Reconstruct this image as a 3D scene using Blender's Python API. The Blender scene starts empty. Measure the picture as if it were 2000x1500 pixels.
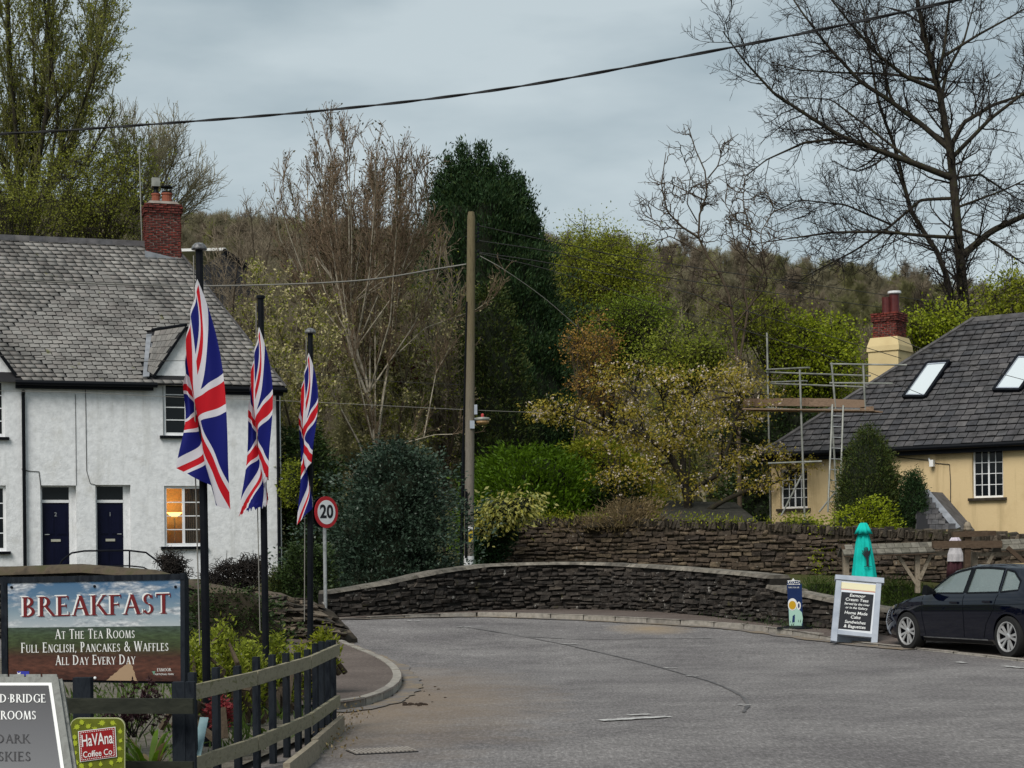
import bpy, bmesh, math, random
import numpy as np
from mathutils import Vector, Matrix
random.seed(5); RNG = np.random.default_rng(11)
SC = bpy.context.scene
COL = SC.collection
# ------------------------------------------------------------------ camera, sky, sun, exposure
F, HOR, ROLL, EYE = 3400.0, 1090.0, 0.011, 1.6      # focal length / horizon row in photo pixels, roll, eye height
cam_d = bpy.data.cameras.new('camera'); cam = bpy.data.objects.new('camera', cam_d); COL.objects.link(cam)
cam_d.sensor_width = 36; cam_d.lens = F / 2000 * 36; cam_d.shift_y = (HOR - 750) / 2000
cam_d.clip_start = .1; cam_d.clip_end = 3000
cam.matrix_world = Matrix.Translation((0, 0, EYE)) @ Matrix.Rotation(math.pi/2, 4, 'X') @ Matrix.Rotation(-ROLL, 4, 'Z')
SC.camera = cam
W = bpy.data.worlds.new('World'); SC.world = W; W.use_nodes = True
nt = W.node_tree; nd = nt.nodes; lk = nt.links
bg = nd['Background']; bg.inputs['Strength'].default_value = .1
SUN_EL, SUN_AZ = 48, 209
sky = nd.new('ShaderNodeTexSky'); sky.sky_type = 'NISHITA'; sky.sun_disc = False
sky.sun_elevation = math.radians(SUN_EL); sky.sun_rotation = math.radians(SUN_AZ)
sky.air_density = 1.0; sky.dust_density = 3.0
tc = nd.new('ShaderNodeTexCoord'); mp = nd.new('ShaderNodeMapping'); mp.inputs['Scale'].default_value = (2.2, 2.2, 7)
cl = nd.new('ShaderNodeTexNoise'); cl.inputs['Scale'].default_value = 2.2; cl.inputs['Detail'].default_value = 5; cl.inputs['Roughness'].default_value = .5
cr = nd.new('ShaderNodeValToRGB'); cr.color_ramp.elements[0].position = .36; cr.color_ramp.elements[1].position = .66
cr.color_ramp.elements[0].color = (1.60, 1.97, 2.11, 1); cr.color_ramp.elements[1].color = (2.62, 2.98, 3.06, 1)
mx = nd.new('ShaderNodeMix'); mx.data_type = 'RGBA'; mx.inputs[0].default_value = .9
lk.new(tc.outputs['Generated'], mp.inputs['Vector']); lk.new(mp.outputs['Vector'], cl.inputs['Vector']); lk.new(cl.outputs['Fac'], cr.inputs['Fac'])
lk.new(sky.outputs['Color'], mx.inputs[6]); lk.new(cr.outputs['Color'], mx.inputs[7]); lk.new(mx.outputs[2], bg.inputs['Color'])
sun_d = bpy.data.lights.new('sun', 'SUN'); sun_d.energy = 1.5; sun_d.angle = math.radians(32); sun_d.color = (1, .96, .9)
sun = bpy.data.objects.new('sun', sun_d); COL.objects.link(sun); sun.location = (-20, -40, 60)
_a, _e = math.radians(SUN_AZ), math.radians(SUN_EL)
SUN_DIR = Vector((math.sin(_a)*math.cos(_e), math.cos(_a)*math.cos(_e), math.sin(_e)))
sun.rotation_euler = SUN_DIR.to_track_quat('Z', 'Y').to_euler()
vs = SC.view_settings; vs.view_transform = 'Standard'; vs.look = 'None'; vs.exposure = 1.08; vs.gamma = 1; vs.use_curve_mapping = False
# ------------------------------------------------------------------ where things stand
cR, sR = math.cos(ROLL), math.sin(ROLL)
def ray(px, py):
    dx, dy = px - 1000, HOR - py
    return Vector(((dx*cR + dy*sR)/F, 1.0, (-dx*sR + dy*cR)/F))
CAM = Vector((0, 0, EYE))
def P(px, py, s): return CAM + ray(px, py) * (F / s)           # s = photo pixels per metre at that distance
def plane_hit(px, py, p0, n):
    d = ray(px, py); return CAM + d * ((Vector(p0) - CAM).dot(n) / d.dot(n))
def ss(a, b, x):
    t = np.clip((x - a) / (b - a), 0, 1); return t*t*(3 - 2*t)
def h_road(x, y): return .30*ss(25, 40, y) + .12*ss(1, -5, x)*ss(27, 36, y)
def h_ter(x, y):
    h = h_road(x, y) - .04 + .85*ss(40, 50, y) - .12*ss(-3, -7, x)*ss(42, 48, y) + 3.2*ss(56, 115, y)
    Hx = 38.5 - .085*x - .12*np.minimum(x, 0) + 4*np.sin(x*.03 + 1)
    return h + Hx*ss(100, 300, y) + .12*np.sin(x*.7)*np.sin(y*.55)*ss(45, 60, y)
def GP(px, py, off=0.0, h=h_road):
    d = ray(px, py); z = 0.0
    for _ in range(40):
        t = (EYE - z - off) / -d.z; z = .5*z + .5*float(h(d.x*t, t))
    return Vector((d.x*t, t, z + off))
# ------------------------------------------------------------------ objects
def setp(o, label=None, cat=None, group=None, kind=None):
    for k, v in (('label', label), ('category', cat), ('group', group), ('kind', kind)):
        if v: o[k] = v
    return o
def link(name, data, parent=None):
    o = bpy.data.objects.new(name, data); COL.objects.link(o)
    if parent is not None: adopt(o, parent)
    return o
def world_of(o):
    return world_of(o.parent) @ o.matrix_parent_inverse @ o.matrix_basis if o.parent else o.matrix_basis.copy()
def adopt(o, parent):
    o.parent = parent; o.matrix_parent_inverse = world_of(parent).inverted()
def thing(name, label, cat, loc=(0, 0, 0), group=None):
    o = bpy.data.objects.new(name, None); COL.objects.link(o); o.location = loc; o.empty_display_size = .2
    return setp(o, label, cat, group)
def mesh_np(name, V, Fa, mats, mi=None, smooth=False, uv=None):
    V = np.asarray(V, np.float32).reshape(-1, 3); Fa = np.asarray(Fa, np.int32); k = Fa.shape[1]; n = len(Fa)
    me = bpy.data.meshes.new(name); me.vertices.add(len(V)); me.vertices.foreach_set('co', V.ravel())
    me.loops.add(n*k); me.loops.foreach_set('vertex_index', Fa.ravel())
    me.polygons.add(n); me.polygons.foreach_set('loop_start', np.arange(0, n*k, k, dtype=np.int32))
    me.polygons.foreach_set('loop_total', np.full(n, k, np.int32))
    for m in (mats if isinstance(mats, (list, tuple)) else [mats]): me.materials.append(m)
    if mi is not None: me.polygons.foreach_set('material_index', np.asarray(mi, np.int32))
    if smooth: me.polygons.foreach_set('use_smooth', np.ones(n, bool))
    if uv is not None:
        l = me.uv_layers.new(name='UVMap'); l.data.foreach_set('uv', np.asarray(uv, np.float32)[Fa.ravel()].ravel())
    me.update(calc_edges=True); return me
class MB:
    def __init__(s): s.v = []; s.f = []; s.m = []; s.uv = None
    def add(s, vs, fs, mi=0):
        b = len(s.v); s.v += [tuple(x) for x in vs]; s.f += [tuple(i + b for i in f) for f in fs]; s.m += [mi]*len(fs)
    def poly(s, vs, mi=0): s.add(vs, [tuple(range(len(vs)))], mi)
    def hexa(s, p, mi=0): s.add(p, [(0,3,2,1),(4,5,6,7),(0,1,5,4),(1,2,6,5),(2,3,7,6),(3,0,4,7)], mi)
    def box(s, c, d, M=None, mi=0):
        x, y, z = d[0]/2, d[1]/2, d[2]/2
        p = [Vector(q) for q in ((-x,-y,-z),(x,-y,-z),(x,y,-z),(-x,y,-z),(-x,-y,z),(x,-y,z),(x,y,z),(-x,y,z))]
        s.hexa([Vector(c) + (M @ q if M is not None else q) for q in p], mi)
    def beam(s, a, b, w, h, up=(0,0,1), mi=0):                   # a bar from a to b, w wide, h high
        a, b = Vector(a), Vector(b); d = (b - a).normalized(); r = d.cross(Vector(up)).normalized(); u = r.cross(d)
        r *= w/2; u *= h/2
        s.hexa([a-r-u, a+r-u, b+r-u, b-r-u, a-r+u, a+r+u, b+r+u, b-r+u], mi)
    def tube(s, pts, rad, n=8, mi=0, cap=True):
        pts = [Vector(p) for p in pts]; K = len(pts)
        if not hasattr(rad, '__len__'): rad = [rad]*K
        ref = None; V = []
        for i, p in enumerate(pts):
            d = (pts[min(i+1, K-1)] - pts[max(i-1, 0)]).normalized()
            if ref is None: ref = d.orthogonal().normalized()
            ref = (ref - d*ref.dot(d)).normalized(); q = d.cross(ref)
            V += [p + (ref*math.cos(2*math.pi*j/n) + q*math.sin(2*math.pi*j/n))*rad[i] for j in range(n)]
        fs = [(i*n+j, i*n+(j+1) % n, (i+1)*n+(j+1) % n, (i+1)*n+j) for i in range(K-1) for j in range(n)]
        if cap: fs += [tuple(range(n))[::-1], tuple((K-1)*n+j for j in range(n))]
        s.add(V, fs, mi)
    def lathe(s, prof, o, n=16, M=None, mi=0, wob=None, cap=True):
        V = []
        for r, z in prof:
            for j in range(n):
                a = 2*math.pi*j/n; rr = r*(wob(a, z) if wob else 1)
                q = Vector((rr*math.cos(a), rr*math.sin(a), z)); V.append(Vector(o) + (M @ q if M is not None else q))
        K = len(prof)
        fs = [(i*n+j, i*n+(j+1) % n, (i+1)*n+(j+1) % n, (i+1)*n+j) for i in range(K-1) for j in range(n)]
        if cap: fs += [tuple(range(n))[::-1], tuple((K-1)*n+j for j in range(n))]
        s.add(V, fs, mi)
    def prism(s, ring, vec, mi=0):
        ring = [Vector(p) for p in ring]; n = len(ring); v = Vector(vec)
        s.add(ring + [p + v for p in ring], [tuple(range(n))[::-1], tuple(range(n, 2*n))] + [(i, (i+1) % n, n+(i+1) % n, n+i) for i in range(n)], mi)
    def grid(s, f, nu, nv, mi=0):                                 # f(u,v) -> point; keeps uv
        b = len(s.v); s.v += [tuple(f(i/nu, j/nv)) for j in range(nv+1) for i in range(nu+1)]
        fs = [(b+j*(nu+1)+i, b+j*(nu+1)+i+1, b+(j+1)*(nu+1)+i+1, b+(j+1)*(nu+1)+i) for j in range(nv) for i in range(nu)]
        s.f += fs; s.m += [mi]*len(fs)
        s.uv = [(i/nu, j/nv) for j in range(nv+1) for i in range(nu+1)]
    def mesh(s, name, mats, smooth=False):
        me = bpy.data.meshes.new(name); me.from_pydata(s.v, [], s.f)
        for m in (mats if isinstance(mats, (list, tuple)) else [mats]): me.materials.append(m)
        me.polygons.foreach_set('material_index', s.m)
        if smooth: me.polygons.foreach_set('use_smooth', [True]*len(s.f))
        if s.uv and len(s.uv) == len(s.v):
            l = me.uv_layers.new(name='UVMap'); idx = [i for f in s.f for i in f]
            l.data.foreach_set('uv', [c for i in idx for c in s.uv[i]])
        me.update(); return me
    def build(s, name, mats, parent=None, smooth=False):
        return link(name, s.mesh(name, mats, smooth), parent)
def smooth_by_angle(o, deg=40):
    me = o.data
    me.polygons.foreach_set('use_smooth', [True]*len(me.polygons))
    me.set_sharp_from_angle(angle=math.radians(deg)); return o
# ------------------------------------------------------------------ materials
class NT:
    def __init__(s, name):
        s.m = bpy.data.materials.new(name); s.m.use_nodes = True; s.t = s.m.node_tree; s.n = s.t.nodes; s.b = s.n['Principled BSDF']
    def new(s, t, **k):
        q = s.n.new(t)
        for a, b in k.items(): setattr(q, a, b)
        return q
    def ln(s, a, b): s.t.links.new(a, b)
    def math(s, op, a, b=0.0, c=0.0, clamp=False):
        q = s.new('ShaderNodeMath', operation=op, use_clamp=clamp)
        for i, v in enumerate((a, b, c)):
            if isinstance(v, (int, float)): q.inputs[i].default_value = v
            else: s.ln(v, q.inputs[i])
        return q.outputs[0]
    def noise(s, scale, detail=4, rough=.55, vec=None, dist=0):
        q = s.new('ShaderNodeTexNoise'); q.inputs['Scale'].default_value = scale; q.inputs['Detail'].default_value = detail
        q.inputs['Roughness'].default_value = rough; q.inputs['Distortion'].default_value = dist
        s.ln(vec if vec is not None else s.pos(), q.inputs['Vector']); return q.outputs['Fac']
    def pos(s):
        if not hasattr(s, '_g'): s._g = s.new('ShaderNodeNewGeometry')
        return s._g.outputs['Position']
    def sep(s, vec):
        q = s.new('ShaderNodeSeparateXYZ'); s.ln(vec, q.inputs[0]); return q.outputs
    def ramp(s, fac, cols, lo=0.0, hi=1.0, interp='LINEAR'):
        q = s.new('ShaderNodeValToRGB'); r = q.color_ramp; r.interpolation = interp; n = len(cols)
        while len(r.elements) < n: r.elements.new(.5)
        for i, c in enumerate(cols):
            r.elements[i].position = lo + (hi - lo)*i/max(1, n-1); r.elements[i].color = (*c[:3], 1)
        s.ln(fac, q.inputs['Fac']); return q.outputs['Color']
    def mix(s, fac, a, b, mode='MIX'):
        q = s.new('ShaderNodeMix', data_type='RGBA', blend_type=mode)
        for i, v in ((0, fac), (6, a), (7, b)):
            if isinstance(v, (int, float)): q.inputs[i].default_value = v
            elif isinstance(v, tuple): q.inputs[i].default_value = (*v[:3], 1)
            else: s.ln(v, q.inputs[i])
        return q.outputs[2]
    def rnd(s):
        s.pos(); oi = s.new('ShaderNodeObjectInfo')
        return s.math('FRACT', s.math('ADD', s._g.outputs['Random Per Island'], oi.outputs['Random']))
    def bump(s, fac, strength, dist=.02):
        q = s.new('ShaderNodeBump'); q.inputs['Strength'].default_value = strength; q.inputs['Distance'].default_value = dist
        s.ln(fac, q.inputs['Height']); s.ln(q.outputs[0], s.b.inputs['Normal'])
    def out(s, col, rough=.8, spec=.3, metal=0.0):
        if isinstance(col, tuple): s.b.inputs['Base Color'].default_value = (*col[:3], 1)
        else: s.ln(col, s.b.inputs['Base Color'])
        if isinstance(rough, (int, float)): s.b.inputs['Roughness'].default_value = rough
        else: s.ln(rough, s.b.inputs['Roughness'])
        s.b.inputs['Specular IOR Level'].default_value = spec; s.b.inputs['Metallic'].default_value = metal
        return s.m
def M_noise(name, cols, scale=3, rough=.8, bump=0, bscale=None, spec=.3, metal=0, lo=.3, hi=.7, dist=.02, detail=5):
    t = NT(name); f = t.noise(scale, detail)
    c = t.ramp(f, cols, lo, hi)
    if bump: t.bump(t.noise(bscale or scale*6, 4), bump, dist)
    return t.out(c, rough, spec, metal)
def M_rand(name, cols, rough=.8, nscale=8, namt=.35, bump=0, bscale=30, spec=.3, dist=.01, patch=None):
    t = NT(name); c = t.ramp(t.rnd(), cols)
    n = t.ramp(t.noise(nscale, 5), [(1-namt,)*3, (1+namt*.6,)*3], .3, .7)
    c = t.mix(1.0, c, n, 'MULTIPLY')
    if patch:                                                       # lichen / moss blotches: (colour, scale, threshold)
        for pc, psc, th in patch:
            f = t.math('MULTIPLY', t.math('SUBTRACT', t.noise(psc, 6, .65), th), 14, clamp=True); c = t.mix(t.math('MULTIPLY', f, .9), c, pc)
    if bump: t.bump(t.noise(bscale, 4), bump, dist)
    return t.out(c, rough, spec)
def M_leaf(name, cols, trans=.36, rough=.55):
    t = NT(name); c = t.ramp(t.rnd(), cols)
    m = t.out(c, rough, .25)
    tr = t.new('ShaderNodeBsdfTranslucent'); t.ln(c, tr.inputs[0]); ms = t.new('ShaderNodeMixShader'); ms.inputs[0].default_value = trans
    o = t.n['Material Output']; t.ln(t.b.outputs[0], ms.inputs[1]); t.ln(tr.outputs[0], ms.inputs[2]); t.ln(ms.outputs[0], o.inputs[0]); return m
def M_flat(name, col, rough=.6, spec=.3, metal=0): return NT(name).out(col, rough, spec, metal)
def M_glass(name, tint=(.008, .010, .012), mixf=.0):
    t = NT(name); t.b.inputs['IOR'].default_value = 1.5
    return t.out(tint, .05, .22)
def M_seeglass(name):
    t = NT(name); t.out((.02, .02, .02), .03, .6)
    tr = t.new('ShaderNodeBsdfTransparent'); ms = t.new('ShaderNodeMixShader'); ms.inputs[0].default_value = .8
    t.ln(t.b.outputs[0], ms.inputs[1]); t.ln(tr.outputs[0], ms.inputs[2]); t.ln(ms.outputs[0], t.n['Material Output'].inputs[0]); return t.m
def M_emit(name, col, st):
    t = NT(name); t.b.inputs['Emission Color'].default_value = (*col, 1); t.b.inputs['Emission Strength'].default_value = st
    return t.out(col, .6)
def M_wood(name, cols, sc=(2, 2, 14), rough=.85, bump=.4):
    t = NT(name); mpn = t.new('ShaderNodeMapping'); mpn.inputs['Scale'].default_value = sc; t.ln(t.pos(), mpn.inputs[0])
    f = t.noise(3, 6, .6, mpn.outputs[0], .6); r = t.math('ADD', f, t.math('MULTIPLY', t.math('SUBTRACT', t.rnd(), .5), .25))
    c = t.ramp(r, cols, .25, .75); t.bump(f, bump, .01); return t.out(c, rough, .1)
m = {}
m['render'] = (lambda t: (t.bump(t.math('ADD', t.noise(14, 6, .6), t.math('MULTIPLY', t.noise(45, 3), .5)), .38, .03),
    t.out(t.mix(t.math('MULTIPLY', t.math('SUBTRACT', t.noise(1.3, 6, .65), .56), 3, clamp=True), t.ramp(t.noise(6, 5), [(.6, .61, .62), (.74, .75, .76)], .3, .6), (.47, .46, .42)), .9, .2))[1])(NT('white_roughcast'))
def streaks(mt, col, amt, sc=(3.5, 3.5, .28)):                       # rain-washed dirt running down a wall
    n = mt.node_tree; b = n.nodes['Principled BSDF']; l = b.inputs['Base Color'].links[0].from_socket; g = n.nodes.new('ShaderNodeNewGeometry'); mpn = n.nodes.new('ShaderNodeMapping'); mpn.inputs['Scale'].default_value = sc
    no = n.nodes.new('ShaderNodeTexNoise'); no.inputs['Scale'].default_value = 1; no.inputs['Detail'].default_value = 6; no.inputs['Roughness'].default_value = .65; n.links.new(g.outputs['Position'], mpn.inputs[0]); n.links.new(mpn.outputs[0], no.inputs['Vector'])
    r = n.nodes.new('ShaderNodeMapRange'); r.inputs['From Min'].default_value = .52; r.inputs['From Max'].default_value = .72; r.inputs['To Max'].default_value = amt; n.links.new(no.outputs['Fac'], r.inputs['Value'])
    mx_ = n.nodes.new('ShaderNodeMix'); mx_.data_type = 'RGBA'; n.links.new(r.outputs[0], mx_.inputs[0]); n.links.new(l, mx_.inputs[6]); mx_.inputs[7].default_value = (*col, 1); n.links.new(mx_.outputs[2], b.inputs['Base Color'])
streaks(m['render'], (.42, .42, .39), .35)
m['cream'] = (lambda t: (t.bump(t.noise(18, 5, .6), .25, .02),
    t.out(t.mix(t.math('MULTIPLY', t.math('SUBTRACT', t.noise(.9, 6, .6), .52), 3, clamp=True), (.60, .46, .26), (.45, .33, .17)), .9, .2))[1])(NT('ochre_render'))
streaks(m['cream'], (.30, .22, .11), .5)
m['slate_grey'] = M_rand('grey_slate', [(.155,.148,.14), (.20,.192,.18), (.235,.225,.21), (.175,.162,.152), (.215,.203,.188)], .8, 1.2, .45, .3, 25, patch=[((.12,.12,.05), 2.2, .66), ((.10,.095,.09), .8, .66)])
m['slate_dark'] = M_rand('dark_slate', [(.045,.045,.05), (.07,.068,.07), (.055,.052,.055), (.09,.085,.085)], .75, 4, .5, .5, 25, patch=[((.2,.19,.17), 9, .70), ((.05,.035,.012), 3, .70)])
m['roof_under'] = M_flat('roof_underlay', (.015, .015, .017), .9)
m['lead'] = M_noise('lead_flashing', [(.13,.14,.155), (.26,.275,.30)], 4, .6, .1, spec=.15)
m['black_gutter'] = M_flat('black_plastic', (.005, .006, .008), .45, .08)
m['black_metal'] = M_noise('black_painted_metal', [(.004,.005,.008), (.009,.010,.013)], 6, .5, spec=.08)
m['white_paint'] = M_noise('white_gloss_paint', [(.66,.67,.68), (.78,.78,.78)], 3, .45)
m['pane'] = M_glass('window_glass')
m['pane_lit'] = M_seeglass('clear_window_glass')
m['navy'] = M_noise('navy_gloss_paint', [(.003,.004,.016), (.005,.006,.022)], 2, .35, spec=.12)
m['brass'] = M_flat('pale_brass', (.55, .52, .42), .35, .5, .6)
m['brick'] = M_rand('red_brick', [(.11,.020,.016), (.17,.032,.022), (.075,.017,.014), (.14,.04,.03)], .85, 12, .4, .4, 40)
m['mortar'] = M_noise('mortar', [(.16,.13,.11), (.28,.25,.22)], 5, .95, .3)
m['terracotta'] = M_noise('terracotta', [(.19,.055,.03), (.27,.085,.05)], 6, .8)
m['maroon_pot'] = M_noise('dark_red_pot', [(.06,.012,.012), (.10,.02,.018)], 6, .5)
m['steel'] = M_noise('dull_steel', [(.25,.26,.26), (.42,.43,.43)], 8, .45, metal=.5)
m['scaffold'] = M_noise('galvanised_tube', [(.16,.17,.15), (.34,.34,.31)], 3, .55, metal=.35)
m['plank'] = M_wood('scaffold_plank', [(.13,.09,.06), (.24,.165,.115), (.18,.125,.085)], (3, 3, 12))
m['asphalt'] = None
m['stone_brown'] = M_rand('brown_rubble_stone', [(.052,.038,.027), (.09,.066,.046), (.036,.028,.023), (.145,.11,.073), (.065,.048,.036)], .9, 9, .5, .9, 22, dist=.03, patch=[((.09,.10,.03), 3.0, .68), ((.30,.28,.24), 8, .635)])
m['stone_dark'] = M_rand('blackened_stone', [(.028,.024,.021), (.052,.043,.036), (.036,.031,.027), (.075,.062,.05)], .9, 9, .5, .9, 22, dist=.03, patch=[((.055,.05,.018), 3, .62), ((.42,.40,.36), 5, .62)])
m['stone_mid'] = M_rand('mossy_stone', [(.06,.048,.036), (.10,.08,.058), (.045,.038,.03), (.14,.11,.08)], .9, 9, .5, .9, 22, dist=.03, patch=[((.10,.11,.03), 3, .6)])
m['joint_dark'] = M_noise('dark_joint', [(.010,.009,.008), (.025,.022,.018)], 6, .95, .6, 20)
m['joint_brown'] = M_noise('brown_joint', [(.025,.019,.013), (.05,.04,.028)], 6, .95, .6, 20)
m['coping'] = M_rand('worn_coping', [(.13,.115,.095), (.19,.17,.14), (.10,.09,.075)], .9, 7, .6, .6, 20, patch=[((.06,.055,.04), 5, .58)])
m['lumpy_cope'] = M_noise('mossy_mortar_cope', [(.038,.030,.021), (.08,.062,.042), (.055,.053,.024)], 4, .95, .9, 14)
m['kerb'] = M_rand('concrete_kerb', [(.22,.20,.175), (.30,.275,.24), (.26,.235,.2)], .9, 10, .35, .3, 40)
m['fence_dark'] = M_wood('dark_stained_wood', [(.006,.008,.012), (.018,.022,.028), (.010,.012,.015)], (6, 6, 2))
m['fence_rail'] = M_wood('weathered_rail', [(.095,.088,.058), (.20,.18,.125), (.25,.225,.16), (.13,.125,.065)], (4, 4, 9))
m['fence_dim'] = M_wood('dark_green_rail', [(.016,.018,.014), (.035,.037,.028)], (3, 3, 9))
m['sleeper'] = M_wood('weathered_edging', [(.19,.16,.12), (.32,.28,.21)], (5, 5, 8))
def M_pole():
    t = NT('telegraph_pole_wood'); mpn = t.new('ShaderNodeMapping'); mpn.inputs['Scale'].default_value = (9, 9, 1.0); t.ln(t.pos(), mpn.inputs[0]); f = t.noise(3, 6, .65, mpn.outputs[0], .6); z = t.sep(t.pos())[2]
    k = t.math('ADD', t.math('MULTIPLY', t.math('SUBTRACT', z, 4.2), .25), t.math('MULTIPLY', t.math('SUBTRACT', f, .5), 1.2), clamp=True)
    c = t.mix(k, t.ramp(f, [(.08,.07,.058), (.185,.165,.14), (.11,.10,.085)], .25, .75), t.ramp(f, [(.06,.048,.03), (.145,.12,.07), (.08,.065,.036)], .25, .75)); t.bump(f, .5, .01); return t.out(c, .85, .1)
m['pole_wood'] = M_pole()
m['pole_moss'] = m['pole_wood']
m['oak'] = M_wood('weathered_oak', [(.10,.08,.055), (.25,.21,.16), (.17,.14,.10)], (5, 5, 5))
m['oak_dark'] = M_wood('dark_oak', [(.045,.03,.02), (.10,.07,.048)], (4, 4, 9))
m['shingle'] = M_rand('oak_shingle', [(.085,.08,.062), (.135,.125,.10), (.17,.158,.13), (.065,.058,.045)], .9, 9, .4, .5, 30)
m['grey_paint'] = M_noise('pale_grey_paint', [(.26,.29,.34), (.36,.39,.44)], 4, .6)
m['cloud_white'] = M_flat('matt_white', (.75,.75,.73), .6)
m['grey_wood'] = M_wood('grey_driftwood', [(.10,.105,.10), (.22,.225,.21), (.16,.16,.15)], (7, 7, 3))
m['cable'] = M_flat('black_cable', (.010, .010, .011), .6)
m['wire'] = M_flat('thin_wire', (.045, .043, .04), .6)
m['wire_pale'] = M_flat('pale_wire', (.20, .19, .17), .6)
m['soil'] = M_noise('dark_soil', [(.03,.022,.015), (.07,.055,.04), (.05,.05,.02)], 5, .95, .8, 25)
m['bark_dark'] = M_noise('dark_bark', [(.014,.011,.008), (.032,.026,.018), (.035,.036,.014)], 5, .95, .8, 25)
m['bark_brown'] = M_noise('brown_bark', [(.05,.036,.024), (.10,.075,.05)], 5, .95, .6, 25)
m['bark_olive'] = M_noise('olive_bark', [(.10,.10,.04), (.19,.18,.08)], 2, .95, .6, 25)
m['bark_pale'] = M_noise('pale_birch_bark', [(.12,.10,.07), (.34,.30,.23), (.42,.375,.30)], 6, .85, .4, 25)
m['twig_red'] = M_noise('red_brown_twig', [(.15,.118,.08), (.25,.205,.145)], .7, .9)
m['twig_brown'] = M_noise('brown_twig', [(.165,.145,.085), (.28,.25,.16)], .7, .9)
m['twig_birch'] = M_noise('birch_twig', [(.12,.085,.053), (.21,.15,.098)], .7, .9)
m['twig_willow'] = M_noise('willow_twig', [(.045,.032,.022), (.085,.062,.042)], 2, .9)
m['twig_black'] = M_noise('black_twig', [(.010,.008,.007), (.025,.019,.015)], 2, .9)
# ------------------------------------------------------------------ growing things
def seg_tubes(p0, p1, r0, r1, n=3):
    d = p1 - p0; d /= np.maximum(np.linalg.norm(d, axis=1, keepdims=True), 1e-9)
    a = np.where(np.abs(d[:, 2:3]) < .9, np.array([[0, 0, 1.]]), np.array([[1., 0, 0]]))
    e1 = np.cross(d, a); e1 /= np.linalg.norm(e1, axis=1, keepdims=True); e2 = np.cross(d, e1)
    N = len(p0); V = np.empty((N, 2*n, 3))
    for j in range(n):
        t = 2*math.pi*j/n; o = e1*math.cos(t) + e2*math.sin(t)
        V[:, j] = p0 + o*r0[:, None]; V[:, n+j] = p1 + o*r1[:, None]
    q = np.array([[j, (j+1) % n, n+(j+1) % n, n+j] for j in range(n)])
    return V.reshape(-1, 3), (q[None] + (np.arange(N)*2*n)[:, None, None]).reshape(-1, 4)
def resample(pl, K):
    pl = np.asarray(pl, float); d = np.r_[0, np.cumsum(np.linalg.norm(np.diff(pl, axis=0), axis=1))]
    t = np.linspace(0, d[-1], K+1); return np.stack([np.interp(t, d, pl[:, i]) for i in range(3)], 1)
def grow(lines, radii, levels, rng, K0=12):
    """lines: polylines of the first order; radii: (r_base, r_tip) each; levels: dicts. Returns per level (points (N,K+1,3), radii (N,K+1))."""
    pts = np.stack([resample(l, K0) for l in lines]); rad = np.stack([np.linspace(a, b, K0+1) for a, b in radii])
    out = [(pts, rad)]
    for L in levels:
        N, K1, _ = pts.shape; ln = np.linalg.norm(np.diff(pts, axis=1), axis=2).sum(1)
        cnt = np.maximum(1, np.round(ln*L['per_m']*rng.uniform(.8, 1.2, N))).astype(int) if 'per_m' in L else np.full(N, L['n'])
        idx = np.repeat(np.arange(N), cnt); n = len(idx)
        t = rng.uniform(L.get('t0', .2), L.get('t1', 1.0), n); ft = t*(K1-1); i0 = np.minimum(ft.astype(int), K1-2); fr = (ft - i0)[:, None]
        a = pts[idx, i0]; b = pts[idx, i0+1]; p = a*(1-fr) + b*fr
        tan = b - a; tan /= np.maximum(np.linalg.norm(tan, axis=1, keepdims=True), 1e-9)
        r = rad[idx, i0]*(1-fr[:, 0]) + rad[idx, i0+1]*fr[:, 0]
        rnd = rng.normal(size=(n, 3)); perp = rnd - tan*(rnd*tan).sum(1, keepdims=True); perp /= np.linalg.norm(perp, axis=1, keepdims=True)
        if 'side' in L: perp[:, 2] = np.abs(perp[:, 2])*L['side'] + perp[:, 2]*(1-L['side'])
        ang = np.radians(rng.uniform(*L['ang'], n))[:, None]; d = tan*np.cos(ang) + perp*np.sin(ang)
        length = rng.uniform(*L['len'], n)*(1 - L.get('fall', .5)*t)
        if L.get('rel'): length *= ln[idx]
        r0 = np.clip(r*L.get('rr', .5), L.get('rmin', .006), L.get('rmax', .2)); k = L.get('seg', 5); up = L.get('up', 0); cu = L.get('curl', .15)
        q = np.empty((n, k+1, 3)); q[:, 0] = p
        bend = rng.normal(size=(n, 3))*L.get('bend', 0)
        for i in range(k):
            d = d + rng.normal(size=(n, 3))*cu + bend + np.array([0, 0, up]); d /= np.linalg.norm(d, axis=1, keepdims=True)
            q[:, i+1] = q[:, i] + d*(length/k)[:, None]
        pts = q; rad = np.linspace(1, L.get('tip', .4), k+1)[None]*r0[:, None]; out.append((pts, rad))
    return out
def tubes_of(levels, sides):
    Vs, Fs, b = [], [], 0
    for (p, r), n in zip(levels, sides):
        V, Fq = seg_tubes(p[:, :-1].reshape(-1, 3), p[:, 1:].reshape(-1, 3), r[:, :-1].ravel(), r[:, 1:].ravel(), n)
        Vs.append(V); Fs.append(Fq + b); b += len(V)
    return np.concatenate(Vs), np.concatenate(Fs)
def leaf_quads(pos, size, rng, aspect=.5, direc=None, dmix=.6):
    n = len(pos); a = rng.normal(size=(n, 3))
    if direc is not None: a = a*(1-dmix) + direc*dmix*1.7
    a /= np.linalg.norm(a, axis=1, keepdims=True)
    c = rng.normal(size=(n, 3)); c = np.cross(a, c); c /= np.linalg.norm(c, axis=1, keepdims=True)
    s = (size*rng.uniform(.6, 1.3, n))[:, None]; a = a*s; c = c*s*aspect
    V = np.stack([pos, pos + a*.45 + c*.5, pos + a, pos + a*.45 - c*.5], 1).reshape(-1, 3)
    return V, np.arange(4*n).reshape(-1, 4)
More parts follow.
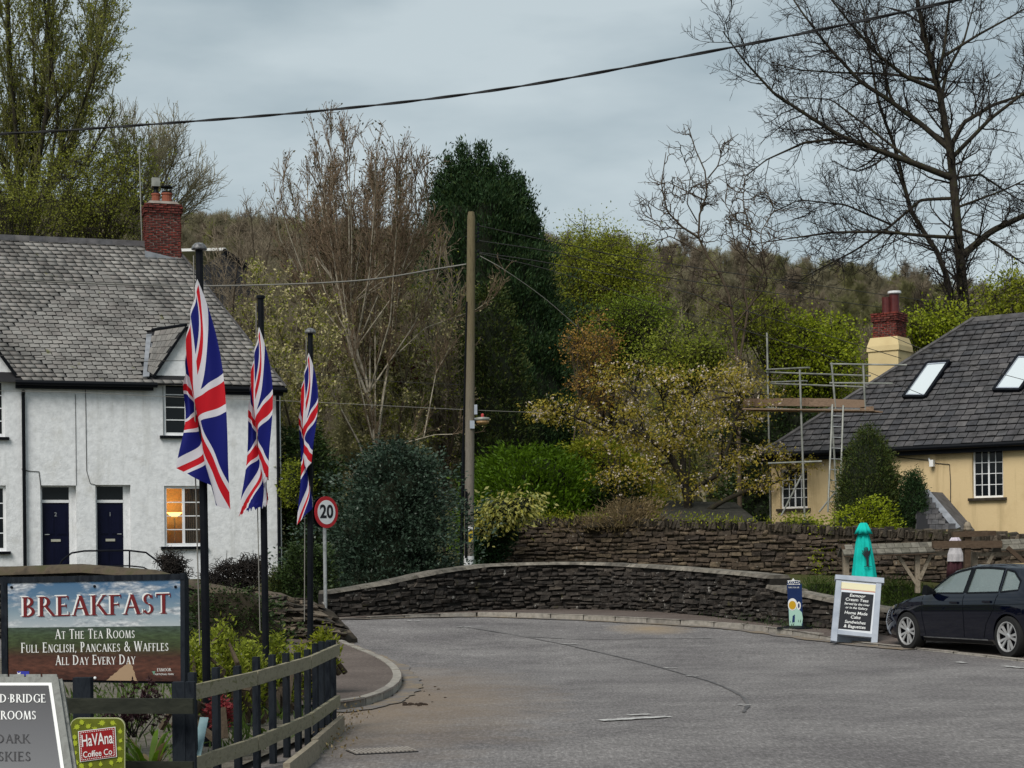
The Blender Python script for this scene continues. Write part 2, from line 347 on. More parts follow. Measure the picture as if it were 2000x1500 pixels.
def sample_on(level, n, rng, t0=.2):
    p, _ = level; N, K1, _ = p.shape; i = rng.integers(0, N, n); t = rng.uniform(t0, 1, n)*(K1-1); j = np.minimum(t.astype(int), K1-2); fr = (t-j)[:, None]
    a, b = p[i, j], p[i, j+1]; return a*(1-fr) + b*fr, b - a
def bare_tree(name, label, cat, lines, radii, levels, mats, sides, rng, group=None, leaves=None, K0=12, split=1):
    """thing > trunk, crown (branches), leaves. lines in world space; leaves = (count, size, material, t0)."""
    g0 = float(h_ter(lines[0][0][0], lines[0][0][1])) - .15
    if lines[0][0][2] > g0: lines[0] = np.concatenate([[[lines[0][0][0], lines[0][0][1], g0]], lines[0]])
    base = Vector(lines[0][0]); root = thing(name, label, cat, base, group); done = [resample(lines[0], 60)]
    for i in range(1, len(lines)):                                   # every limb starts on the wood that carries it
        al = np.concatenate(done); k = np.linalg.norm(al - lines[i][0], axis=1).argmin(); off = al[k] - lines[i][0]
        if .01 < np.linalg.norm(off) < 1.6: n_ = len(lines[i]); lines[i] = lines[i] + off[None]*np.linspace(1, 0, n_)[:, None]**2
        done.append(resample(lines[i], 40))
    lv = grow(lines, radii, levels, rng, K0)
    for i in range(len(lines)):
        V, Fq = tubes_of([(lv[0][0][i:i+1], lv[0][1][i:i+1])], sides[:1]); link('limb' if i else 'trunk', mesh_np('limb' if i else 'trunk', V, Fq, mats[0], smooth=True), root)
    V, Fq = tubes_of(lv[split:], sides[split:]); link('crown', mesh_np('crown', V, Fq, mats[1]), root)
    for lf in (leaves or []):
        n, size, mt, t0 = lf[:4]; pos, dr = sample_on(lv[-1] if len(lf) < 6 else lv[lf[5]], n, rng, t0)
        if len(lf) > 4 and lf[4]:
            k = lf[4](pos); pos, dr = pos[k], dr[k]
        dr = dr/np.maximum(np.linalg.norm(dr, axis=1, keepdims=True), 1e-9)
        pos = pos + rng.normal(size=pos.shape)*size*.5
        V, Fq = leaf_quads(pos, np.full(len(pos), size), rng, .55, dr, .3); link('leaves', mesh_np('leaves', V, Fq, mt), root)
    return root
def mass(name, label, cat, prof, s, n, leaf, mats, rng, group=None, per=8, spread=1.0, up=.3, core=True, lump=.16, depth=1.0, aspect=.5, stems=0, shell=2.2, core_k=.8, droop=0.0, tips=.08, ground=True):
    """a dense shrub, hedge or evergreen: prof = (py, x_left, x_right) rows in the photo at scale s; filled round. thing > crown, stem, core growth."""
    Z = F/s; xm = (prof[-1][1]+prof[-1][2])/2; yg = HOR + (EYE - float(h_ter((xm-1000)/s, Z)))*s                 # grow down to the ground
    if ground and yg > prof[-1][0] + 8: n = int(n*(1 + .8*(yg-prof[-1][0])/(prof[-1][0]-prof[0][0]))); prof = list(prof) + [(yg, prof[-1][1]+3, prof[-1][2]-3)]
    py = np.array([p[0] for p in prof], float); xl = np.array([p[1] for p in prof], float); xr = np.array([p[2] for p in prof], float)
    zz = lambda y, x: EYE + ((HOR - y)*cR - (x-1000)*sR)/s
    cx0 = (xl[-1]+xr[-1])/2; dep = ((xr - xl).max()/2)/s*depth
    base = Vector((ray(cx0, py[-1]).x*Z, Z, zz(py[-1], cx0))); root = thing(name, label, cat, base, group)
    yy = np.linspace(py[0], py[-1], 400); w = np.interp(yy, py, xr - xl) + 4; w /= w.sum()
    y = rng.choice(yy, n, p=w) + rng.uniform(-3, 3, n); L = np.interp(y, py, xl); R = np.interp(y, py, xr); cx = (L+R)/2; hw = (R-L)/2
    th = rng.uniform(0, 2*np.pi, n); back = (np.sin(th) > .35) & (rng.random(n) < .5); th[back] = -th[back]
    q = rng.random(n)**(1/shell)
    ph = rng.uniform(0, 6.28, 6); lm = 1 + lump*(np.sin(3*th + y*.045 + ph[0]) + np.sin(5*th - y*.07 + ph[1]) + np.sin(y*.11 + 2*th + ph[2]) + .7*np.sin(9*th + y*.13 + ph[3]) + .7*np.sin(7*th - y*.19 + ph[4]))*.5
    q = q*lm; tip_ = rng.random(n) < tips; q[tip_] = rng.uniform(.98, 1.0 + 2.2*tips, tip_.sum())*lm[tip_]; zc = zz(y, cx); c0 = ray(1000, HOR)
    X = ((cx-1000) + hw*q*np.cos(th))/s + (HOR - y)*sR/s; rel = hw/((xr-xl).max()/2)
    Y = Z + dep*(.35 + .65*rel)*q*np.sin(th)
    pos = np.stack([X, Y, zc], 1)
    out = np.stack([np.cos(th), np.sin(th), np.full(n, up)*1.0], 1); out /= np.linalg.norm(out, axis=1, keepdims=True)
    pp = np.repeat(pos, per, 0) + rng.normal(size=(n*per, 3))*leaf*spread; dd = np.repeat(out, per, 0)
    if droop: dd = dd - np.array([0, 0, droop])
    V, Fq = leaf_quads(pp, np.full(n*per, leaf), rng, aspect, dd, .55)
    link('crown', mesh_np('crown', V, Fq, mats[0]), root)
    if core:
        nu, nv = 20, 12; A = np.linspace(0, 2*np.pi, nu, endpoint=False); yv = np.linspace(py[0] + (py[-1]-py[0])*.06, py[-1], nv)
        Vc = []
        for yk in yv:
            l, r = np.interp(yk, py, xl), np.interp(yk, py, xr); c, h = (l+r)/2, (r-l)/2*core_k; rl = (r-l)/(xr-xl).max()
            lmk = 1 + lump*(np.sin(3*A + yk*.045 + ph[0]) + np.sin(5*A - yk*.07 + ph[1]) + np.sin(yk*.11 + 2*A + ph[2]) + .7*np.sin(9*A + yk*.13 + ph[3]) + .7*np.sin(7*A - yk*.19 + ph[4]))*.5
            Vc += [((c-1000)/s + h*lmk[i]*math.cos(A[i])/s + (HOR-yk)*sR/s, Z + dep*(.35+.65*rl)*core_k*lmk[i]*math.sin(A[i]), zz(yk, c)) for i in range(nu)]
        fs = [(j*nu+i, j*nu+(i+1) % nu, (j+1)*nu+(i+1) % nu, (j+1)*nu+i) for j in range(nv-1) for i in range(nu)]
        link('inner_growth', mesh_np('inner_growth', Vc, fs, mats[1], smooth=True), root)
    if stems:
        mb = MB()
        for k in range(stems):
            i = rng.integers(0, n); e = Vector(pos[i]); b0 = base + Vector((rng.normal()*.15, rng.normal()*.15, -.1)); mid = b0.lerp(e, .5) + Vector((rng.normal()*.1, rng.normal()*.1, .15))
            mb.tube([b0, mid, e], [.035, .025, .01], 5)
        mb.build('stem', mats[2] if len(mats) > 2 else m['bark_brown'], root)
    return root
def clump_tree(name, label, cat, base, crown_c, rad, K, s_leaf, n_leaf, mats, rng, trunk_r=.14, group=None, clump=.55, fork=.3, extra=None, twig=True):
    """a leafy tree: limbs run from the trunk to K clumps spread through the crown; twigs and leaves gather round each clump."""
    base = Vector(base); base.z = min(base.z, float(h_ter(base.x, base.y)) - .1); root = thing(name, label, cat, base, group); base = np.array(base); cc = np.array(crown_c); R = np.array(rad)
    d = rng.normal(size=(K, 3)); d /= np.linalg.norm(d, axis=1, keepdims=True); c = cc + d*R*(rng.random((K, 1))**.42)
    if extra is not None: c = np.concatenate([c, np.array(extra)]); K = len(c)
    fk = base + (cc - base)*fork; lines = [np.stack([base, (base+fk)/2 + rng.normal(size=3)*trunk_r*.6, fk])]; radii = [(trunk_r, trunk_r*.75)]
    nl = max(5, K//9); hubs = c[rng.choice(K, nl, replace=False)]*.6 + (fk + np.array([0, 0, .3]))*.4
    for h in hubs: lines.append(np.stack([fk, fk*.5 + h*.5 + rng.normal(size=3)*.08*np.linalg.norm(h-fk), h])); radii.append((trunk_r*.55, trunk_r*.25))
    for e in c:
        h = hubs[np.argmin(np.linalg.norm(hubs - e, axis=1))]; lines.append(np.stack([h, h*.45 + e*.55 + np.array([0, 0, .06])*np.linalg.norm(e-h) + rng.normal(size=3)*.06*np.linalg.norm(e-h), e])); radii.append((trunk_r*.22, .012))
    P0 = np.stack([resample(l, 6) for l in lines]); Rr = np.stack([np.linspace(a, b, 7) for a, b in radii])
    V, Fq = tubes_of([(P0, Rr)], [6]); link('trunk', mesh_np('trunk', V, Fq, mats[1], smooth=True), root)
    per = n_leaf//K; pos = np.repeat(c, per, 0) + rng.normal(size=(K*per, 3))*clump*np.repeat(rng.uniform(.6, 1.25, K), per)[:, None]*np.array([1, 1, .75])
    if twig:
        k = rng.choice(len(pos), min(len(pos)//7, 2500), replace=False); cen = np.repeat(c, per, 0)[k]
        V, Fq = seg_tubes(cen, pos[k], np.full(len(k), .012), np.full(len(k), .006), 3); link('crown', mesh_np('crown', V, Fq, mats[1]), root)
    out = pos - np.repeat(c, per, 0); out /= np.maximum(np.linalg.norm(out, axis=1, keepdims=True), 1e-6)
    V, Fq = leaf_quads(pos, np.full(len(pos), s_leaf), rng, .6, out, .4); link('leaves', mesh_np('leaves', V, Fq, mats[0]), root)
    return root
def rng(k): return np.random.default_rng(k)
# ------------------------------------------------------------------ masonry and slates: alike pieces sharing a few meshes
def stone_meshes(mt, n=7, seed=3, jit=.12):
    r = random.Random(seed); out = []
    for k in range(n):
        mb = MB(); j = lambda v: v + r.uniform(-jit, jit)*.5
        b = [(-.5, 0, -.5), (.5, 0, -.5), (.5, 1, -.5), (-.5, 1, -.5), (-.5, 0, .5), (.5, 0, .5), (.5, 1, .5), (-.5, 1, .5)]
        p = [Vector((j(x)*(.92 if y == 0 else 1), y + (r.uniform(-.25, .25) if y == 0 else 0), j(z)*(.86 if y == 0 else 1))) for x, y, z in b]
        mb.hexa(p); out.append(mb.mesh('stone', mt))
    return out
def slate_meshes(mt, k, n=5, seed=1):
    r = random.Random(seed); out = []                                # unit slate: x across, y up the slope, z out of it; k = skew
    for i in range(n):
        mb = MB(); e = [r.uniform(-.05, .05) for _ in range(4)]
        a = [(-.462, .10+e[0]), (.462, .10+e[1]), (.462, 1.0), (-.462, 1.0)]
        mb.hexa([Vector((x + k*y, y, -.2 + (.75 if y < .5 else 0.0) - .35)) for x, y in a] + [Vector((x + k*y, y, (1.0 + r.uniform(0, .25) if y < .5 else .1))) for x, y in a])
        out.append(mb.mesh('slate', mt))
    return out
def lay(name, parent, meshes, mats4, cap=300, key=None):
    """the pieces that show largest become parts; the rest is joined into one part of kind stuff."""
    order = sorted(range(len(mats4)), key=key or (lambda i: 0)); big = order[:cap]; rest = order[cap:]
    for i in big:
        o = bpy.data.objects.new(name, meshes[i % len(meshes)]); COL.objects.link(o); o.matrix_basis = mats4[i]; o.parent = parent; o.matrix_parent_inverse = world_of(parent).inverted()
    if rest:
        Vs, Fs, b = [], [], 0
        for i in rest:
            me = meshes[i % len(meshes)]; M4 = np.array(mats4[i]); v = np.array([p.co[:] for p in me.vertices])
            Vs.append(v @ M4[:3, :3].T + M4[:3, 3]); Fs.append(np.array([list(p.vertices) for p in me.polygons]) + b); b += len(v)
        setp(link(name + 's', mesh_np(name + 's', np.concatenate(Vs), np.concatenate(Fs), list(meshes[0].materials)), parent), kind='stuff')
def frame4(o, x, y, z):
    M4 = Matrix.Identity(4)
    for i in range(3): M4[i][0] = x[i]; M4[i][1] = y[i]; M4[i][2] = z[i]; M4[i][3] = o[i]
    return M4
def path_at(pts, d):
    for a, b in zip(pts, pts[1:]):
        l = (Vector((b[0]-a[0], b[1]-a[1]))).length
        if d <= l or b is pts[-1]:
            t = min(max(d/l, 0), 1); return [a[i] + (b[i]-a[i])*t for i in range(4)], Vector((b[0]-a[0], b[1]-a[1], 0)).normalized()
        d -= l
def path_len(pts): return sum(Vector((b[0]-a[0], b[1]-a[1])).length for a, b in zip(pts, pts[1:]))
def stone_wall(name, label, pts, mts, course=(.09, .15), slen=(.22, .55), thick=.45, proud=.06, seed=1, cat='wall', cap_fn=None, top_gap=0.0, jit=.12, maxobj=300):
    """pts: (x, y, z bottom, z top) of the face towards the road, in order so that the face is on the right hand side... faces -n."""
    r = random.Random(seed); root = thing(name, label, cat, (pts[0][0], pts[0][1], pts[0][2])); mb = MB()
    P3 = [Vector(p[:2]).to_3d() for p in pts]; nrm = []
    for i in range(len(pts)):
        d = (P3[min(i+1, len(pts)-1)] - P3[max(i-1, 0)]).normalized(); nrm.append(Vector((-d.y, d.x, 0)))
    K = len(pts)
    V = []
    for p, q, n in zip(pts, P3, nrm):
        f = q + n*.02; bk = q + n*thick
        V += [(f.x, f.y, p[2]-.6), (f.x, f.y, p[3]-top_gap), (bk.x, bk.y, p[3]-top_gap), (bk.x, bk.y, p[2]-.6)]
    fs = [(4*i+j, 4*(i+1)+j, 4*(i+1)+(j+1) % 4, 4*i+(j+1) % 4) for i in range(K-1) for j in range(4)] + [(3, 2, 1, 0), tuple(4*(K-1)+j for j in range(4))]
    mb.add(V, fs); mb.build('wall_core', mts[1], root)
    st = stone_meshes(mts[0], 8, seed, jit); L = path_len(pts); M4 = []; zmin = min(p[2] for p in pts); zmax = max(p[3] for p in pts); z = zmin - .05
    while z < zmax:
        h = r.uniform(*course); d = -r.uniform(0, .3)
        while d < L:
            l = r.uniform(*slen); p, t = path_at(pts, max(0, min(L, d + l/2)))
            zc = z + h/2 + r.uniform(-.03, .03); hh = h*r.uniform(.6, 1.15)
            if p[2] - .05 < zc and zc + h*.3 < p[3] - top_gap and d + l*.7 < L and d > -.15:
                n = Vector((-t.y, t.x, 0)); pr = proud*r.uniform(.5, 1.15); tw = Matrix.Rotation(r.gauss(0, .05), 3, n)
                M4.append(frame4(Vector((p[0], p[1], zc)) - n*pr, (tw @ t)*(l-.012)*r.uniform(.93, 1), n*(pr+.05), (tw @ Vector((0, 0, 1)))*(hh-.010)))
            d += l
        z += h
    lay('stone', root, st, M4, maxobj, key=lambda i: -(Vector(M4[i].col[0][:3]).length*Vector(M4[i].col[2][:3]).length/(M4[i][1][3]**2)))
    return root
# ------------------------------------------------------------------ lettering
def text(body, size, mt, o, right, up, parent, name='lettering', align='CENTER', bold=0.0, xs=1.0, lift=.002, shear=0.0):
    cu = bpy.data.curves.new('t', 'FONT'); cu.body = body; cu.size = size; cu.align_x = align; cu.align_y = 'CENTER'; cu.offset = bold; cu.shear = shear; cu.resolution_u = 3
    ob = bpy.data.objects.new('t', cu); COL.objects.link(ob); dg = bpy.context.evaluated_depsgraph_get(); dg.update()
    me = bpy.data.meshes.new_from_object(ob.evaluated_get(dg)); bpy.data.objects.remove(ob); me.materials.clear(); me.materials.append(mt)
    right, up = Vector(right).normalized(), Vector(up).normalized(); n = right.cross(up)
    me.transform(frame4(Vector(o) + n*lift, right*xs, up, n)); me.name = name
    return link(name, me, parent)
def glyph(ch):
    T, t, q = .155, .065, []
    V = lambda x, w=T, a=0, b=1: q.append([(x-w/2, a), (x+w/2, a), (x+w/2, b), (x-w/2, b)])
    Hb = lambda a, b, y, h=t: q.append([(a, y), (b, y), (b, y+h), (a, y+h)])
    D = lambda x0, y0, x1, y1, w: q.append([(x0-w/2, y0), (x0+w/2, y0), (x1+w/2, y1), (x1-w/2, y1)])
    S = lambda x, y, w=.32: q.append([(x-w/2, y), (x+w/2, y), (x+w/2-.03, y+.045), (x-w/2+.03, y+.045)])
    def A(cx, cy, rx, ry, a0, a1, tt=T, th=t, n=14):
        for i in range(n):
            p = []
            for a in (a0+(a1-a0)*i/n, a0+(a1-a0)*(i+1)/n):
                c, s_ = math.cos(math.radians(a)), math.sin(math.radians(a)); w = th + (tt-th)*abs(c)
                p.append(((cx+(rx)*c, cy+ry*s_), (cx+(rx-w)*c, cy+(ry-w*.9)*s_)))
            q.append([p[0][0], p[1][0], p[1][1], p[0][1]])
    adv = .8; b = .14
    if ch == 'X': D(.66, 0, .1, 1, T); D(.08, 0, .64, 1, t*1.2); S(.08, 0, .22); S(.67, 0, .26); S(.1, .955, .26); S(.64, .955, .22); return q, .76
    if ch in 'BRPDEFHKLINM' : 
        if ch not in 'NM': V(b); S(b, 0); S(b, .955)
    if ch == 'B': A(.24, .755, .3, .245, -90, 90); A(.24, .265, .36, .265, -90, 90); Hb(b, .25, .935); Hb(b, .25, .0); Hb(b, .25, .49); adv = .72
    elif ch == 'R': A(.25, .735, .3, .265, -90, 90); Hb(b, .26, .935); Hb(b, .26, .47); D(.74, 0, .36, .5, T*1.05); S(.76, 0, .22); adv = .80
    elif ch == 'P': A(.25, .725, .3, .275, -90, 90); Hb(b, .26, .935); Hb(b, .26, .45); adv = .66
    elif ch == 'D': A(.26, .5, .54, .5, -90, 90); Hb(b, .27, .935); Hb(b, .27, 0); adv = .92
    elif ch == 'E': Hb(b, .56, .935); Hb(b, .47, .48); Hb(b, .6, 0); V(.55, .03, .82, .99); V(.6, .03, .0, .19); V(.46, .025, .4, .6); adv = .68
    elif ch == 'F': Hb(b, .56, .935); Hb(b, .47, .48); V(.55, .03, .82, .99); V(.46, .025, .4, .6); adv = .62
    elif ch == 'L': Hb(b, .58, 0); V(.58, .03, 0, .2); adv = .64
    elif ch == 'I': adv = .34
    elif ch == 'H': V(.66); S(.66, 0); S(.66, .955); Hb(b, .66, .48); adv = .86
    elif ch == 'K': D(.28, .45, .62, .98, t*1.2); D(.72, 0, .34, .55, T*1.05); S(.63, .955, .24); S(.75, 0, .22); adv = .80
    elif ch == 'N': V(.13, t); V(.69, t); D(.66, 0, .17, 1, T*1.2); S(.13, 0, .24); S(.69, .955, .24); S(.12, .955, .2); adv = .86
    elif ch == 'M': D(.12, 0, .2, 1, t*1.2); D(.88, 0, .80, 1, T); D(.5, 0, .22, 1, T); D(.5, 0, .78, 1, t); S(.12, 0, .24); S(.88, 0, .28); adv = 1.04
    elif ch == 'A': D(.09, 0, .38, 1, t*1.15); D(.70, 0, .38, 1, T*1.1); Hb(.18, .6, .33); S(.09, 0, .24); S(.72, 0, .28); adv = .82
    elif ch == 'V': D(.36, 0, .07, 1, T*1.1); D(.36, 0, .64, 1, t*1.15); S(.07, .955, .28); S(.65, .955, .24); adv = .74
    elif ch == 'W': D(.31, 0, .07, 1, T); D(.31, 0, .54, 1, t*1.1); D(.77, 0, .53, 1, T); D(.77, 0, 1.0, 1, t*1.1); S(.07, .955, .26); S(1.0, .955, .22); S(.54, .955, .2); adv = 1.1
    elif ch == 'Y': V(.37, T, 0, .48); D(.37, .45, .07, 1, T); D(.37, .45, .67, 1, t*1.15); S(.37, 0); S(.07, .955, .26); S(.67, .955, .22); adv = .76
    elif ch == 'T': V(.35); S(.35, 0); Hb(.03, .67, .935); V(.04, .03, .8, 1.0); V(.66, .03, .8, 1.0); adv = .72
    elif ch == 'S': A(.27, .745, .22, .255, 20, 270, T*.85, t*1.1); A(.27, .26, .24, .26, -160, 90, T*.85, t*1.1); V(.46, .03, .76, .95); V(.05, .03, .03, .24); adv = .58
    elif ch in 'OQ': A(.47, .5, .45, .51, 0, 360, n=26); adv = .96
    elif ch in 'CG':
        A(.47, .5, .45, .51, 40, 320, n=22); V(.80, .03, .70, .95)
        if ch == 'G': V(.76, T*.9, .06, .42); S(.76, .4, .28)
        adv = .88
    elif ch == 'U': V(.13, T, .3, 1); V(.66, t, .3, 1); A(.39, .3, .335, .31, 180, 360, T*.8); S(.13, .955); S(.66, .955, .24); adv = .82
    elif ch == '&': A(.33, .77, .18, .23, 0, 360, T*.7); A(.32, .27, .3, .28, 60, 330, T); D(.78, 0, .3, .65, T); D(.62, .2, .76, .5, t); adv = .86
    elif ch == ',': q.append([(.06, .12), (.16, .12), (.14, .0), (.03, -.14)]); adv = .24
    elif ch == '.': q.append([(.08, .42), (.18, .42), (.18, .54), (.08, .54)]); adv = .26
    elif ch == ' ': adv = .36
    return q, adv
def serif(txt, cap, mt, o, right, up, parent, name='lettering', track=.06, small=.78, xs=1.0, lift=.002, center=True, fit=None, shift=(0, 0)):
    polys, x = [], 0.0
    for ch in txt:
        k = small if ch.islower() else 1.0; q, adv = glyph(ch.upper())
        polys += [[(x + a*k, b*k) for a, b in p] for p in q]; x += adv*k + track
    w = x*cap*xs
    if fit: xs *= fit/w; w = fit
    right, up = Vector(right).normalized(), Vector(up).normalized(); n = right.cross(up); mb = MB()
    for i, p in enumerate(polys):
        pts = [Vector(o) + right*((a*cap*xs - (w/2 if center else 0)) + shift[0]) + up*(b*cap + shift[1]) + n*(lift + (i % 9)*.00018) for a, b in p]
        mb.poly(pts)
    return mb.build(name, mt, parent)
def proj(p):
    d = Vector(p) - CAM; x0, y0 = d.x/d.y*F, d.z/d.y*F
    return 1000 + x0*cR - y0*sR, HOR - (x0*sR + y0*cR)
def in_poly(x, y, pg):
    c = False
    for (x0, y0), (x1, y1) in zip(pg, pg[1:] + pg[:1]):
        if (y0 > y) != (y1 > y) and x < (x1-x0)*(y-y0)/(y1-y0) + x0: c = not c
    return c
# ------------------------------------------------------------------ ground, road, pavements
def M_asphalt():
    t = NT('worn_asphalt'); big = t.noise(.55, 6, .62); mid = t.noise(2.6, 6, .7); mg = t.new('ShaderNodeMapping'); mg.inputs['Scale'].default_value = (1, .22, 1); t.ln(t.pos(), mg.inputs[0]); fine = t.math('ADD', t.math('MULTIPLY', t.noise(16, 5, .8), .4), t.math('MULTIPLY', t.noise(34, 4, .8, mg.outputs[0]), .6))
    c = t.ramp(big, [(.125, .115, .115), (.162, .151, .148), (.20, .187, .182)], .34, .66)
    c = t.mix(1.0, c, t.ramp(mid, [(.88,)*3, (1.10,)*3], .35, .65), 'MULTIPLY')
    c = t.mix(1.0, c, t.ramp(fine, [(.35,)*3, (.95,)*3, (2.1,)*3], .32, .70), 'MULTIPLY')
    d0 = GP(725, 1372); mpn = t.new('ShaderNodeMapping'); mpn.inputs['Location'].default_value = (-d0.x*.34, -d0.y*.115, 0); mpn.inputs['Scale'].default_value = (.34, .115, 0); t.ln(t.pos(), mpn.inputs[0])
    ln = t.new('ShaderNodeVectorMath', operation='LENGTH'); t.ln(mpn.outputs[0], ln.inputs[0])
    f = t.math('MULTIPLY', t.math('SUBTRACT', t.math('ADD', .42, t.math('MULTIPLY', t.noise(1.6, 6, .65), .75)), ln.outputs['Value']), 1.7, clamp=True)
    c = t.mix(t.math('MULTIPLY', t.math('MULTIPLY', f, t.math('ADD', .35, t.noise(9, 5, .8))), .75), c, (.21, .155, .105)); dk_ = t.math('MULTIPLY', t.math('SUBTRACT', t.noise(.45, 5, .7, None, .8), .56), 5, clamp=True); c = t.mix(t.math('MULTIPLY', dk_, .28), c, (.06, .056, .06))
    d1 = GP(1270, 1228); mp2 = t.new('ShaderNodeMapping'); mp2.inputs['Location'].default_value = (-d1.x*.7, -d1.y*.35, 0); mp2.inputs['Scale'].default_value = (.7, .35, 0); t.ln(t.pos(), mp2.inputs[0])
    l2 = t.new('ShaderNodeVectorMath', operation='LENGTH'); t.ln(mp2.outputs[0], l2.inputs[0])
    f2 = t.math('MULTIPLY', t.math('SUBTRACT', t.math('ADD', .35, t.math('MULTIPLY', t.noise(2.5, 6, .65), .6)), l2.outputs['Value']), 1.6, clamp=True)
    c = t.mix(t.math('MULTIPLY', f2, .65), c, (.30, .22, .13))
    sp = t.math('MULTIPLY', t.math('SUBTRACT', t.noise(.9, 6, .7), .62), 6, clamp=True); c = t.mix(t.math('MULTIPLY', sp, .45), c, (.26, .25, .25))
    t.bump(fine, .5, .01); return t.out(c, .9, .15)
m['asphalt'] = M_asphalt()
m['pave'] = (lambda t: (t.bump(t.noise(60, 3), .3, .006), t.out(t.mix(1.0, t.ramp(t.noise(.9, 6, .6), [(.075, .058, .05), (.115, .092, .08)], .3, .7), t.ramp(t.noise(22, 6, .8), [(.45,)*3, (1.8,)*3], .32, .7), 'MULTIPLY'), .9, .2))[1])(NT('pavement_asphalt'))
m['ground'] = (lambda t: (t.bump(t.noise(9, 5), .6, .05), t.out(t.mix(t.math('MULTIPLY', t.math('SUBTRACT', t.noise(.018, 4), .5), 6, clamp=True), t.ramp(t.noise(.35, 6, .65), [(.03, .026, .013), (.055, .05, .022), (.05, .062, .02)], .3, .7), t.ramp(t.noise(.5, 5), [(.07, .10, .02), (.11, .13, .035)], .3, .7)), .95, .1))[1])(NT('valley_ground'))
m['white_line'] = (lambda t: t.out(t.mix(t.math('MULTIPLY', t.math('SUBTRACT', t.noise(9, 6, .8), .43), 6, clamp=True), (.50, .49, .47), (.2, .19, .19)), .8, .1))(NT('worn_road_paint'))
m['tar'] = M_noise('tar_seam', [(.06, .058, .06), (.13, .122, .12)], 3, .85)
def axis(a, b, n): return np.linspace(a, b, n)
xs = np.concatenate([axis(-260, -60, 26)[:-1], axis(-60, -16, 23)[:-1], axis(-16, 22, 58)[:-1], axis(22, 60, 20)[:-1], axis(60, 280, 26)])
ys = np.concatenate([axis(-40, 0, 6)[:-1], axis(0, 60, 91)[:-1], axis(60, 130, 36)[:-1], axis(130, 420, 50)])
GX, GY = np.meshgrid(xs, ys); V = np.stack([GX, GY, h_ter(GX, GY)], 2).reshape(-1, 3); nx = len(xs); ny = len(ys)
I = np.arange(nx*ny).reshape(ny, nx); Fq = np.stack([I[:-1, :-1], I[:-1, 1:], I[1:, 1:], I[1:, :-1]], 2).reshape(-1, 4)
setp(link('ground', mesh_np('ground', V, Fq, m['ground'], smooth=True)), kind='structure')
GX, GY = np.meshgrid(axis(-13, 18, 63), axis(-6, 42.5, 98)); V = np.stack([GX, GY, h_road(GX, GY)], 2).reshape(-1, 3)
I = np.arange(V.shape[0]).reshape(GX.shape); Fq = np.stack([I[:-1, :-1], I[:-1, 1:], I[1:, 1:], I[1:, :-1]], 2).reshape(-1, 4)
setp(link('road', mesh_np('road', V, Fq, m['asphalt'], smooth=True)), kind='structure')
def curve(pts, n):                                                  # Catmull-Rom through 3D points
    pts = [Vector(p) for p in pts]; pts = [pts[0]*2 - pts[1]] + pts + [pts[-1]*2 - pts[-2]]; out = []; k = len(pts) - 3
    for i in range(n+1):
        t = i/n*k; j = min(int(t), k-1); t -= j; p0, p1, p2, p3 = pts[j:j+4]
        out.append(.5*((2*p1) + (p2-p0)*t + (2*p0-5*p1+4*p2-p3)*t*t + (3*p1-p0-3*p2+p3)*t**3))
    return out
def ribbon(name, line, w, mt, kind='structure', lift=.008, parent=None, jit=0):
    r = random.Random(len(line)); V = []
    for i, p in enumerate(line):
        d = (line[min(i+1, len(line)-1)] - line[max(i-1, 0)]).normalized(); n = Vector((-d.y, d.x, 0)); k = w/2*(1 + r.uniform(-jit, jit))
        V += [p + n*k + Vector((0, 0, lift)), p - n*k + Vector((0, 0, lift))]
    o = link(name, mesh_np(name, V, [(2*i, 2*i+1, 2*i+3, 2*i+2) for i in range(len(line)-1)], mt), parent); return setp(o, kind=kind)
def kerb(parent, line, h=.11, w=.12, length=.9, cap=60):
    tot = sum((b-a).length for a, b in zip(line, line[1:])); n = int(tot/length); k = 0; M4 = []
    ms = []; r = random.Random(4)
    for i in range(4):
        mb = MB(); e = .04; j = lambda: r.uniform(-.02, .02)
        mb.hexa([Vector(p) for p in ((-.488,-.5,-1.5),(.488,-.5,-1.5),(.488,.5,-1.5),(-.488,.5,-1.5),(-.482,-.40+j(),.5),(.482,-.40+j(),.5),(.482,.5,.5),(-.482,.5,.5))]); ms.append(mb.mesh('kerb_stone', m['kerb']))
    acc = [0]
    for a, b in zip(line, line[1:]): acc.append(acc[-1] + (b-a).length)
    def at(d):
        for i in range(len(line)-1):
            if d <= acc[i+1] or i == len(line)-2: return line[i].lerp(line[i+1], min(1, max(0, (d-acc[i])/(acc[i+1]-acc[i]))))
    for i in range(n):
        a, b = at(i*tot/n), at((i+1)*tot/n); t = (b-a).normalized(); nn = Vector((0, 0, 1)).cross(t); c = (a+b)/2 + nn*(w/2)
        hk = h(c) if callable(h) else h; M4.append(frame4(c + Vector((0, 0, hk/2 + r.uniform(-.004, .004))), t*(b-a).length, nn*w, Vector((0, 0, 1))*hk))
    lay('kerb_stone', parent, ms, M4, 300)
def strip(name, A, B, mt, lift, kind='structure'):
    V = []; n = len(A)
    for a, b in zip(A, B):
        l_ = Vector((0, 0, lift(a) if callable(lift) else lift)); V += [a + l_, a.lerp(b, .5) + l_, b + l_]
    Fq = [(3*i+k, 3*i+3+k, 3*i+4+k, 3*i+1+k) for i in range(n-1) for k in (0, 1)]
    return setp(link(name, mesh_np(name, V, Fq, mt)), kind=kind)
far_k = curve([GP(*p) for p in ((560, 1212), (700, 1209), (830, 1206), (956, 1205), (1108, 1210), (1273, 1218), (1432, 1228), (1560, 1244), (1700, 1261), (1790, 1269))], 80)
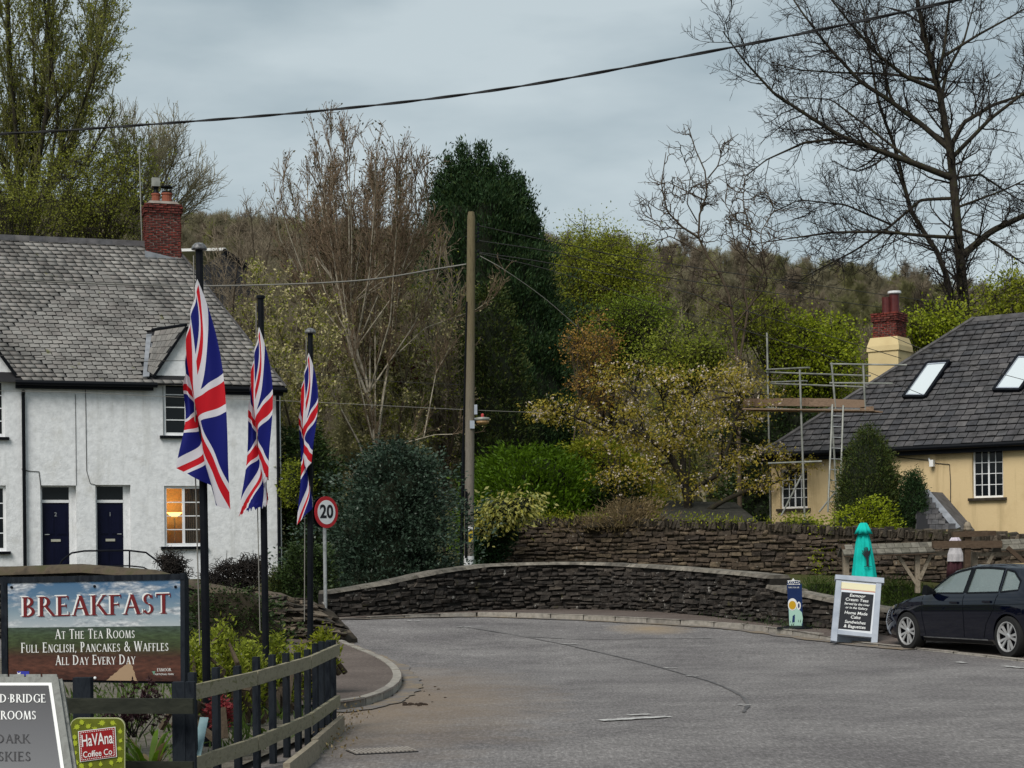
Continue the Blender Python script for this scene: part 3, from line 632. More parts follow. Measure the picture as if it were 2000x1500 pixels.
far_w = [(640, 1206), (750, 1202), (850, 1196), (950, 1191), (1050, 1188), (1150, 1189), (1250, 1192), (1350, 1199), (1450, 1211), (1530, 1222), (1640, 1234), (1740, 1242), (1800, 1244), (1860, 1245)]
p_off = lambda x: float(np.interp(x, [640, 940, 1560, 1680], [.012, .10, .10, .035]))
lift_ = lambda p: p_off(proj(p)[0])
par_base = [GP(x, y, p_off(x)) for x, y in far_w]
inner = curve([GP(560, 1209, .01)] + par_base, 80)
pav = strip('far_pavement', [p + Vector((0, 0, 0)) for p in far_k], [Vector((p.x, p.y + .25, float(h_road(p.x, p.y + .25)))) for p in inner], m['pave'], lift_)
kerb(pav, far_k, lambda p: lift_(p) + .008)
bay_k = curve([GP(*p) for p in ((1790, 1269), (1905, 1281), (2080, 1303), (2300, 1335))], 40); bay_w = curve([GP(*p) for p in ((1800, 1247), (1950, 1249), (2150, 1256), (2500, 1275))], 40)
bay = strip('parking_bay', bay_k, bay_w, m['pave'], .022); kerb(bay, bay_k, .03, .12)
# corner pavement with a rounded kerb
ck = curve([GP(*p) for p in ((640, 1391), (700, 1383), (745, 1370), (775, 1353), (786, 1333), (775, 1313), (745, 1293), (700, 1274), (655, 1255), (620, 1243))], 60)
ci = curve([GP(*p) for p in ((560, 1395), (560, 1370), (560, 1350), (560, 1300), (560, 1245))], 60)
cp = strip('corner_pavement', ck, ci, m['pave'], .09); kerb(cp, ck, .10, .12, .75)
# paint, seams and ironwork on the road
seam = curve([GP(*p) for p in ((890, 1222), (1000, 1240), (1080, 1255), (1120, 1263), (1240, 1291), (1320, 1313), (1390, 1333), (1440, 1355), (1460, 1375), (1452, 1392))], 70)
ribbon('tar_seam', seam, .042, m['tar'], jit=.5); ribbon('tar_seam', curve([GP(1030, 1244), GP(1140, 1249), GP(1260, 1248), GP(1390, 1247)], 24), .06, m['tar'], jit=.5)
def paint(pts, w): ribbon('road_marking', curve([GP(*p) for p in pts], 8), w, m['white_line'], jit=.25, lift=.012)
paint([(1172, 1409), (1240, 1405), (1306, 1401)], .16); paint([(1226, 1398.5), (1270, 1396.5)], .09)
for x, y in ((808, 1213), (906, 1225), (1112, 1258), (1310, 1305), (1352, 1321), (1452, 1378)):
    paint([(x-11, y), (x-4, y+.3)], .22 if y < 1300 else .12); paint([(x+3, y+.6), (x+10, y+1)], .22 if y < 1300 else .12)
for a, b in (((1580, 1247), (1600, 1250)), ((1320, 1222), (1345, 1224)), ((1960, 1302), (2000, 1306)), ((1870, 1294), (1885, 1296))): paint([a, b], .12)
m['grit'] = (lambda t: t.out(t.mix(t.math('MULTIPLY', t.math('SUBTRACT', t.noise(2.2, 7, .75), .44), 6, clamp=True), (.15, .138, .132), t.ramp(t.noise(18, 5, .8), [(.12, .09, .06), (.30, .235, .16)], .3, .7)), .95, .1))(NT('gutter_grit'))
sh_ = lambda L_, k: [p + Vector((q.y, -q.x, 0))*k for p, q in ((L_[i], (L_[min(i+1, len(L_)-1)] - L_[max(i-1, 0)]).normalized()) for i in range(len(L_)))]
ribbon('gutter_grit', sh_(far_k, .14), .30, m['grit'], lift=.012, jit=.35); ribbon('gutter_grit', sh_(ck, .12), .24, m['grit'], lift=.012, jit=.4)
g0 = GP(745, 1469); gr = thing('drain_grate', 'iron slotted drain grate let into the road by the picket fence', 'drain grate', g0); mb = MB()
gl, gR = GP(685, 1471), GP(806, 1465); gu = (gR-gl).normalized(); gv = Vector((0, 0, 1)).cross(gu)
m['iron'] = M_noise('worn_iron', [(.22, .19, .165), (.34, .31, .28)], 8, .7)
mb.box((gl+gR)/2 - gv*.0 + Vector((0, 0, .004)), ((gR-gl).length, .34, .008), Matrix((gu, gv, Vector((0, 0, 1)))).transposed()); mb.build('frame', m['roof_under'], gr)
for i in range(15):
    mb = MB(); c = gl.lerp(gR, (i+.5)/15) + Vector((0, 0, .012)); mb.beam(c - gv*.15, c + gv*.15, .018, .012); mb.build('bar', m['iron'], gr)
mb = MB(); r = random.Random(8)
for k in range(40):
    x, y = (r.gauss(812, 15), r.gauss(1376, 1.3)) if k < 22 else (r.gauss(815, 25), r.gauss(1350, 9)); p = GP(x, y); s_ = r.uniform(.010, .032) if k < 22 else r.uniform(.006, .015)
    mb.lathe([(s_, 0), (s_*.9, s_*.5), (s_*.4, s_*.8)], p, 6, Matrix.Rotation(r.uniform(0, 6), 3, 'Z') @ Matrix.Diagonal((1.5, 1, 1)))
setp(mb.build('mud_clods', M_noise('dark_mud', [(.018, .010, .006), (.04, .025, .015)], 20, .9)), kind='stuff')
# ------------------------------------------------------------------ bridge parapets and garden wall
top_far = {640: 1154, 750: 1137, 850: 1115, 950: 1101, 1050: 1097, 1150: 1097, 1250: 1102, 1350: 1109, 1450: 1117, 1512: 1124}
pp = []
fx = list(range(640, 1513, 24))
for x in fx:
    yb = np.interp(x, [p[0] for p in far_w], [p[1] for p in far_w]); b = GP(x, yb, p_off(x)); t = P(x, float(np.interp(x, sorted(top_far), [top_far[k] for k in sorted(top_far)])), F/b.y); pp.append((b.x, b.y, b.z, t.z - .07))
k_ = np.array(pp); sm = lambda v: np.convolve(np.r_[v[0]*2-v[6:0:-1], v, v[-1]*2-v[-2:-8:-1]], np.ones(13)/13, 'valid')[:len(v)]
pp = [tuple(r_) for r_ in np.stack([k_[:, 0], sm(k_[:, 1]), k_[:, 2], k_[:, 3]], 1)]
stone_wall('bridge_parapet', 'low blackened stone bridge parapet with a rising and falling curved top', pp, (m['stone_dark'], m['joint_dark']), course=(.05, .115), slen=(.14, .42), proud=.055, seed=2, jit=.32)
PARAPET = SC.objects['bridge_parapet']
def cope(parent, pts, mt, length=.75, over=.06, h=.09, thick=.5, seed=3, name='coping_stone'):
    r = random.Random(seed); L = path_len(pts); n = int(L/length); ms = []
    for i in range(5):
        mb = MB(); j = lambda: r.uniform(-.06, .06)
        mb.hexa([Vector(p) for p in ((-.492,-.5+j()*.5,-.5),(.492,-.5+j()*.5,-.5),(.492,.5,-.5),(-.492,.5,-.5),(-.49,-.4+j(),.5+j()),(.49,-.4+j(),.5+j()),(.49,.42,.5+j()),(-.49,.42,.5+j()))]); ms.append(mb.mesh(name, mt))
    M4 = []
    for i in range(n):
        a, _ = path_at(pts, i*L/n); b, _ = path_at(pts, (i+1)*L/n); A, B = Vector((a[0], a[1], a[3])), Vector((b[0], b[1], b[3])); t = (B-A).normalized(); hn = Vector((-t.y, t.x, 0)).normalized()
        M4.append(frame4((A+B)/2 + hn*(thick/2-over) + Vector((0, 0, h/2)), t*(B-A).length, hn*thick, t.cross(hn)*h))
    lay(name, parent, ms, M4, 300)
cope(PARAPET, pp, m['coping'], h=.065)
low = []
for x, yt in ((1502, 1143), (1540, 1153), (1640, 1173), (1740, 1191), (1800, 1200), (1860, 1208)):
    yb = np.interp(x, [p[0] for p in far_w], [p[1] for p in far_w]); b = GP(x, yb, p_off(x)); t = P(x, yt, F/b.y); low.append((b.x, b.y + (.06 if x < 1520 else 0), b.z, t.z - .06))
stone_wall('low_wall', 'low dark stone wall stepping down from the parapet behind the chalkboard', low, (m['stone_dark'], m['joint_dark']), course=(.065, .12), slen=(.2, .5), proud=.04, seed=5)
cope(SC.objects['low_wall'], low, m['coping'], seed=9, h=.07)
gw = []
for x, yt, yb, s in ((975, 1026, 1125, 64), (1100, 1026, 1130, 64.6), (1250, 1028, 1130, 66), (1500, 1036, 1140, 69), (1640, 1044, 1148, 71), (1850, 1054, 1160, 74), (2010, 1062, 1160, 77), (2120, 1068, 1170, 79)):
    t, b = P(x, yt, s), P(x, yb, s); gw.append((t.x, t.y, b.z, t.z))
stone_wall('garden_wall', 'tall brown rubble garden wall with upright stones along its top', gw, (m['stone_brown'], m['joint_brown']), course=(.065, .16), slen=(.16, .5), proud=.07, seed=11, jit=.2)
GW = SC.objects['garden_wall']; r = random.Random(12); ms = stone_meshes(m['stone_mid'], 6, 21, .2); M4 = []; d = 0; L = path_len(gw)
while d < L - .1:
    w = r.uniform(.05, .13); p, t = path_at(gw, d + w/2); n = Vector((-t.y, t.x, 0)); h = r.uniform(.2, .31)
    tl = Matrix.Rotation(r.gauss(.03, .1), 3, n)
    M4.append(frame4(Vector((p[0], p[1], p[3] + h/2 - .03)) - n*.05, (tl @ t)*w*.92, n*.5, (tl @ Vector((0, 0, 1)))*h)); d += w
lay('upright_stone', GW, ms, M4, 220, key=lambda i: -M4[i].col[0].length)
nb_ = []
for x, yt, s in ((-420, 1112, 104), (-200, 1111, 105), (0, 1110, 106), (160, 1106, 107), (300, 1118, 108), (380, 1141, 109), (480, 1159, 110), (545, 1168, 111), (590, 1192, 112), (640, 1246, 113)):
    t = P(x, yt, s); nb_.append((t.x, t.y, -.05, t.z - .05))
stone_wall('near_parapet', 'mossy stone parapet with a rounded mortar top running behind the breakfast banner', nb_[:7], (m['stone_dark'], m['joint_dark']), course=(.07, .13), slen=(.2, .5), proud=.05, seed=15, maxobj=200)
mb = MB(); ring = []
for i, p in enumerate(nb_[:7]):
    for j in range(9):
        a = math.pi*j/8; ring.append((p[0] + .02*math.sin(i*9+j), p[1] + .2 - .32*math.cos(a), p[3] - .06 + .15*math.sin(a) + .02*math.sin(i*5.3+j*1.7)))
fs = [(i*9+j, (i+1)*9+j, (i+1)*9+j+1, i*9+j+1) for i in range(6) for j in range(8)]
mb.add(ring, fs); mb.build('mortar_cap', m['lumpy_cope'], SC.objects['near_parapet'], True)
stone_wall('rubble_end', 'tumbled brown flat-stone end of the parapet sloping down to the pavement', nb_[6:], (m['stone_mid'], m['joint_brown']), course=(.05, .085), slen=(.18, .45), proud=.09, seed=17, jit=.3, thick=.9)
RE = SC.objects['rubble_end']; M4 = []; r = random.Random(3); ms = stone_meshes(m['stone_mid'], 6, 31, .3)
for k in range(70):
    p, t = path_at(nb_[6:], r.uniform(0, path_len(nb_[6:]))); n = Vector((-t.y, t.x, 0)); Rm = Matrix.Rotation(r.uniform(-.6, .6), 3, 'Z') @ Matrix.Rotation(r.gauss(.25, .15), 3, 'Y')
    M4.append(frame4(Vector((p[0], p[1], p[3] + r.uniform(-.02, .05))) + n*r.uniform(-.12, .6), Rm @ t*r.uniform(.2, .45), Rm @ n*r.uniform(.15, .3), Rm @ Vector((0, 0, 1))*r.uniform(.03, .06)))
lay('loose_stone', RE, ms, M4, 70)
# planted bed between the fence and the parapet
FC, FE = GP(356, 1560), GP(656, 1424)
bed = [Vector((FC.x-6, FC.y-.1, 0)), FC, FC.lerp(FE, .5), FE, GP(600, 1330), GP(585, 1275), Vector((nb_[6][0], nb_[6][1]-.1, 0)), Vector((nb_[3][0], nb_[3][1]-.1, 0)), Vector((nb_[0][0]+2, nb_[0][1]-.1, 0))]
mb = MB(); mb.poly([Vector((p.x, p.y, .05)) for p in bed]); setp(mb.build('garden_bed', M_noise('gritty_bed', [(.05,.04,.03), (.14,.125,.10), (.08,.07,.05)], 7, .95, .8, 40)), kind='structure')
# ------------------------------------------------------------------ houses
def wall_holes(mb, O, u, nb, a0, a1, z0, z1, holes, depth=.22, mi=0):
    A = sorted({a0, a1, *[h[0] for h in holes], *[h[1] for h in holes]}); Zs = sorted({z0, z1, *[h[2] for h in holes], *[h[3] for h in holes]})
    pt = lambda a, z, d=0: O + u*a + nb*d + Vector((0, 0, z - O.z))
    for i in range(len(A)-1):
        for j in range(len(Zs)-1):
            ca, cz = (A[i]+A[i+1])/2, (Zs[j]+Zs[j+1])/2
            if any(h[0] < ca < h[1] and h[2] < cz < h[3] for h in holes): continue
            mb.poly([pt(A[i], Zs[j]), pt(A[i+1], Zs[j]), pt(A[i+1], Zs[j+1]), pt(A[i], Zs[j+1])], mi)
    for a, b, c, d in holes:
        for p in (((a, c), (a, d)), ((a, d), (b, d)), ((b, d), (b, c)), ((b, c), (a, c))):
            mb.poly([pt(*p[0]), pt(*p[1]), pt(*p[1], depth), pt(*p[0], depth)], mi)
class Facade:
    def __init__(s, A, B):
        s.O = Vector((B.x, B.y, 0)); s.u = Vector((B.x-A.x, B.y-A.y, 0)).normalized(); s.nb = Vector((-s.u.y, s.u.x, 0)); s.R = Matrix((s.u, s.nb, Vector((0, 0, 1)))).transposed()
    def az(s, px, py): h = plane_hit(px, py, s.O, s.nb); return (h - s.O).dot(s.u), h.z
    def pt(s, a, z, d=0): return s.O + s.u*a + s.nb*d + Vector((0, 0, z))
    def rect(s, x0, x1, y0, y1):
        a0 = s.az(x0, (y0+y1)/2)[0]; a1 = s.az(x1, (y0+y1)/2)[0]; c = (x0+x1)/2; return a0, a1, s.az(c, y1)[1], s.az(c, y0)[1]
def window(parent, fa, rc, cols, rows, rec=.1, fr=.055, bar=.028, panes=None, sill=True, sill_m=None, mull=None):
    a0, a1, z0, z1 = rc; mb = MB(); bx = lambda aa, ab, za, zb, d=rec, t=.05: mb.box(fa.pt((aa+ab)/2, (za+zb)/2, d+t/2), (ab-aa, t, zb-za), fa.R)
    bx(a0, a0+fr, z0, z1); bx(a1-fr, a1, z0, z1); bx(a0+fr, a1-fr, z0, z0+fr*1.2); bx(a0+fr, a1-fr, z1-fr, z1)
    iw, ih = (a1-a0-2*fr), (z1-z0-2.2*fr); zb = z0+fr*1.2
    for i in range(1, cols):
        w = (fr if (mull and i in mull) else bar); a = a0+fr+iw*i/cols; bx(a-w/2, a+w/2, zb, z1-fr, rec+.004, .042)
    for j in range(1, rows):
        z = zb+ih*j/rows; bx(a0+fr, a1-fr, z-bar/2, z+bar/2, rec+.008, .034)
    w = mb.build('window', m['white_paint'], parent); me = {}
    for i in range(cols):
        for j in range(rows):
            mt = (panes(i, j) if panes else None) or m['pane']; q = MB(); tilt = random.uniform(-.004, .004)
            aa, ab, za, zc = a0+fr+iw*i/cols+.004, a0+fr+iw*(i+1)/cols-.004, zb+ih*j/rows+.004, zb+ih*(j+1)/rows-.004
            q.hexa([fa.pt(aa, za, rec+.022), fa.pt(ab, za, rec+.022+tilt), fa.pt(ab, za, rec+.03+tilt), fa.pt(aa, za, rec+.03), fa.pt(aa, zc, rec+.022), fa.pt(ab, zc, rec+.022+tilt), fa.pt(ab, zc, rec+.03+tilt), fa.pt(aa, zc, rec+.03)]); q.build('pane', mt, w)
    if sill:
        q = MB(); q.box(fa.pt((a0+a1)/2, z0-.045, .03), (a1-a0+.22, .26, .08), fa.R); q.build('sill', sill_m or m['black_gutter'], w)
    return w
# --- white terrace
fa = Facade(P(30, 1000, 70.5), P(549, 1000, 67.3)); u, nb = fa.u, fa.nb
house = thing('white_house', 'white roughcast terraced house with a pale slate roof and two navy doors', 'house', fa.pt(-5, 1.0))
PHI = math.radians(50); v = nb*math.cos(PHI) + Vector((0, 0, math.sin(PHI))); rn = u.cross(v)
ez = fa.az(300, 748)[1]; E0 = fa.pt(0, ez, -.22)
rp = lambda px, py: plane_hit(px, py, E0, rn)
ab = lambda p: ((p - E0).dot(u), (p - E0).dot(v))
A_ = rp(338, 476); E_ = rp(558, 755); aA, bA = ab(A_); aE, bE = ab(E_); SK = (aA - aE)/(bA - bE); aL = ab(rp(-420, 740))[0]
holes = {'door1': fa.rect(80, 150, 948, 1190), 'door2': fa.rect(187.5, 256, 947, 1190), 'low': fa.rect(321, 397, 949, 1067), 'up': fa.rect(319, 405, 741, 851), 'l_low': fa.rect(-75, 12, 948, 1077), 'l_up': fa.rect(-75, 9, 741, 853)}
za = fa.az(300, 1190)[1]
gz = lambda h: (h[0], h[1], max(h[2], za), h[3])
mb = MB(); wr = fa.az(549, 900)[0]; wl = fa.az(-430, 900)[0]; depth_h = 2*(A_ - E0).dot(nb) - .4
wall_top = ez - .06
HL = [gz(h) for h in holes.values()]
HLc = [(a, b, c, min(d, wall_top)) for a, b, c, d in HL]
wall_holes(mb, fa.pt(0, 0), u, nb, wl, wr, za - .6, wall_top, [(a, b, max(c, za), d) for a, b, c, d in HLc])
mb.poly([fa.pt(wr, za-.6), fa.pt(wr, za-.6, depth_h), fa.pt(wr, wall_top, depth_h), fa.pt(wr, wall_top)])
mb.build('wall', m['render'], house)
# roof: underlay plus slates with skewed joints
mb = MB(); back = lambda p: p + nb*(2*((A_-E0).dot(nb) - (p-E0).dot(nb)))
RL = E0 + u*(aL) + v*bA; EL = E0 + u*aL + v*bE; dn = rn*-.03
mb.poly([EL+dn, E_+dn, A_+dn, RL+dn]); mb.poly([E_+dn, back(E_)+dn, A_+dn]); mb.poly([back(EL)+dn, RL+dn, A_+dn, back(E_)+dn])
roof = mb.build('roof', m['roof_under'], house)
dorm = [(281, 742), (295, 650), (366, 640), (432, 742)]; dormL = [(-200, 742), (-105, 650), (-38, 640), (36, 742)]
ms = slate_meshes(m['slate_grey'], 0, 5, 2); M4 = []; rw = .168; sw = .275; nrow = int((bA - bE)/rw); r = random.Random(6)
for i in range(nrow):
    b = bE + i*rw; a = aL + (i % 2)*sw/2 + r.uniform(-.02, .02); lim = aE + SK*(b - bE)
    while a < lim - .05:
        w = sw*r.uniform(.96, 1.04); w = min(w, lim - a); c = E0 + u*(a + w/2 + SK*0) + v*b; x, y = proj(c + v*.08)
        if not in_poly(x, y, dorm) and not in_poly(x, y, dormL):
            M4.append(frame4(c + rn*.006, u*w, (v + u*SK)*rw*r.uniform(.98, 1.02), rn*.016))
        a += w
lay('slate', house, ms, M4, 300, key=lambda i: abs(proj(M4[i].translation)[0]-200)*.6 + abs(proj(M4[i].translation)[1]-660))
# hip side slates (simple courses seen only from the side)
# ridge tiles
n = 26; R0_ = RL; 
for i in range(n):
    a, b = RL.lerp(A_ - u*.2, i/n), RL.lerp(A_ - u*.2, (i+1)/n); q = MB(); t = (b-a).normalized()
    q.hexa([a - v*.22 + rn*.0 + t*.006, b - v*.22 - t*.006, b + nb*.16 - Vector((0, 0, .16)) - t*.006, a + nb*.16 - Vector((0, 0, .16)) + t*.006, a - v*.21 + rn*.03, b - v*.21 + rn*.03, b + Vector((0, 0, .05)), a + Vector((0, 0, .05))]); q.build('ridge_tile', m['slate_dark'], roof)
q = MB(); q.beam(E_ + rn*.01, A_ + rn*.01, .06, .03, rn); q.build('hip_edge', m['slate_dark'], roof)
# dormers: white gable over the window with a slated cheek
def dormer(apex, lft, rgt, ridge_back, foot_back, win):
    ap, bl, br = [plane_hit(*p, fa.pt(0, 0, -.02), nb) for p in (apex, lft, rgt)]
    gb = MB(); k = Vector((0, 0, 1)); z = fa.pt(0, wall_top-.02).z
    gb.prism([Vector((bl.x, bl.y, wall_top+.002)) + nb*.022, bl + nb*.022, ap + nb*.022, br + nb*.022, Vector((br.x, br.y, wall_top+.002)) + nb*.022], nb*.3)
    d = gb.build('dormer', m['render'], house)
    rb, fb = rp(*ridge_back) + rn*.03, rp(*foot_back) + rn*.03; o = -nb*.1; mirror = br - bl
    q = MB(); up_ = Vector((0, 0, .06)); 
    q.hexa([bl+o, ap+o, rb, fb, bl+o+up_, ap+o+up_, rb+up_, fb+up_]); q.build('dormer_roof', m['roof_under'], d)
    q = MB(); rb2 = rb + mirror*.35 + nb*.4; fb2 = br + nb*.9; q.hexa([br+o, ap+o, rb2, fb2, br+o+up_, ap+o+up_, rb2+up_, fb2+up_]); q.build('dormer_roof', m['slate_grey'], d)
    nr = 7
    for i in range(nr):                                             # slates on the cheek, course by course
        for j in range(5):
            f = lambda s_, t_: (bl+o).lerp(fb, s_).lerp((ap+o).lerp(rb, s_), t_) + up_
            t0, t1 = i/nr, (i+1.08)/nr; s0, s1 = (j + .03 + (i % 2)*.45)/5.5, (j + .97 + (i % 2)*.45)/5.5; t1 = min(t1, 1)
            c = [f(s0, t0), f(s1, t0), f(s1, t1), f(s0, t1)]; nn = (c[1]-c[0]).cross(c[3]-c[0]).normalized(); nn = nn if nn.z > 0 else -nn
            q = MB(); q.hexa([c[0]+nn*.004, c[1]+nn*.004, c[2], c[3], c[0]+nn*.024, c[1]+nn*.024, c[2]+nn*.008, c[3]+nn*.008]); q.build('slate', m['slate_grey'], d)
    q = MB(); q.tube([ap+o+up_*1.4, rb+up_*1.4], .05, 6); q.build('dormer_ridge', m['black_gutter'], d)
    q = MB(); q.beam(bl+o*1.15, ap+o*1.15 + Vector((0, 0, .02)), .03, .07); q.beam(br+o*1.15, ap+o*1.15 + Vector((0, 0, .02)), .03, .09); q.build('bargeboard', m['black_gutter'], d)
    l0 = rp(*ridge_back) + u*-.1; q = MB(); g0, g1 = rp(ridge_back[0]-6, ridge_back[1]+3), rp(foot_back[0]-7, foot_back[1]+8)
    q.hexa([g1-u*.02+rn*.02, g1+u*.16+rn*.02, g0+u*.10+rn*.02, g0-u*.08+rn*.02, g1-u*.02+rn*.045, g1+u*.16+rn*.07, g0+u*.10+rn*.07, g0-u*.08+rn*.045]); q.build('flashing', m['lead'], d)
    return d
dormer((363, 641), (299, 737), (427, 737), (297, 652), (287, 730), None)
dormer((-40, 639), (-104, 737), (33, 737), (-106, 650), (-116, 730), None)
dk = lambda h: (h[0], h[1], h[2], h[3])
window(house, fa, holes['up'], 2, 4, rec=.06, fr=.075)
window(house, fa, holes['l_up'], 2, 4, rec=.06, fr=.075); window(house, fa, holes['l_low'], 2, 4, rec=.1, fr=.075)
window(house, fa, holes['low'], 2, 4, rec=.07, fr=.075, mull=(1,), panes=lambda i, j: m['pane_lit'])
# lit room behind the lower window
a0, a1, z0, z1 = holes['low']; mb = MB(); D = 1.3; w0, w1, f0, f1 = a0-.7, a1+.5, z0-.5, z1+.25
for c in ([(w0,f0),(w1,f0),(w1,f1),(w0,f1)],): mb.poly([fa.pt(a, z, D) for a, z in c])
for (p, q_) in (((w0,f0),(w0,f1)), ((w0,f1),(w1,f1)), ((w1,f1),(w1,f0)), ((w1,f0),(w0,f0))): mb.poly([fa.pt(*p, .24), fa.pt(*q_, .24), fa.pt(*q_, D), fa.pt(*p, D)])
mb.build('room_lining', M_noise('warm_wallpaper', [(.36,.25,.13), (.42,.31,.17)], 2, .9), house)
q = MB(); cpt = fa.pt(a0 + (a1-a0)*.33, z0 + (z1-z0)*.50, .62)
q.lathe([(.10, 0), (.22, .12), (.235, .12)], cpt, 16); q.build('lamp_shade', M_emit('lit_lamp_shade', (1.0, .62, .16), 2.4), house)
q = MB(); q.tube([cpt - Vector((0, 0, .75)), cpt], .02, 6); q.build('lamp_stem', m['brass'], house)
lp = bpy.data.lights.new('lamp_light', 'POINT'); lp.energy = 16; lp.color = (1, .55, .16); lp.shadow_soft_size = .08
lo = link('lamp_light', lp, house); lo.location = cpt + Vector((-.1, 0, .3)); lo.matrix_parent_inverse = world_of(house).inverted()
q = MB(); r = random.Random(2)
for sx in (a1-.06, a1-.30):
    q.grid(lambda s_, t_: fa.pt(sx - .26*s_, z0 + (z1-z0)*t_, .3 + .025*math.sin(s_*26)), 24, 2)
q.uv = None; q.build('curtain', M_flat('tan_curtain', (.16, .12, .075), .9), house)
# doors
for key, num in (('door1', '2'), ('door2', '1')):
    a0, a1, z0, z1 = holes[key]; a1 = a1 - .14; zt = fa.az(110, 978)[1]; zf = z1 - .06; rec = .2
    mb = MB(); bx = lambda q, aa, ab_, za_, zb_, d=rec, t=.05: q.box(fa.pt((aa+ab_)/2, (za_+zb_)/2, d+t/2), (ab_-aa, t, zb_-za_), fa.R)
    z0 = zt - 2.0
    bx(mb, a0+.055, a1-.05, z0, zt-.05, rec+.02)
    for ca in (.3, .7):
        for zA, zB in ((.18, .72), (1.05, 1.75)):
            c = a0 + (a1-a0)*ca; bx(mb, c-.13, c+.13, z0+zA, z0+zB, rec+.008, .02); bx(mb, c-.10, c+.10, z0+zA+.03, z0+zB-.03, rec-.002, .02)
    dr = mb.build('door', m['navy'], house)
    q = MB(); bx(q, a0, a0+.055, z0, z1); bx(q, a1-.05, a1+.02, z0, z1); bx(q, a0+.055, a1-.05, zt-.05, zt+.03, rec-.01, .07); bx(q, a0+.055, a1-.05, z1-.04, z1); q.build('door_frame', m['white_paint'], dr); q = MB(); bx(q, a1+.02, a1+.14, z0, z1, rec, .05); q.build('reveal', m['render'], dr)
    q = MB(); bx(q, a0+.055, a1-.05, zt+.03, z1-.04, rec+.02, .02); q.build('fanlight', m['pane'], dr)
    c = (a0+a1)/2; q = MB(); bx(q, c-.13, c+.13, z0+.86, z0+.93, rec-.004, .02); q.build('letterbox', m['brass'], dr)
    q = MB(); ha = a0+.12 if num == '2' else a1-.11; q.tube([fa.pt(ha, z0+1.06, rec), fa.pt(ha, z0+1.06, rec-.05), fa.pt(ha+(.12 if num == '2' else -.12), z0+1.06, rec-.05)], .013, 6); q.build('handle', m['steel'], dr)
    text(num, .16, m['steel'], fa.pt(c, z0+1.62, rec+.0), u, (0, 0, 1), dr, 'door_number')
    q = MB(); q.box(fa.pt(c, z0-.08, .05), (a1-a0+.2, .5, .14), fa.R); q.build('door_step', m['coping'], dr)
# gutters, fascia, pipes, wires on the wall
q = MB()
for x0, x1, y0, y1 in ((30, 307, 741, 750), (421, 560, 756, 758)):
    p, p2 = rp(x0, y0) - nb*.05, rp(x1, y1) - nb*.05; p.z = p2.z = (p.z+p2.z)/2 - .06; q.tube([p, p2], .075, 8); q.beam(p + nb*.10 + Vector((0, 0, -.07)), p2 + nb*.10 - Vector((0, 0, .07)) - u*.1, .04, .17)
q.build('gutter', m['black_gutter'], house)
def pipe(px, y0, y1, par=house, f=fa, mt=m['black_gutter'], r_=.05, off=.09):
    p, p2 = f.pt(*f.az(px, y0), -off), f.pt(*f.az(px+ (y1-y0)*.011, y1), -off); q = MB(); q.tube([p + Vector((0, 0, .1)) - f.nb*.15, p, p2], r_, 8); q.build('downpipe', mt, par)
pipe(45, 772, 1120); pipe(541, 772, 1140)
wall_wire = lambda pts, r_=.011: (lambda q: (q.tube([fa.pt(*fa.az(*p), -.015) for p in pts], r_, 5), q.build('wall_cable', m['wire'], house)))(MB())
wall_wire([(167, 760), (168, 850), (169, 920), (176, 944), (196, 950)], .009); wall_wire([(147, 770), (148, 860), (149, 948)], .007); wall_wire([(42, 916), (56, 920), (76, 921), (80, 955)]); wall_wire([(318, 755), (319, 850)], .007)
# chimney stack
cc = A_ - u*.30 + Vector((0, 0, 0)); cz = lambda py: CAM.z + ((HOR-py)*cR + 684*sR)*cc.y/F
cx = rp(317, 476); cw, cd = 66/F*cc.y, .85
chim = thing('temp', '', '') ; bpy.data.objects.remove(chim)
o = Vector((CAM.x + ray(316, 440).x*cc.y, cc.y, 0)); zt_, zb_ = cz(402), cz(512)
mb = MB(); mb.box((o.x, o.y, (zt_+zb_)/2 - .3), (cw-.03, cd-.03, zt_-zb_+.6), fa.R); chimney = mb.build('chimney', m['mortar'], house)
bm_ = stone_meshes(m['brick'], 5, 9, .03); M4 = []; hh = .075; z = zb_ - .02; row = 0; r = random.Random(5)
while z < zt_ - .02:
    ov = .045 if zt_ - .36 < z < zt_ - .2 else (.06 if zt_-.12 > z > zt_-.2 else (.03 if z > zt_ - .12 else 0))
    for (ax, ay, half) in ((u, nb, (cw, cd)), (nb, -u, (cd, cw)), (-nb, u, (cd, cw))):
        Lw = half[0] + 2*ov; k = max(1, round(Lw/.225)); 
        for i in range(-1, k+1):
            x0 = (i + (row % 2)*.5)*Lw/k; x1 = x0 + Lw/k; x0, x1 = max(0, x0), min(Lw, x1)
            if x1 - x0 < .05: continue
            c = Vector((o.x, o.y, z + hh/2)) + ax*((x0+x1)/2 - Lw/2) - ay*(half[1]/2 + ov)
            M4.append(frame4(c - ay*.004, ax*(x1-x0-.016), ay*.1, Vector((0, 0, 1))*(hh-.016)))
    z += hh; row += 1
lay('brick', chimney, bm_, M4, 300, key=lambda i: M4[i].translation.y)
q = MB(); q.lathe([(cw*.66, zt_-.02), (cw*.55, zt_+.07), (.1, zt_+.12)], (o.x, o.y, 0), 4, fa.R @ Matrix.Rotation(math.pi/4, 3, 'Z')); q.build('flaunching', m['mortar'], chimney)
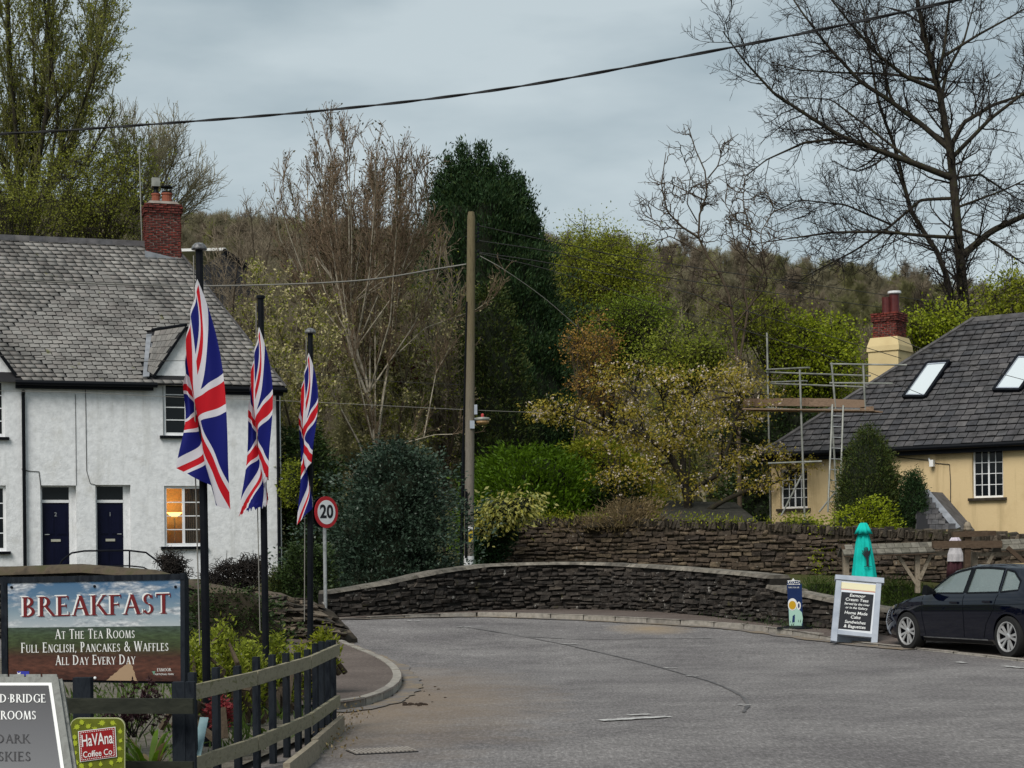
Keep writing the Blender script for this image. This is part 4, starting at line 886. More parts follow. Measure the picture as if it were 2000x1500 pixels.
for dx, rr, hh_ in ((-.17, .13, .33), (.16, .16, .36)):
    q = MB(); c = Vector((o.x, o.y, zt_+.03)) + u*dx; q.lathe([(rr*1.05, 0), (rr, .1), (rr*.92, hh_-.06), (rr*1.06, hh_-.05), (rr*1.06, hh_)], c, 14); q.build('chimney_pot', m['terracotta'], chimney)
    q = MB(); c2 = c + Vector((0, 0, hh_))
    if dx > 0:
        q.lathe([(.15, 0), (.15, .05)], c2, 12); q.lathe([(.19, .17), (.19, .20), (.05, .22)], c2, 12)
        for k in range(4): q.tube([c2 + Vector((.12*math.cos(k*1.57), .12*math.sin(k*1.57), .03)), c2 + Vector((.12*math.cos(k*1.57), .12*math.sin(k*1.57), .18))], .012, 5)
        q.build('cowl', m['black_metal'], chimney)
    else:
        q.lathe([(.11, 0), (.06, .12), (.08, .2)], c2, 10); q.build('cowl', m['black_metal'], chimney)
        q = MB(); q.box(c2 + Vector((0, 0, .34)), (.24, .24, .26), fa.R); q.build('cowl_cage', m['scaffold'], chimney)
q = MB(); fb_ = Vector((o.x, o.y, zb_-.05)); q.prism([fb_ - u*(cw/2+.05) - nb*(cd/2+.06) - Vector((0, 0, .3)), fb_ + u*(cw/2+.05) - nb*(cd/2+.06) - Vector((0, 0, .3)), fb_ + u*(cw/2+.05) - nb*(cd/2+.06) + Vector((0, 0, .06)), fb_ - u*(cw/2+.05) - nb*(cd/2+.06) + Vector((0, 0, .30))], nb*(cd+.05)); q.build('flashing', m['lead'], chimney)
ae = thing('tv_aerial', 'slim television aerial mast strapped beside the red brick chimney', 'aerial', P(276, 450, F/cc.y))
q = MB(); q.tube([P(277, 470, F/cc.y), P(272, 294, F/cc.y)], .018, 6); q.build('mast', m['scaffold'], ae)
q = MB(); t_ = P(272, 297, F/cc.y); q.tube([t_ - u*.06, t_ + u*.07], .025, 6); q.build('bracket', m['scaffold'], ae)
# --- ochre cottage
fb = Facade(P(1475, 1000, 61.7), P(2000, 1000, 68.0)); u2, n2 = fb.u, fb.nb
cot = thing('ochre_cottage', 'ochre rendered cottage under a dark slate hipped roof with two skylights', 'cottage', fb.pt(-3, 1.2))
aA2 = fb.az(1475, 900)[0]; ez2 = fb.az(1480, 889)[1]; PH2 = math.radians(40.6); v2 = n2*math.cos(PH2) + Vector((0, 0, math.sin(PH2))); rn2 = u2.cross(v2); E2 = fb.pt(0, ez2, -.25)
h5 = 5.05; bR = h5/math.cos(PH2); aX = 5.0
rp2 = lambda px, py: plane_hit(px, py, E2, rn2); ab2 = lambda p: ((p-E2).dot(u2), (p-E2).dot(v2))
aA2 = ab2(rp2(1487, 884))[0]; Rg = E2 + u2*(aA2 + h5) + v2*bR; Rx = E2 + u2*aX + v2*bR; EA = E2 + u2*aA2; EX = E2 + u2*aX
mb = MB(); dn = rn2*-.03; bk = n2*(2*h5)
mb.poly([EA+dn, EX+dn, Rx+dn, Rg+dn]); mb.poly([EA+bk, EA+dn, Rg+dn]); mb.poly([EX+bk, EA+bk, Rg+dn, Rx+dn]); mb.poly([EX+dn, EX+bk, Rx+dn]); roof2 = mb.build('roof', m['roof_under'], cot)
sky1 = [(1766, 779), (1808, 779), (1855, 710), (1813, 713)]; sky2 = [(1942, 766), (1993, 766), (2040, 699), (1990, 699)]
ms = slate_meshes(m['slate_dark'], 0, 6, 7); M4 = []; rw = .285; sw = .31; r = random.Random(16)
for i in range(int(bR/rw)):
    b = i*rw; a = aX; lim = aA2 + b*math.cos(PH2)
    a = aX - (i % 2)*sw/2
    while a > lim + .04:
        w = min(sw*r.uniform(.9, 1.1), a - lim); c = E2 + u2*(a - w/2) + v2*b; x, y = proj(c + v2*.14)
        if not in_poly(x, y, sky1) and not in_poly(x, y, sky2): M4.append(frame4(c + rn2*.008, u2*w, v2*rw*r.uniform(.98, 1.06), rn2*.026*r.uniform(.8, 1.5)))
        a -= w
lay('slate', cot, ms, M4, 300, key=lambda i: (0 if proj(M4[i].translation)[0] < 2010 else 1e4) + M4[i].translation.y)
q = MB(); q.tube([EA + rn2*.03, Rg + rn2*.03], .075, 6); q.build('hip_ridge', m['slate_dark'], roof2)
for i in range(9):
    q = MB(); p, p2 = Rg.lerp(Rx, i/9), Rg.lerp(Rx, (i+1)/9); t = (p2-p).normalized(); q.hexa([p - v2*.2 + t*.01, p2 - v2*.2 - t*.01, p2 + n2*.16 - Vector((0, 0, .14)), p + n2*.16 - Vector((0, 0, .14)), p - v2*.2 + rn2*.04, p2 - v2*.2 + rn2*.04, p2 + Vector((0, 0, .07)), p + Vector((0, 0, .07))]); q.build('ridge_tile', m['slate_dark'], roof2)
wA2 = aA2 + .25; z2b = fb.az(1750, 1090)[1] - .8; hr = fb.rect(1899, 1959, 878, 972); hl = fb.rect(1524, 1577, 916, 993); mb = MB()
wall_holes(mb, fb.pt(0, 0), u2, n2, wA2, aX-.3, z2b, ez2, [hr, hl], .2); mb.poly([fb.pt(wA2, z2b), fb.pt(wA2, z2b, 9), fb.pt(wA2, ez2, 9), fb.pt(wA2, ez2)]); mb.poly([fb.pt(aX-.3, z2b), fb.pt(aX-.3, z2b, 9), fb.pt(aX-.3, ez2, 9), fb.pt(aX-.3, ez2)]); mb.build('wall', m['cream'], cot)
for rc in (hr, hl): window(cot, fb, rc, 4, 4, rec=.1, fr=.05, bar=.02, mull=(2,), sill_m=m['joint_brown'])
q = MB(); g = E2 - n2*.04; q.tube([g + u2*aA2 - Vector((0, 0, .05)), g + u2*aX - Vector((0, 0, .05))], .07, 8); q.beam(g + u2*aA2 + n2*.1 - Vector((0, 0, .14)), g + u2*aX + n2*.1 - Vector((0, 0, .14)), .04, .2); q.build('gutter', m['black_gutter'], cot)
for pg in (sky1, sky2):
    c = [rp2(*p) for p in (pg[0], pg[1], pg[2], pg[3])]; mid = sum(c, Vector())/4; c = [mid + (p-mid)*1.0 for p in c]; q = MB()
    for i in range(4):
        p, p2 = c[i], c[(i+1) % 4]; q.beam(p + rn2*.06, p2 + rn2*.06, .09, .14, rn2)
    sk = q.build('skylight', m['black_metal'], cot); q = MB(); ci_ = [mid + (p-mid)*.9 for p in c]; q.hexa([p + rn2*.06 for p in ci_] + [p + rn2*.09 for p in ci_]); q.build('pane', (lambda t: t.out((.55, .6, .62), .06, 1.0))(NT('skylight_glass')), sk)
    q = MB()
    for i in range(4): q.beam(ci_[i] + rn2*.10, ci_[(i+1) % 4] + rn2*.10, .045, .03, rn2)
    q.build('frame', m['grey_paint'], sk)
# wall lamp, cable
q = MB(); p = fb.pt(*fb.az(1823, 905), -.1); q.box(p, (.12, .14, .2), fb.R); q.tube([fb.pt(*fb.az(1815, 895), -.03), fb.pt(*fb.az(1820, 905), -.1)], .03, 6); q.build('wall_light', m['cloud_white'], cot)
q = MB(); q.tube([fb.pt(*fb.az(*p), -.02) for p in ((1755, 893), (1815, 899), (1830, 905), (1855, 907), (1857, 940), (1857, 1002), (1885, 1030))], .012, 5); q.build('wall_cable', m['wire'], cot)
# cottage chimney: rendered base, tapered shoulder, brick top, two pots
sc_ = 58.5; oc = P(1738, 700, sc_); R2 = fb.R; zc = lambda py: P(1738, py, sc_).z; wch = 78/sc_/1.25
q = MB(); sq = Matrix.Rotation(math.pi/4, 3, 'Z'); s2 = math.sqrt(.5)
q.lathe([(wch*s2, zc(800)), (wch*s2, zc(690)), (wch*s2*1.08, zc(688)), (wch*s2*1.06, zc(678)), (wch*s2*.9, zc(661)), (wch*.6*s2, zc(660))], (oc.x, oc.y, 0), 4, R2 @ sq)
ch2 = q.build('chimney', M_noise('pale_cream_render', [(.62,.50,.27), (.54,.42,.22)], 1.5, .9, .2, 18), cot)
bwid = 60/sc_/1.25; q = MB(); q.box((oc.x, oc.y, (zc(660)+zc(618))/2), (bwid-.03, bwid-.03, zc(618)-zc(660)+.1), R2); q.build('brick_core', m['mortar'], ch2)
M4 = []; z = zc(661); row = 0
while z < zc(616):
    ov = .05 if z > zc(634) else 0
    for ax, ay in ((u2, n2), (n2, -u2), (-n2, u2)):
        Lw = bwid + 2*ov
        for i in range(-1, 5):
            x0, x1 = max(0, (i + (row % 2)*.5)*Lw/4), min(Lw, (i+1+(row % 2)*.5)*Lw/4)
            if x1 - x0 > .05: M4.append(frame4(Vector((oc.x, oc.y, z+.037)) + ax*((x0+x1)/2-Lw/2) - ay*(bwid/2+ov+.004), ax*(x1-x0-.01), ay*.1, Vector((0, 0, .064))))
    z += .075; row += 1
lay('brick', ch2, bm_, M4, 200)
q = MB(); q.lathe([(bwid*.72, zc(618)), (bwid*.6, zc(613)), (.1, zc(611))], (oc.x, oc.y, 0), 4, R2 @ sq); q.build('flaunching', m['mortar'], ch2)
for px, y0, y1, rr in ((1731, 614, 581, .14), (1747, 614, 575, .165)):
    c = P(px, y0, sc_); hq = P(px, y1, sc_).z - c.z; q = MB(); q.lathe([(rr*1.1, 0), (rr, .06), (rr, hq)], c, 14); q.build('chimney_pot', m['maroon_pot'], ch2)
q = MB(); c = P(1747, 575, sc_); q.lathe([(.18, 0), (.225, .03), (.225, .10), (.05, .12)], c, 14); q.build('cowl', m['white_paint'], ch2)
# porch
po = thing('porch_roof', 'small dark slated porch roof with a lead edge peeping over the garden wall', 'porch', P(1830, 1030, 69.5))
pl_ = [P(1790, 962, 68), P(1809, 960, 68), P(1872, 1034, 70), P(1790, 1034, 71)]; q = MB(); q.prism(pl_, n2*.15); q.build('roof_deck', m['roof_under'], po)
q = MB(); q.beam(pl_[1] - n2*.06, pl_[2] - n2*.06, .2, .09, (0, -1, 0)); q.build('lead_edge', m['lead'], po); q = MB(); q.prism([pl_[1], pl_[1] + n2*1.2, pl_[2] + n2*1.2, pl_[2]], (0, 0, -.1)); q.build('far_slope', m['slate_dark'], po)
for i in range(7):
    for j in range(6):
        ya, yb_ = 1034 - i*10.2, 1034 - (i+1.15)*10.2; xa = 1790 + j*13 + (i % 2)*6; xb = xa + 12; xm = np.interp((ya+yb_)/2, [960, 1034], [1806, 1868])
        if xb < xm + 4:
            f_ = lambda x, y, d: P(x, y, np.interp(y, [960, 1034], [68.15, 70.6])) - n2*d
            q = MB(); q.hexa([f_(xa, ya, .03), f_(xb, ya, .03), f_(xb, yb_, .02), f_(xa, yb_, .02), f_(xa, ya, .075), f_(xb, ya, .075), f_(xb, yb_, .03), f_(xa, yb_, .03)]); q.build('slate', m['slate_dark'], po)
# scaffold and ladder
S1, S2 = 65.8, 61.0
sca = thing('scaffold', 'galvanised tube scaffold with plank deck at the hipped end of the ochre cottage', 'scaffold', P(1570, 1010, S1))
def tubes(nm, lst, rr=.032, par=sca, mt=m['scaffold']):
    for x0, y0, s0, x1, y1, s1 in lst: q = MB(); q.tube([P(x0, y0, s0), P(x1, y1, s1)], rr, 7); q.build(nm, mt, par)
tubes('standard', [(1498, 650, S2, 1505, 1030, S2), (1562, 722, S1, 1572, 1020, S1), (1624, 708, S1, 1632, 800, S1), (1686, 712, S1, 1690, 806, S1), (1624, 790, S1, 1636, 1010, S1)])
tubes('ledger', [(1497, 722, S2, 1581, 718, S1), (1497, 727, S2, 1700, 734, S1), (1499, 747, S2, 1576, 744, S1), (1499, 749, S2, 1695, 756, S1), (1621, 711, S1, 1771, 713, S1), (1620, 748, S1, 1743, 749, S1), (1500, 905, S1, 1605, 901, S1), (1526, 1007, S1, 1565, 930, S1)], .028)
tubes('transom', [(1498, 797, S2, 1610, 803, S1), (1500, 800, S2, 1700, 800, S1), (1600, 1000, S1, 1640, 950, S1)], .028)
for x0, y0, x1, y1, s0, s1 in ((1452, 786, 1580, 785, S2, S1), (1580, 786, 1624, 786, S1, S1), (1624, 787, 1690, 789, S1, S1), (1680, 800, 1706, 798, S1, S1)):
    q = MB(); q.beam(P(x0, y0, s0), P(x1, y1, s1), .05, .24 if y1 < 798 else .14); q.build('toe_board', m['plank'], sca)
for k in range(4):
    q = MB(); d = n2*(.25*k); q.beam(P(1450, 799, S1) + d, P(1702, 802, S1) + d, .22, .04); q.build('plank', m['plank'], sca)
lad = thing('ladder', 'aluminium ladder standing against the scaffold deck', 'ladder', P(1628, 985, S1+1))
tubes('stile', [(1626, 790, S1+.5, 1617, 1000, S1+1.5), (1647, 792, S1+.5, 1640, 1000, S1+1.5)], .03, lad, m['scaffold'])
for k in range(9): y = 812 + k*21; f_ = (y-790)/210; tubes('rung', [(1626-9*f_, y, S1+.5+f_, 1647-7*f_, y+1, S1+.5+f_)], .016, lad, m['steel'])
# barn behind the white house and the small white outbuilding
bn = thing('dark_barn', 'black weatherboarded barn gable with a pale sheet roof beyond the chimney', 'barn', P(440, 560, 44)); SB = 44
q = MB(); q.prism([P(x, y, SB) for x, y in ((398, 600), (398, 520), (440, 492), (490, 525), (490, 600))], (0, 5, 0)); q.build('wall', M_wood('black_boards', [(.012,.013,.016), (.035,.036,.04)], (6, 6, 1)), bn)
q = MB(); q.hexa([P(352, 491, SB), P(440, 489, SB), P(440, 489, SB) + Vector((0, 5, 0)), P(352, 491, SB) + Vector((0, 5, 0))] + [p + Vector((0, 0, .12)) for p in (P(352, 491, SB), P(440, 489, SB), P(440, 489, SB) + Vector((0, 5, 0)), P(352, 491, SB) + Vector((0, 5, 0)))]); q.build('roof', m['cloud_white'], bn)
q = MB(); q.beam(P(438, 489, SB) - Vector((0, .1, 0)), P(493, 526, SB) - Vector((0, .1, 0)), .3, .14); q.build('verge_board', m['black_gutter'], bn)
ob_ = thing('outbuilding', 'low white outbuilding glimpsed between the house corner and the hedge', 'outbuilding', P(590, 930, 55))
q = MB(); q.prism([P(x, y, 55) for x, y in ((545, 960), (545, 896), (628, 896), (628, 960))], (0, 3, 0)); q.build('wall', m['render'], ob_); q = MB(); q.hexa([P(x, y, 55) - Vector((0, .15, 0)) for x, y in ((543, 900), (630, 900))] + [P(x, y, 55) + Vector((0, 2, .3)) for x, y in ((630, 895), (543, 895))] + [P(x, y, 55) - Vector((0, .15, 0)) for x, y in ((543, 895), (630, 895))] + [P(x, y, 55) + Vector((0, 2, .3)) for x, y in ((630, 890), (543, 890))]); q.build('roof', m['terracotta'], ob_)
q = MB(); shd = thing('grey_shed', 'low shed with a mossy grey roof under the blossoming cherry tree', 'shed', P(1380, 1015, 62))
S_ = 62; q.hexa([P(1285, 1020, S_+2), P(1480, 1022, S_+2), P(1436, 986, S_-1), P(1304, 983, S_-1)] + [p + Vector((0, 0, .08)) for p in (P(1285, 1020, S_+2), P(1480, 1022, S_+2), P(1436, 986, S_-1), P(1304, 983, S_-1))]); q.build('roof', M_noise('mossy_felt_roof', [(.022,.022,.018), (.045,.043,.035)], 4, .95, .4), shd)
q = MB(); q.prism([P(1292, 1023, S_+1.6), P(1472, 1024, S_+1.6), P(1472, 1060, S_+1.6), P(1292, 1060, S_+1.6)], (0, 2, 0)); q.build('wall', m['oak_dark'], shd)
# ------------------------------------------------------------------ fence
fen = thing('picket_fence', 'dark picket fence with two weathered rails curving round the planted bed', 'fence', FC)
fd = (FE - FC); fl = Vector((fd.x, fd.y, 0)).normalized(); fnr = Vector((fl.y, -fl.x, 0))     # fnr points to the road
fpt = lambda t, z, off=0: FC + fd*t + fnr*(off - .10*math.sin(math.pi*t)*0) + fnr*(.16*math.sin(math.pi*min(1, t)))*1.0 + Vector((0, 0, z))
r = random.Random(4)
for i in range(11):
    t = (i+.75)/11.2; hgt = .84 + r.uniform(-.02, .03); q = MB(); e = r.uniform(-.012, .012)
    a, b = fpt(t, -.05, -.05), fpt(t, hgt, -.05) + fl*e; q.beam(a, b, .072, .045, fnr); q.build('picket', m['fence_dark'], fen)
for z0, z1 in ((.70, .745), (.20, .26)):
    for a, b in ((0, .30), (.30, .66), (.66, 1.03)):
        zz_ = lambda t: z0 + (z1-z0)*t; q = MB(); q.beam(fpt(a+.002, zz_(a), 0), fpt(b-.002, zz_(b), 0), .035, .105); q.build('rail', m['fence_rail'], fen)
for px, w in ((352, .085), (372, .075)):
    c = P(px, 1500, 293); q = MB(); q.beam((c.x, c.y, -.05), (c.x, c.y, .80), w, w, (0, 1, 0)); q.build('corner_post', m['fence_dark'], fen)
c = P(163, 1400, 287); q = MB(); q.beam((c.x, c.y, -.05), (c.x, c.y, .82), .12, .09, (0, 1, 0)); q.build('corner_post', m['fence_dark'], fen)
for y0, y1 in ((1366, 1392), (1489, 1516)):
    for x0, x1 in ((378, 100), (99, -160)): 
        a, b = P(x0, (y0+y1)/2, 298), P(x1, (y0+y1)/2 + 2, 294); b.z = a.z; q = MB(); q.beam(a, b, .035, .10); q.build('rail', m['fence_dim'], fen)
c = fpt(1.01, 0, -.05); q = MB(); q.beam(c - Vector((0, 0, .05)), c + Vector((0, 0, .84)), .08, .08, fnr); q.build('end_post', m['fence_dark'], fen)
ed = thing('timber_edging', 'low weathered timber edging boards at the foot of the picket fence', 'edging', GP(630, 1460))
for a, b in (((560, 1530), (618, 1480)), ((614, 1478), (668, 1428))): q = MB(); A1, B1 = GP(*a), GP(*b); q.beam(A1 + Vector((0, 0, .07)), B1 + Vector((0, 0, .07)), .05, .15); q.build('board', m['sleeper'], ed)
# ------------------------------------------------------------------ breakfast banner
R1 = (P(352, 1230, 254) - P(15, 1230, 250)); R1.z = .004*R1.length + R1.z*.35; R1 = R1.normalized(); U1 = Vector((0, 0, 1)); N1 = R1.cross(U1).normalized(); U1 = N1.cross(R1)*1; bp0 = P(352, 1331, 254)
bp = lambda px, py: plane_hit(px, py, bp0, N1)
TL, TR, BR_, BL = bp(15, 1139), bp(352, 1132), bp(353, 1331), bp(17, 1326)
def M_banner():
    t = NT('landscape_print'); uvn = t.new('ShaderNodeUVMap'); U = t.sep(uvn.outputs[0]); x, y = U[0], U[1]
    mpn = t.new('ShaderNodeMapping'); mpn.inputs['Scale'].default_value = (3.2, 5.5, 1); t.ln(uvn.outputs[0], mpn.inputs[0])
    n1 = t.noise(1.5, 7, .6, mpn.outputs[0], .3); n2_ = t.noise(7, 5, .6, mpn.outputs[0])
    blue = t.ramp(y, [(.36,.40,.42), (.20,.27,.32), (.085,.16,.25), (.05,.12,.22)], .54, 1.0)
    cl_ = t.math('MULTIPLY', t.math('SUBTRACT', n1, .48), 7, clamp=True); skyc = t.mix(t.math('MULTIPLY', cl_, .85), blue, t.ramp(n2_, [(.17,.19,.22), (.66,.67,.68)], .36, .62))
    yw = t.math('ADD', y, t.math('MULTIPLY', t.math('SUBTRACT', n2_, .5), .06))
    land = t.ramp(yw, [(.04,.012,.007), (.085,.03,.018), (.055,.02,.012), (.035,.045,.015), (.04,.062,.025), (.04,.06,.05)], .02, .56)
    land = t.mix(1.0, land, t.ramp(n2_, [(.5,)*3, (1.5,)*3], .3, .7), 'MULTIPLY')
    pth = t.math('LESS_THAN', t.math('ABSOLUTE', t.math('SUBTRACT', t.math('ADD', x, t.math('MULTIPLY', t.math('SUBTRACT', n2_, .5), .03)), t.math('ADD', .66, t.math('MULTIPLY', y, .25)))), t.math('MULTIPLY', t.math('SUBTRACT', .20, y), .45))
    land = t.mix(pth, land, (.34, .23, .14)); c = t.mix(t.math('GREATER_THAN', y, t.math('ADD', .535, t.math('MULTIPLY', x, .01))), land, skyc)
    return t.out(c, .4, .4)
bs = thing('breakfast_banner', 'landscape-printed breakfast banner in a dark wooden frame beside the fence', 'banner', (BL.x, BL.y, 0))
q = MB(); f_ = lambda s_, t_: BL.lerp(BR_, s_).lerp(TL.lerp(TR, s_), t_)
q.grid(f_, 8, 6); q.build('print_panel', M_banner(), bs)
dk_ = -N1*.045; q = MB(); e = .045
q.beam(TL - R1*.06 + U1*e/2 + dk_*.6, TR + R1*.03 + U1*e/2 + dk_*.6, .07, e); q.beam(BL - R1*.03 + dk_*.6, TL - R1*.03 + U1*.05 + dk_*.6, .05, .07, N1); q.beam(BR_ + R1*.018 + dk_*.6 - U1*.0, TR + R1*.018 + U1*.05 + dk_*.6, .035, .06, N1); q.beam(BL - U1*.0 + dk_*.9, BR_ + dk_*.9, .04, .04)
q.build('frame', m['fence_dark'], bs); q = MB(); q.hexa([p + dk_*.25 for p in (BL, BR_, TR, TL)] + [p + dk_*.7 for p in (BL, BR_, TR, TL)]); q.build('backing_board', m['fence_dark'], bs)
for px in (9, 350): c = bp(px, 1300) + dk_*2.2; q = MB(); q.beam((c.x, c.y, -.05), (c.x, c.y, bp(px, 1128).z), .08, .08, (0, 1, 0)); q.build('post', m['fence_dark'], bs)
for px, py in ((23, 1147), (185, 1145), (343, 1146), (186, 1324)): q = MB(); q.lathe([(.011, 0), (.011, .008), (.005, .012)], bp(px, py), 10, Matrix((R1, U1, N1)).transposed()); q.build('screw_cap', m['black_metal'] if py < 1200 else m['white_paint'], bs)
m['maroon'] = M_flat('maroon_ink', (.13, .008, .010), .5); m['white_ink'] = M_flat('white_ink', (.72, .72, .70), .5)
rt = (bp(345, 1197.5) - bp(33, 1205)).normalized()
serif('BREAKFAST', 40/252, m['white_ink'], bp(188, 1201), rt, U1, bs, fit=311/252, lift=.0015, shift=(-.006, .003), track=.05)
serif('BREAKFAST', 39/252, m['maroon'], bp(190, 1201.5), rt, U1, bs, fit=309/252, lift=.0050, track=.05)
rt2 = (bp(337, 1270) - bp(33, 1274)).normalized()
serif('At The Tea Rooms', 19/252, m['white_ink'], bp(186, 1247), rt2, U1, bs, fit=165/252); serif('Full English, Pancakes & Waffles', 19.5/252, m['white_ink'], bp(185, 1273), rt2, U1, bs, fit=304/252); serif('All Day Every Day', 19/252, m['white_ink'], bp(187, 1298), rt2, U1, bs, fit=165/252)
serif('EXMOOR', 6/252, m['white_ink'], bp(321, 1311), rt2, U1, bs, fit=29/252); text('NATIONAL PARK', 5/252, m['white_ink'], bp(321, 1317), rt2, U1, bs)
q = MB(); q.poly([bp(x, y) + N1*.002 for x, y in ((297, 1311), (304, 1311), (300.5, 1318))]); q.build('park_emblem', M_flat('emblem_green', (.12, .25, .18), .6), bs)
q = MB(); q.poly([bp(x, y) + N1*.002 for x, y in ((33, 1320), (57, 1320), (57, 1311), (34, 1311))]); q.build('blue_sticker', M_flat('blue_sticker', (.03, .04, .33), .5), bs)
q = MB(); q.poly([bp(x, y) + N1*.004 for x, y in ((35, 1320), (39, 1320), (41, 1312), (37, 1315), (34, 1312))]); q.build('sticker_figure', m['white_ink'], bs)
# ------------------------------------------------------------------ dark slate-look A-board
ak = thing('slate_sign', 'grey driftwood A-board with a charcoal panel lettered for the tea rooms and dark skies', 'sign board', P(45, 1650, 362))
a_tr, a_tl, a_br, a_bl = P(113, 1322, 338), P(-48, 1322, 338), P(165, 1655, 363), P(-95, 1655, 363)
ar = (a_tr - a_tl).normalized(); au = ((a_tr+a_tl)/2 - (a_br+a_bl)/2).normalized(); an = ar.cross(au); ah = lambda px, py: plane_hit(px, py, a_tr, an)
q = MB(); q.hexa([p + an*d for d in (-.03, 0) for p in (a_bl, a_br, a_tr, a_tl)]); q.build('frame', m['grey_wood'], ak)
for i in range(5):
    x = lambda k: a_tl.lerp(a_tr, k); q = MB(); w = .15; k0 = i*.2 + .012; q.hexa([x(k0) + an*d for d in (-.028, -.004)][:1] + [x(k0+.176) - an*.028, x(k0+.176) - an*.004, x(k0) - an*.004] + [p + au*.022 for p in (x(k0) - an*.028, x(k0+.176) - an*.028, x(k0+.176) - an*.004, x(k0) - an*.004)]); q.build('top_slat', m['grey_wood'], ak)
q = MB(); q.beam(a_br - an*.05, a_tr - an*.05, .04, .05, an); q.build('side_rail', m['grey_wood'], ak)
q = MB(); bl_ = lambda k, dn_: [p + Vector((sx*.09, dy_, 0)) - an*dn_ for p, sx, dy_ in ((a_bl, 1, .5), (a_br, -1.6, .5), (a_tr, -1.2, .02), (a_tl, 1, .02))]; q.hexa(bl_(0, .045) + bl_(0, .065)); q.build('back_leaf', m['grey_wood'], ak)
pr_ = [ah(-60, 1640), ah(146, 1640), ah(101, 1334), ah(-37, 1334)]
q = MB(); q.poly([p + an*.004 for p in pr_]); q.build('white_border', m['white_ink'], ak)
ins = [ah(-53, 1630), ah(137, 1630), ah(95, 1340), ah(-31, 1340)]
mt_ = (lambda t: t.out(t.ramp(t.sep(t.pos())[2], [(.075, .078, .085), (.045, .047, .055), (.016, .017, .022)], .45, .87), .45, .4))(NT('charcoal_gradient_print'))
q = MB(); q.poly([p + an*.007 for p in ins]); q.build('panel', mt_, ak)
m['ink_dark'] = M_flat('near_black_ink', (.010, .010, .014), .5)
for tx, c, y, hgt, fit, mt in (('OLD.BRIDGE', 33, 1374, 20, 118, m['white_ink']), ('TEA ROOMS', 16, 1407, 20, 113, m['white_ink']), ('DARK', 27, 1453, 20, 66, m['ink_dark']), ('SKIES', 30, 1488, 21, 64, m['ink_dark'])):
    serif(tx, hgt/343, mt, ah(c, y), ar, au, ak, fit=fit/343, lift=.010)
# ------------------------------------------------------------------ coffee sign
hv = thing('coffee_sign', 'green leaf-patterned coffee sign with a red square label standing at the fence foot', 'sign', P(190, 1580, 304)); s_ = 304; hp = lambda px, py, d=0: P(px, py, s_) - Vector((0, d, 0))
def rrect(x0, y0, x1, y1, rad, n=6):
    o = []
    for cx_, cy_, a in ((x0+rad, y0+rad, 180), (x1-rad, y0+rad, 270), (x1-rad, y1-rad, 0), (x0+rad, y1-rad, 90)):
        for k in range(n+1): t = math.radians(a + 90*k/n); o.append((cx_ + rad*math.cos(t), cy_ + rad*math.sin(t)))
    return o
q = MB(); q.prism([hp(x, y) for x, y in rrect(137, 1402, 244, 1560, 17)], (0, .02, 0)); q.build('board', M_flat('pale_edge', (.45, .46, .25), .5), hv)
q = MB(); q.poly([hp(x, y, .002) for x, y in rrect(138.3, 1403.3, 242.7, 1559, 16)]); q.build('face', M_noise('olive_print', [(.085, .10, .008), (.13, .15, .012)], 20, .45), hv)
r = random.Random(21); lf = [(0,-1),(.25,-.62),(.55,-.75),(.5,-.35),(.85,-.1),(.5,.1),(.6,.5),(.25,.45),(.12,.75),(.06,1.15),(-.06,1.15),(-.12,.75),(-.25,.45),(-.6,.5),(-.5,.1),(-.85,-.1),(-.5,-.35),(-.55,-.75),(-.25,-.62)]
for k, (x, y) in enumerate(((150,1420),(173,1418),(199,1412),(221,1412),(235,1428),(146,1440),(236,1446),(234,1462),(147,1470),(149,1490),(160,1496),(177,1494),(197,1492),(218,1490),(234,1484),(146,1452),(160,1410),(186,1424),(236,1503),(155,1512),(180,1515),(205,1512),(222,1520))):
    a = r.uniform(0, 6.28); sc = r.uniform(5, 8); q = MB(); q.poly([hp(min(242, max(139, x + sc*(lx*math.cos(a) - ly*math.sin(a)))), max(1404.5, y + sc*(lx*math.sin(a) + ly*math.cos(a))), .003 + k*.0002) for lx, ly in lf]); q.build('leaf_print', M_flat('lime_print', (.34, .40, .025), .5) if k == 0 else bpy.data.materials['lime_print'], hv)
lab = [(153, 1428), (226, 1419), (229, 1478), (157, 1488)]; cx_, cy_ = 191, 1453; sh = lambda k, d: [hp(cx_ + (x-cx_)*k, cy_ + (y-cy_)*k, d) for x, y in lab]
m['red_ink'] = M_flat('red_ink', (.26, .008, .010), .5)
q = MB(); q.poly(sh(1.0, .010)[::-1]); q.build('label_border', m['white_ink'], hv); q = MB(); q.poly(sh(.955, .012)[::-1]); q.build('label', m['red_ink'], hv)
q = MB()
for (x0, y0), (x1, y1) in zip(lab, lab[1:] + lab[:1]):
    for k in range(15):
        t0, t1 = (k+.2)/15, (k+.72)/15; g = lambda t, w: hp(cx_ + (x0+(x1-x0)*t-cx_)*w, cy_ + (y0+(y1-y0)*t-cy_)*w, .014); q.poly([g(t0, .90), g(t1, .90), g(t1, .855), g(t0, .855)])
setp(q.build('dotted_border', m['white_ink'], hv), kind='stuff')
rr_ = (hp(226, 1419) - hp(153, 1428)); uu_ = (hp(153, 1428) - hp(157, 1488))
text('HaVAna', 33/s_, m['white_ink'], hp(190.5, 1444.5, .013), rr_, uu_, hv, xs=.56, bold=.0010); text('Coffee Co', 17/s_, m['white_ink'], hp(191.5, 1471, .013), rr_, uu_, hv, xs=.80, bold=.0004)
q = MB(); c = hp(190, 1560); q.beam((c.x, c.y+.03, 0), (c.x, c.y+.03, c.z+.3), .05, .03, (0, 1, 0)); q.box((c.x, c.y+.05, .03), (.3, .25, .06)); q.build('stand', m['black_metal'], hv)
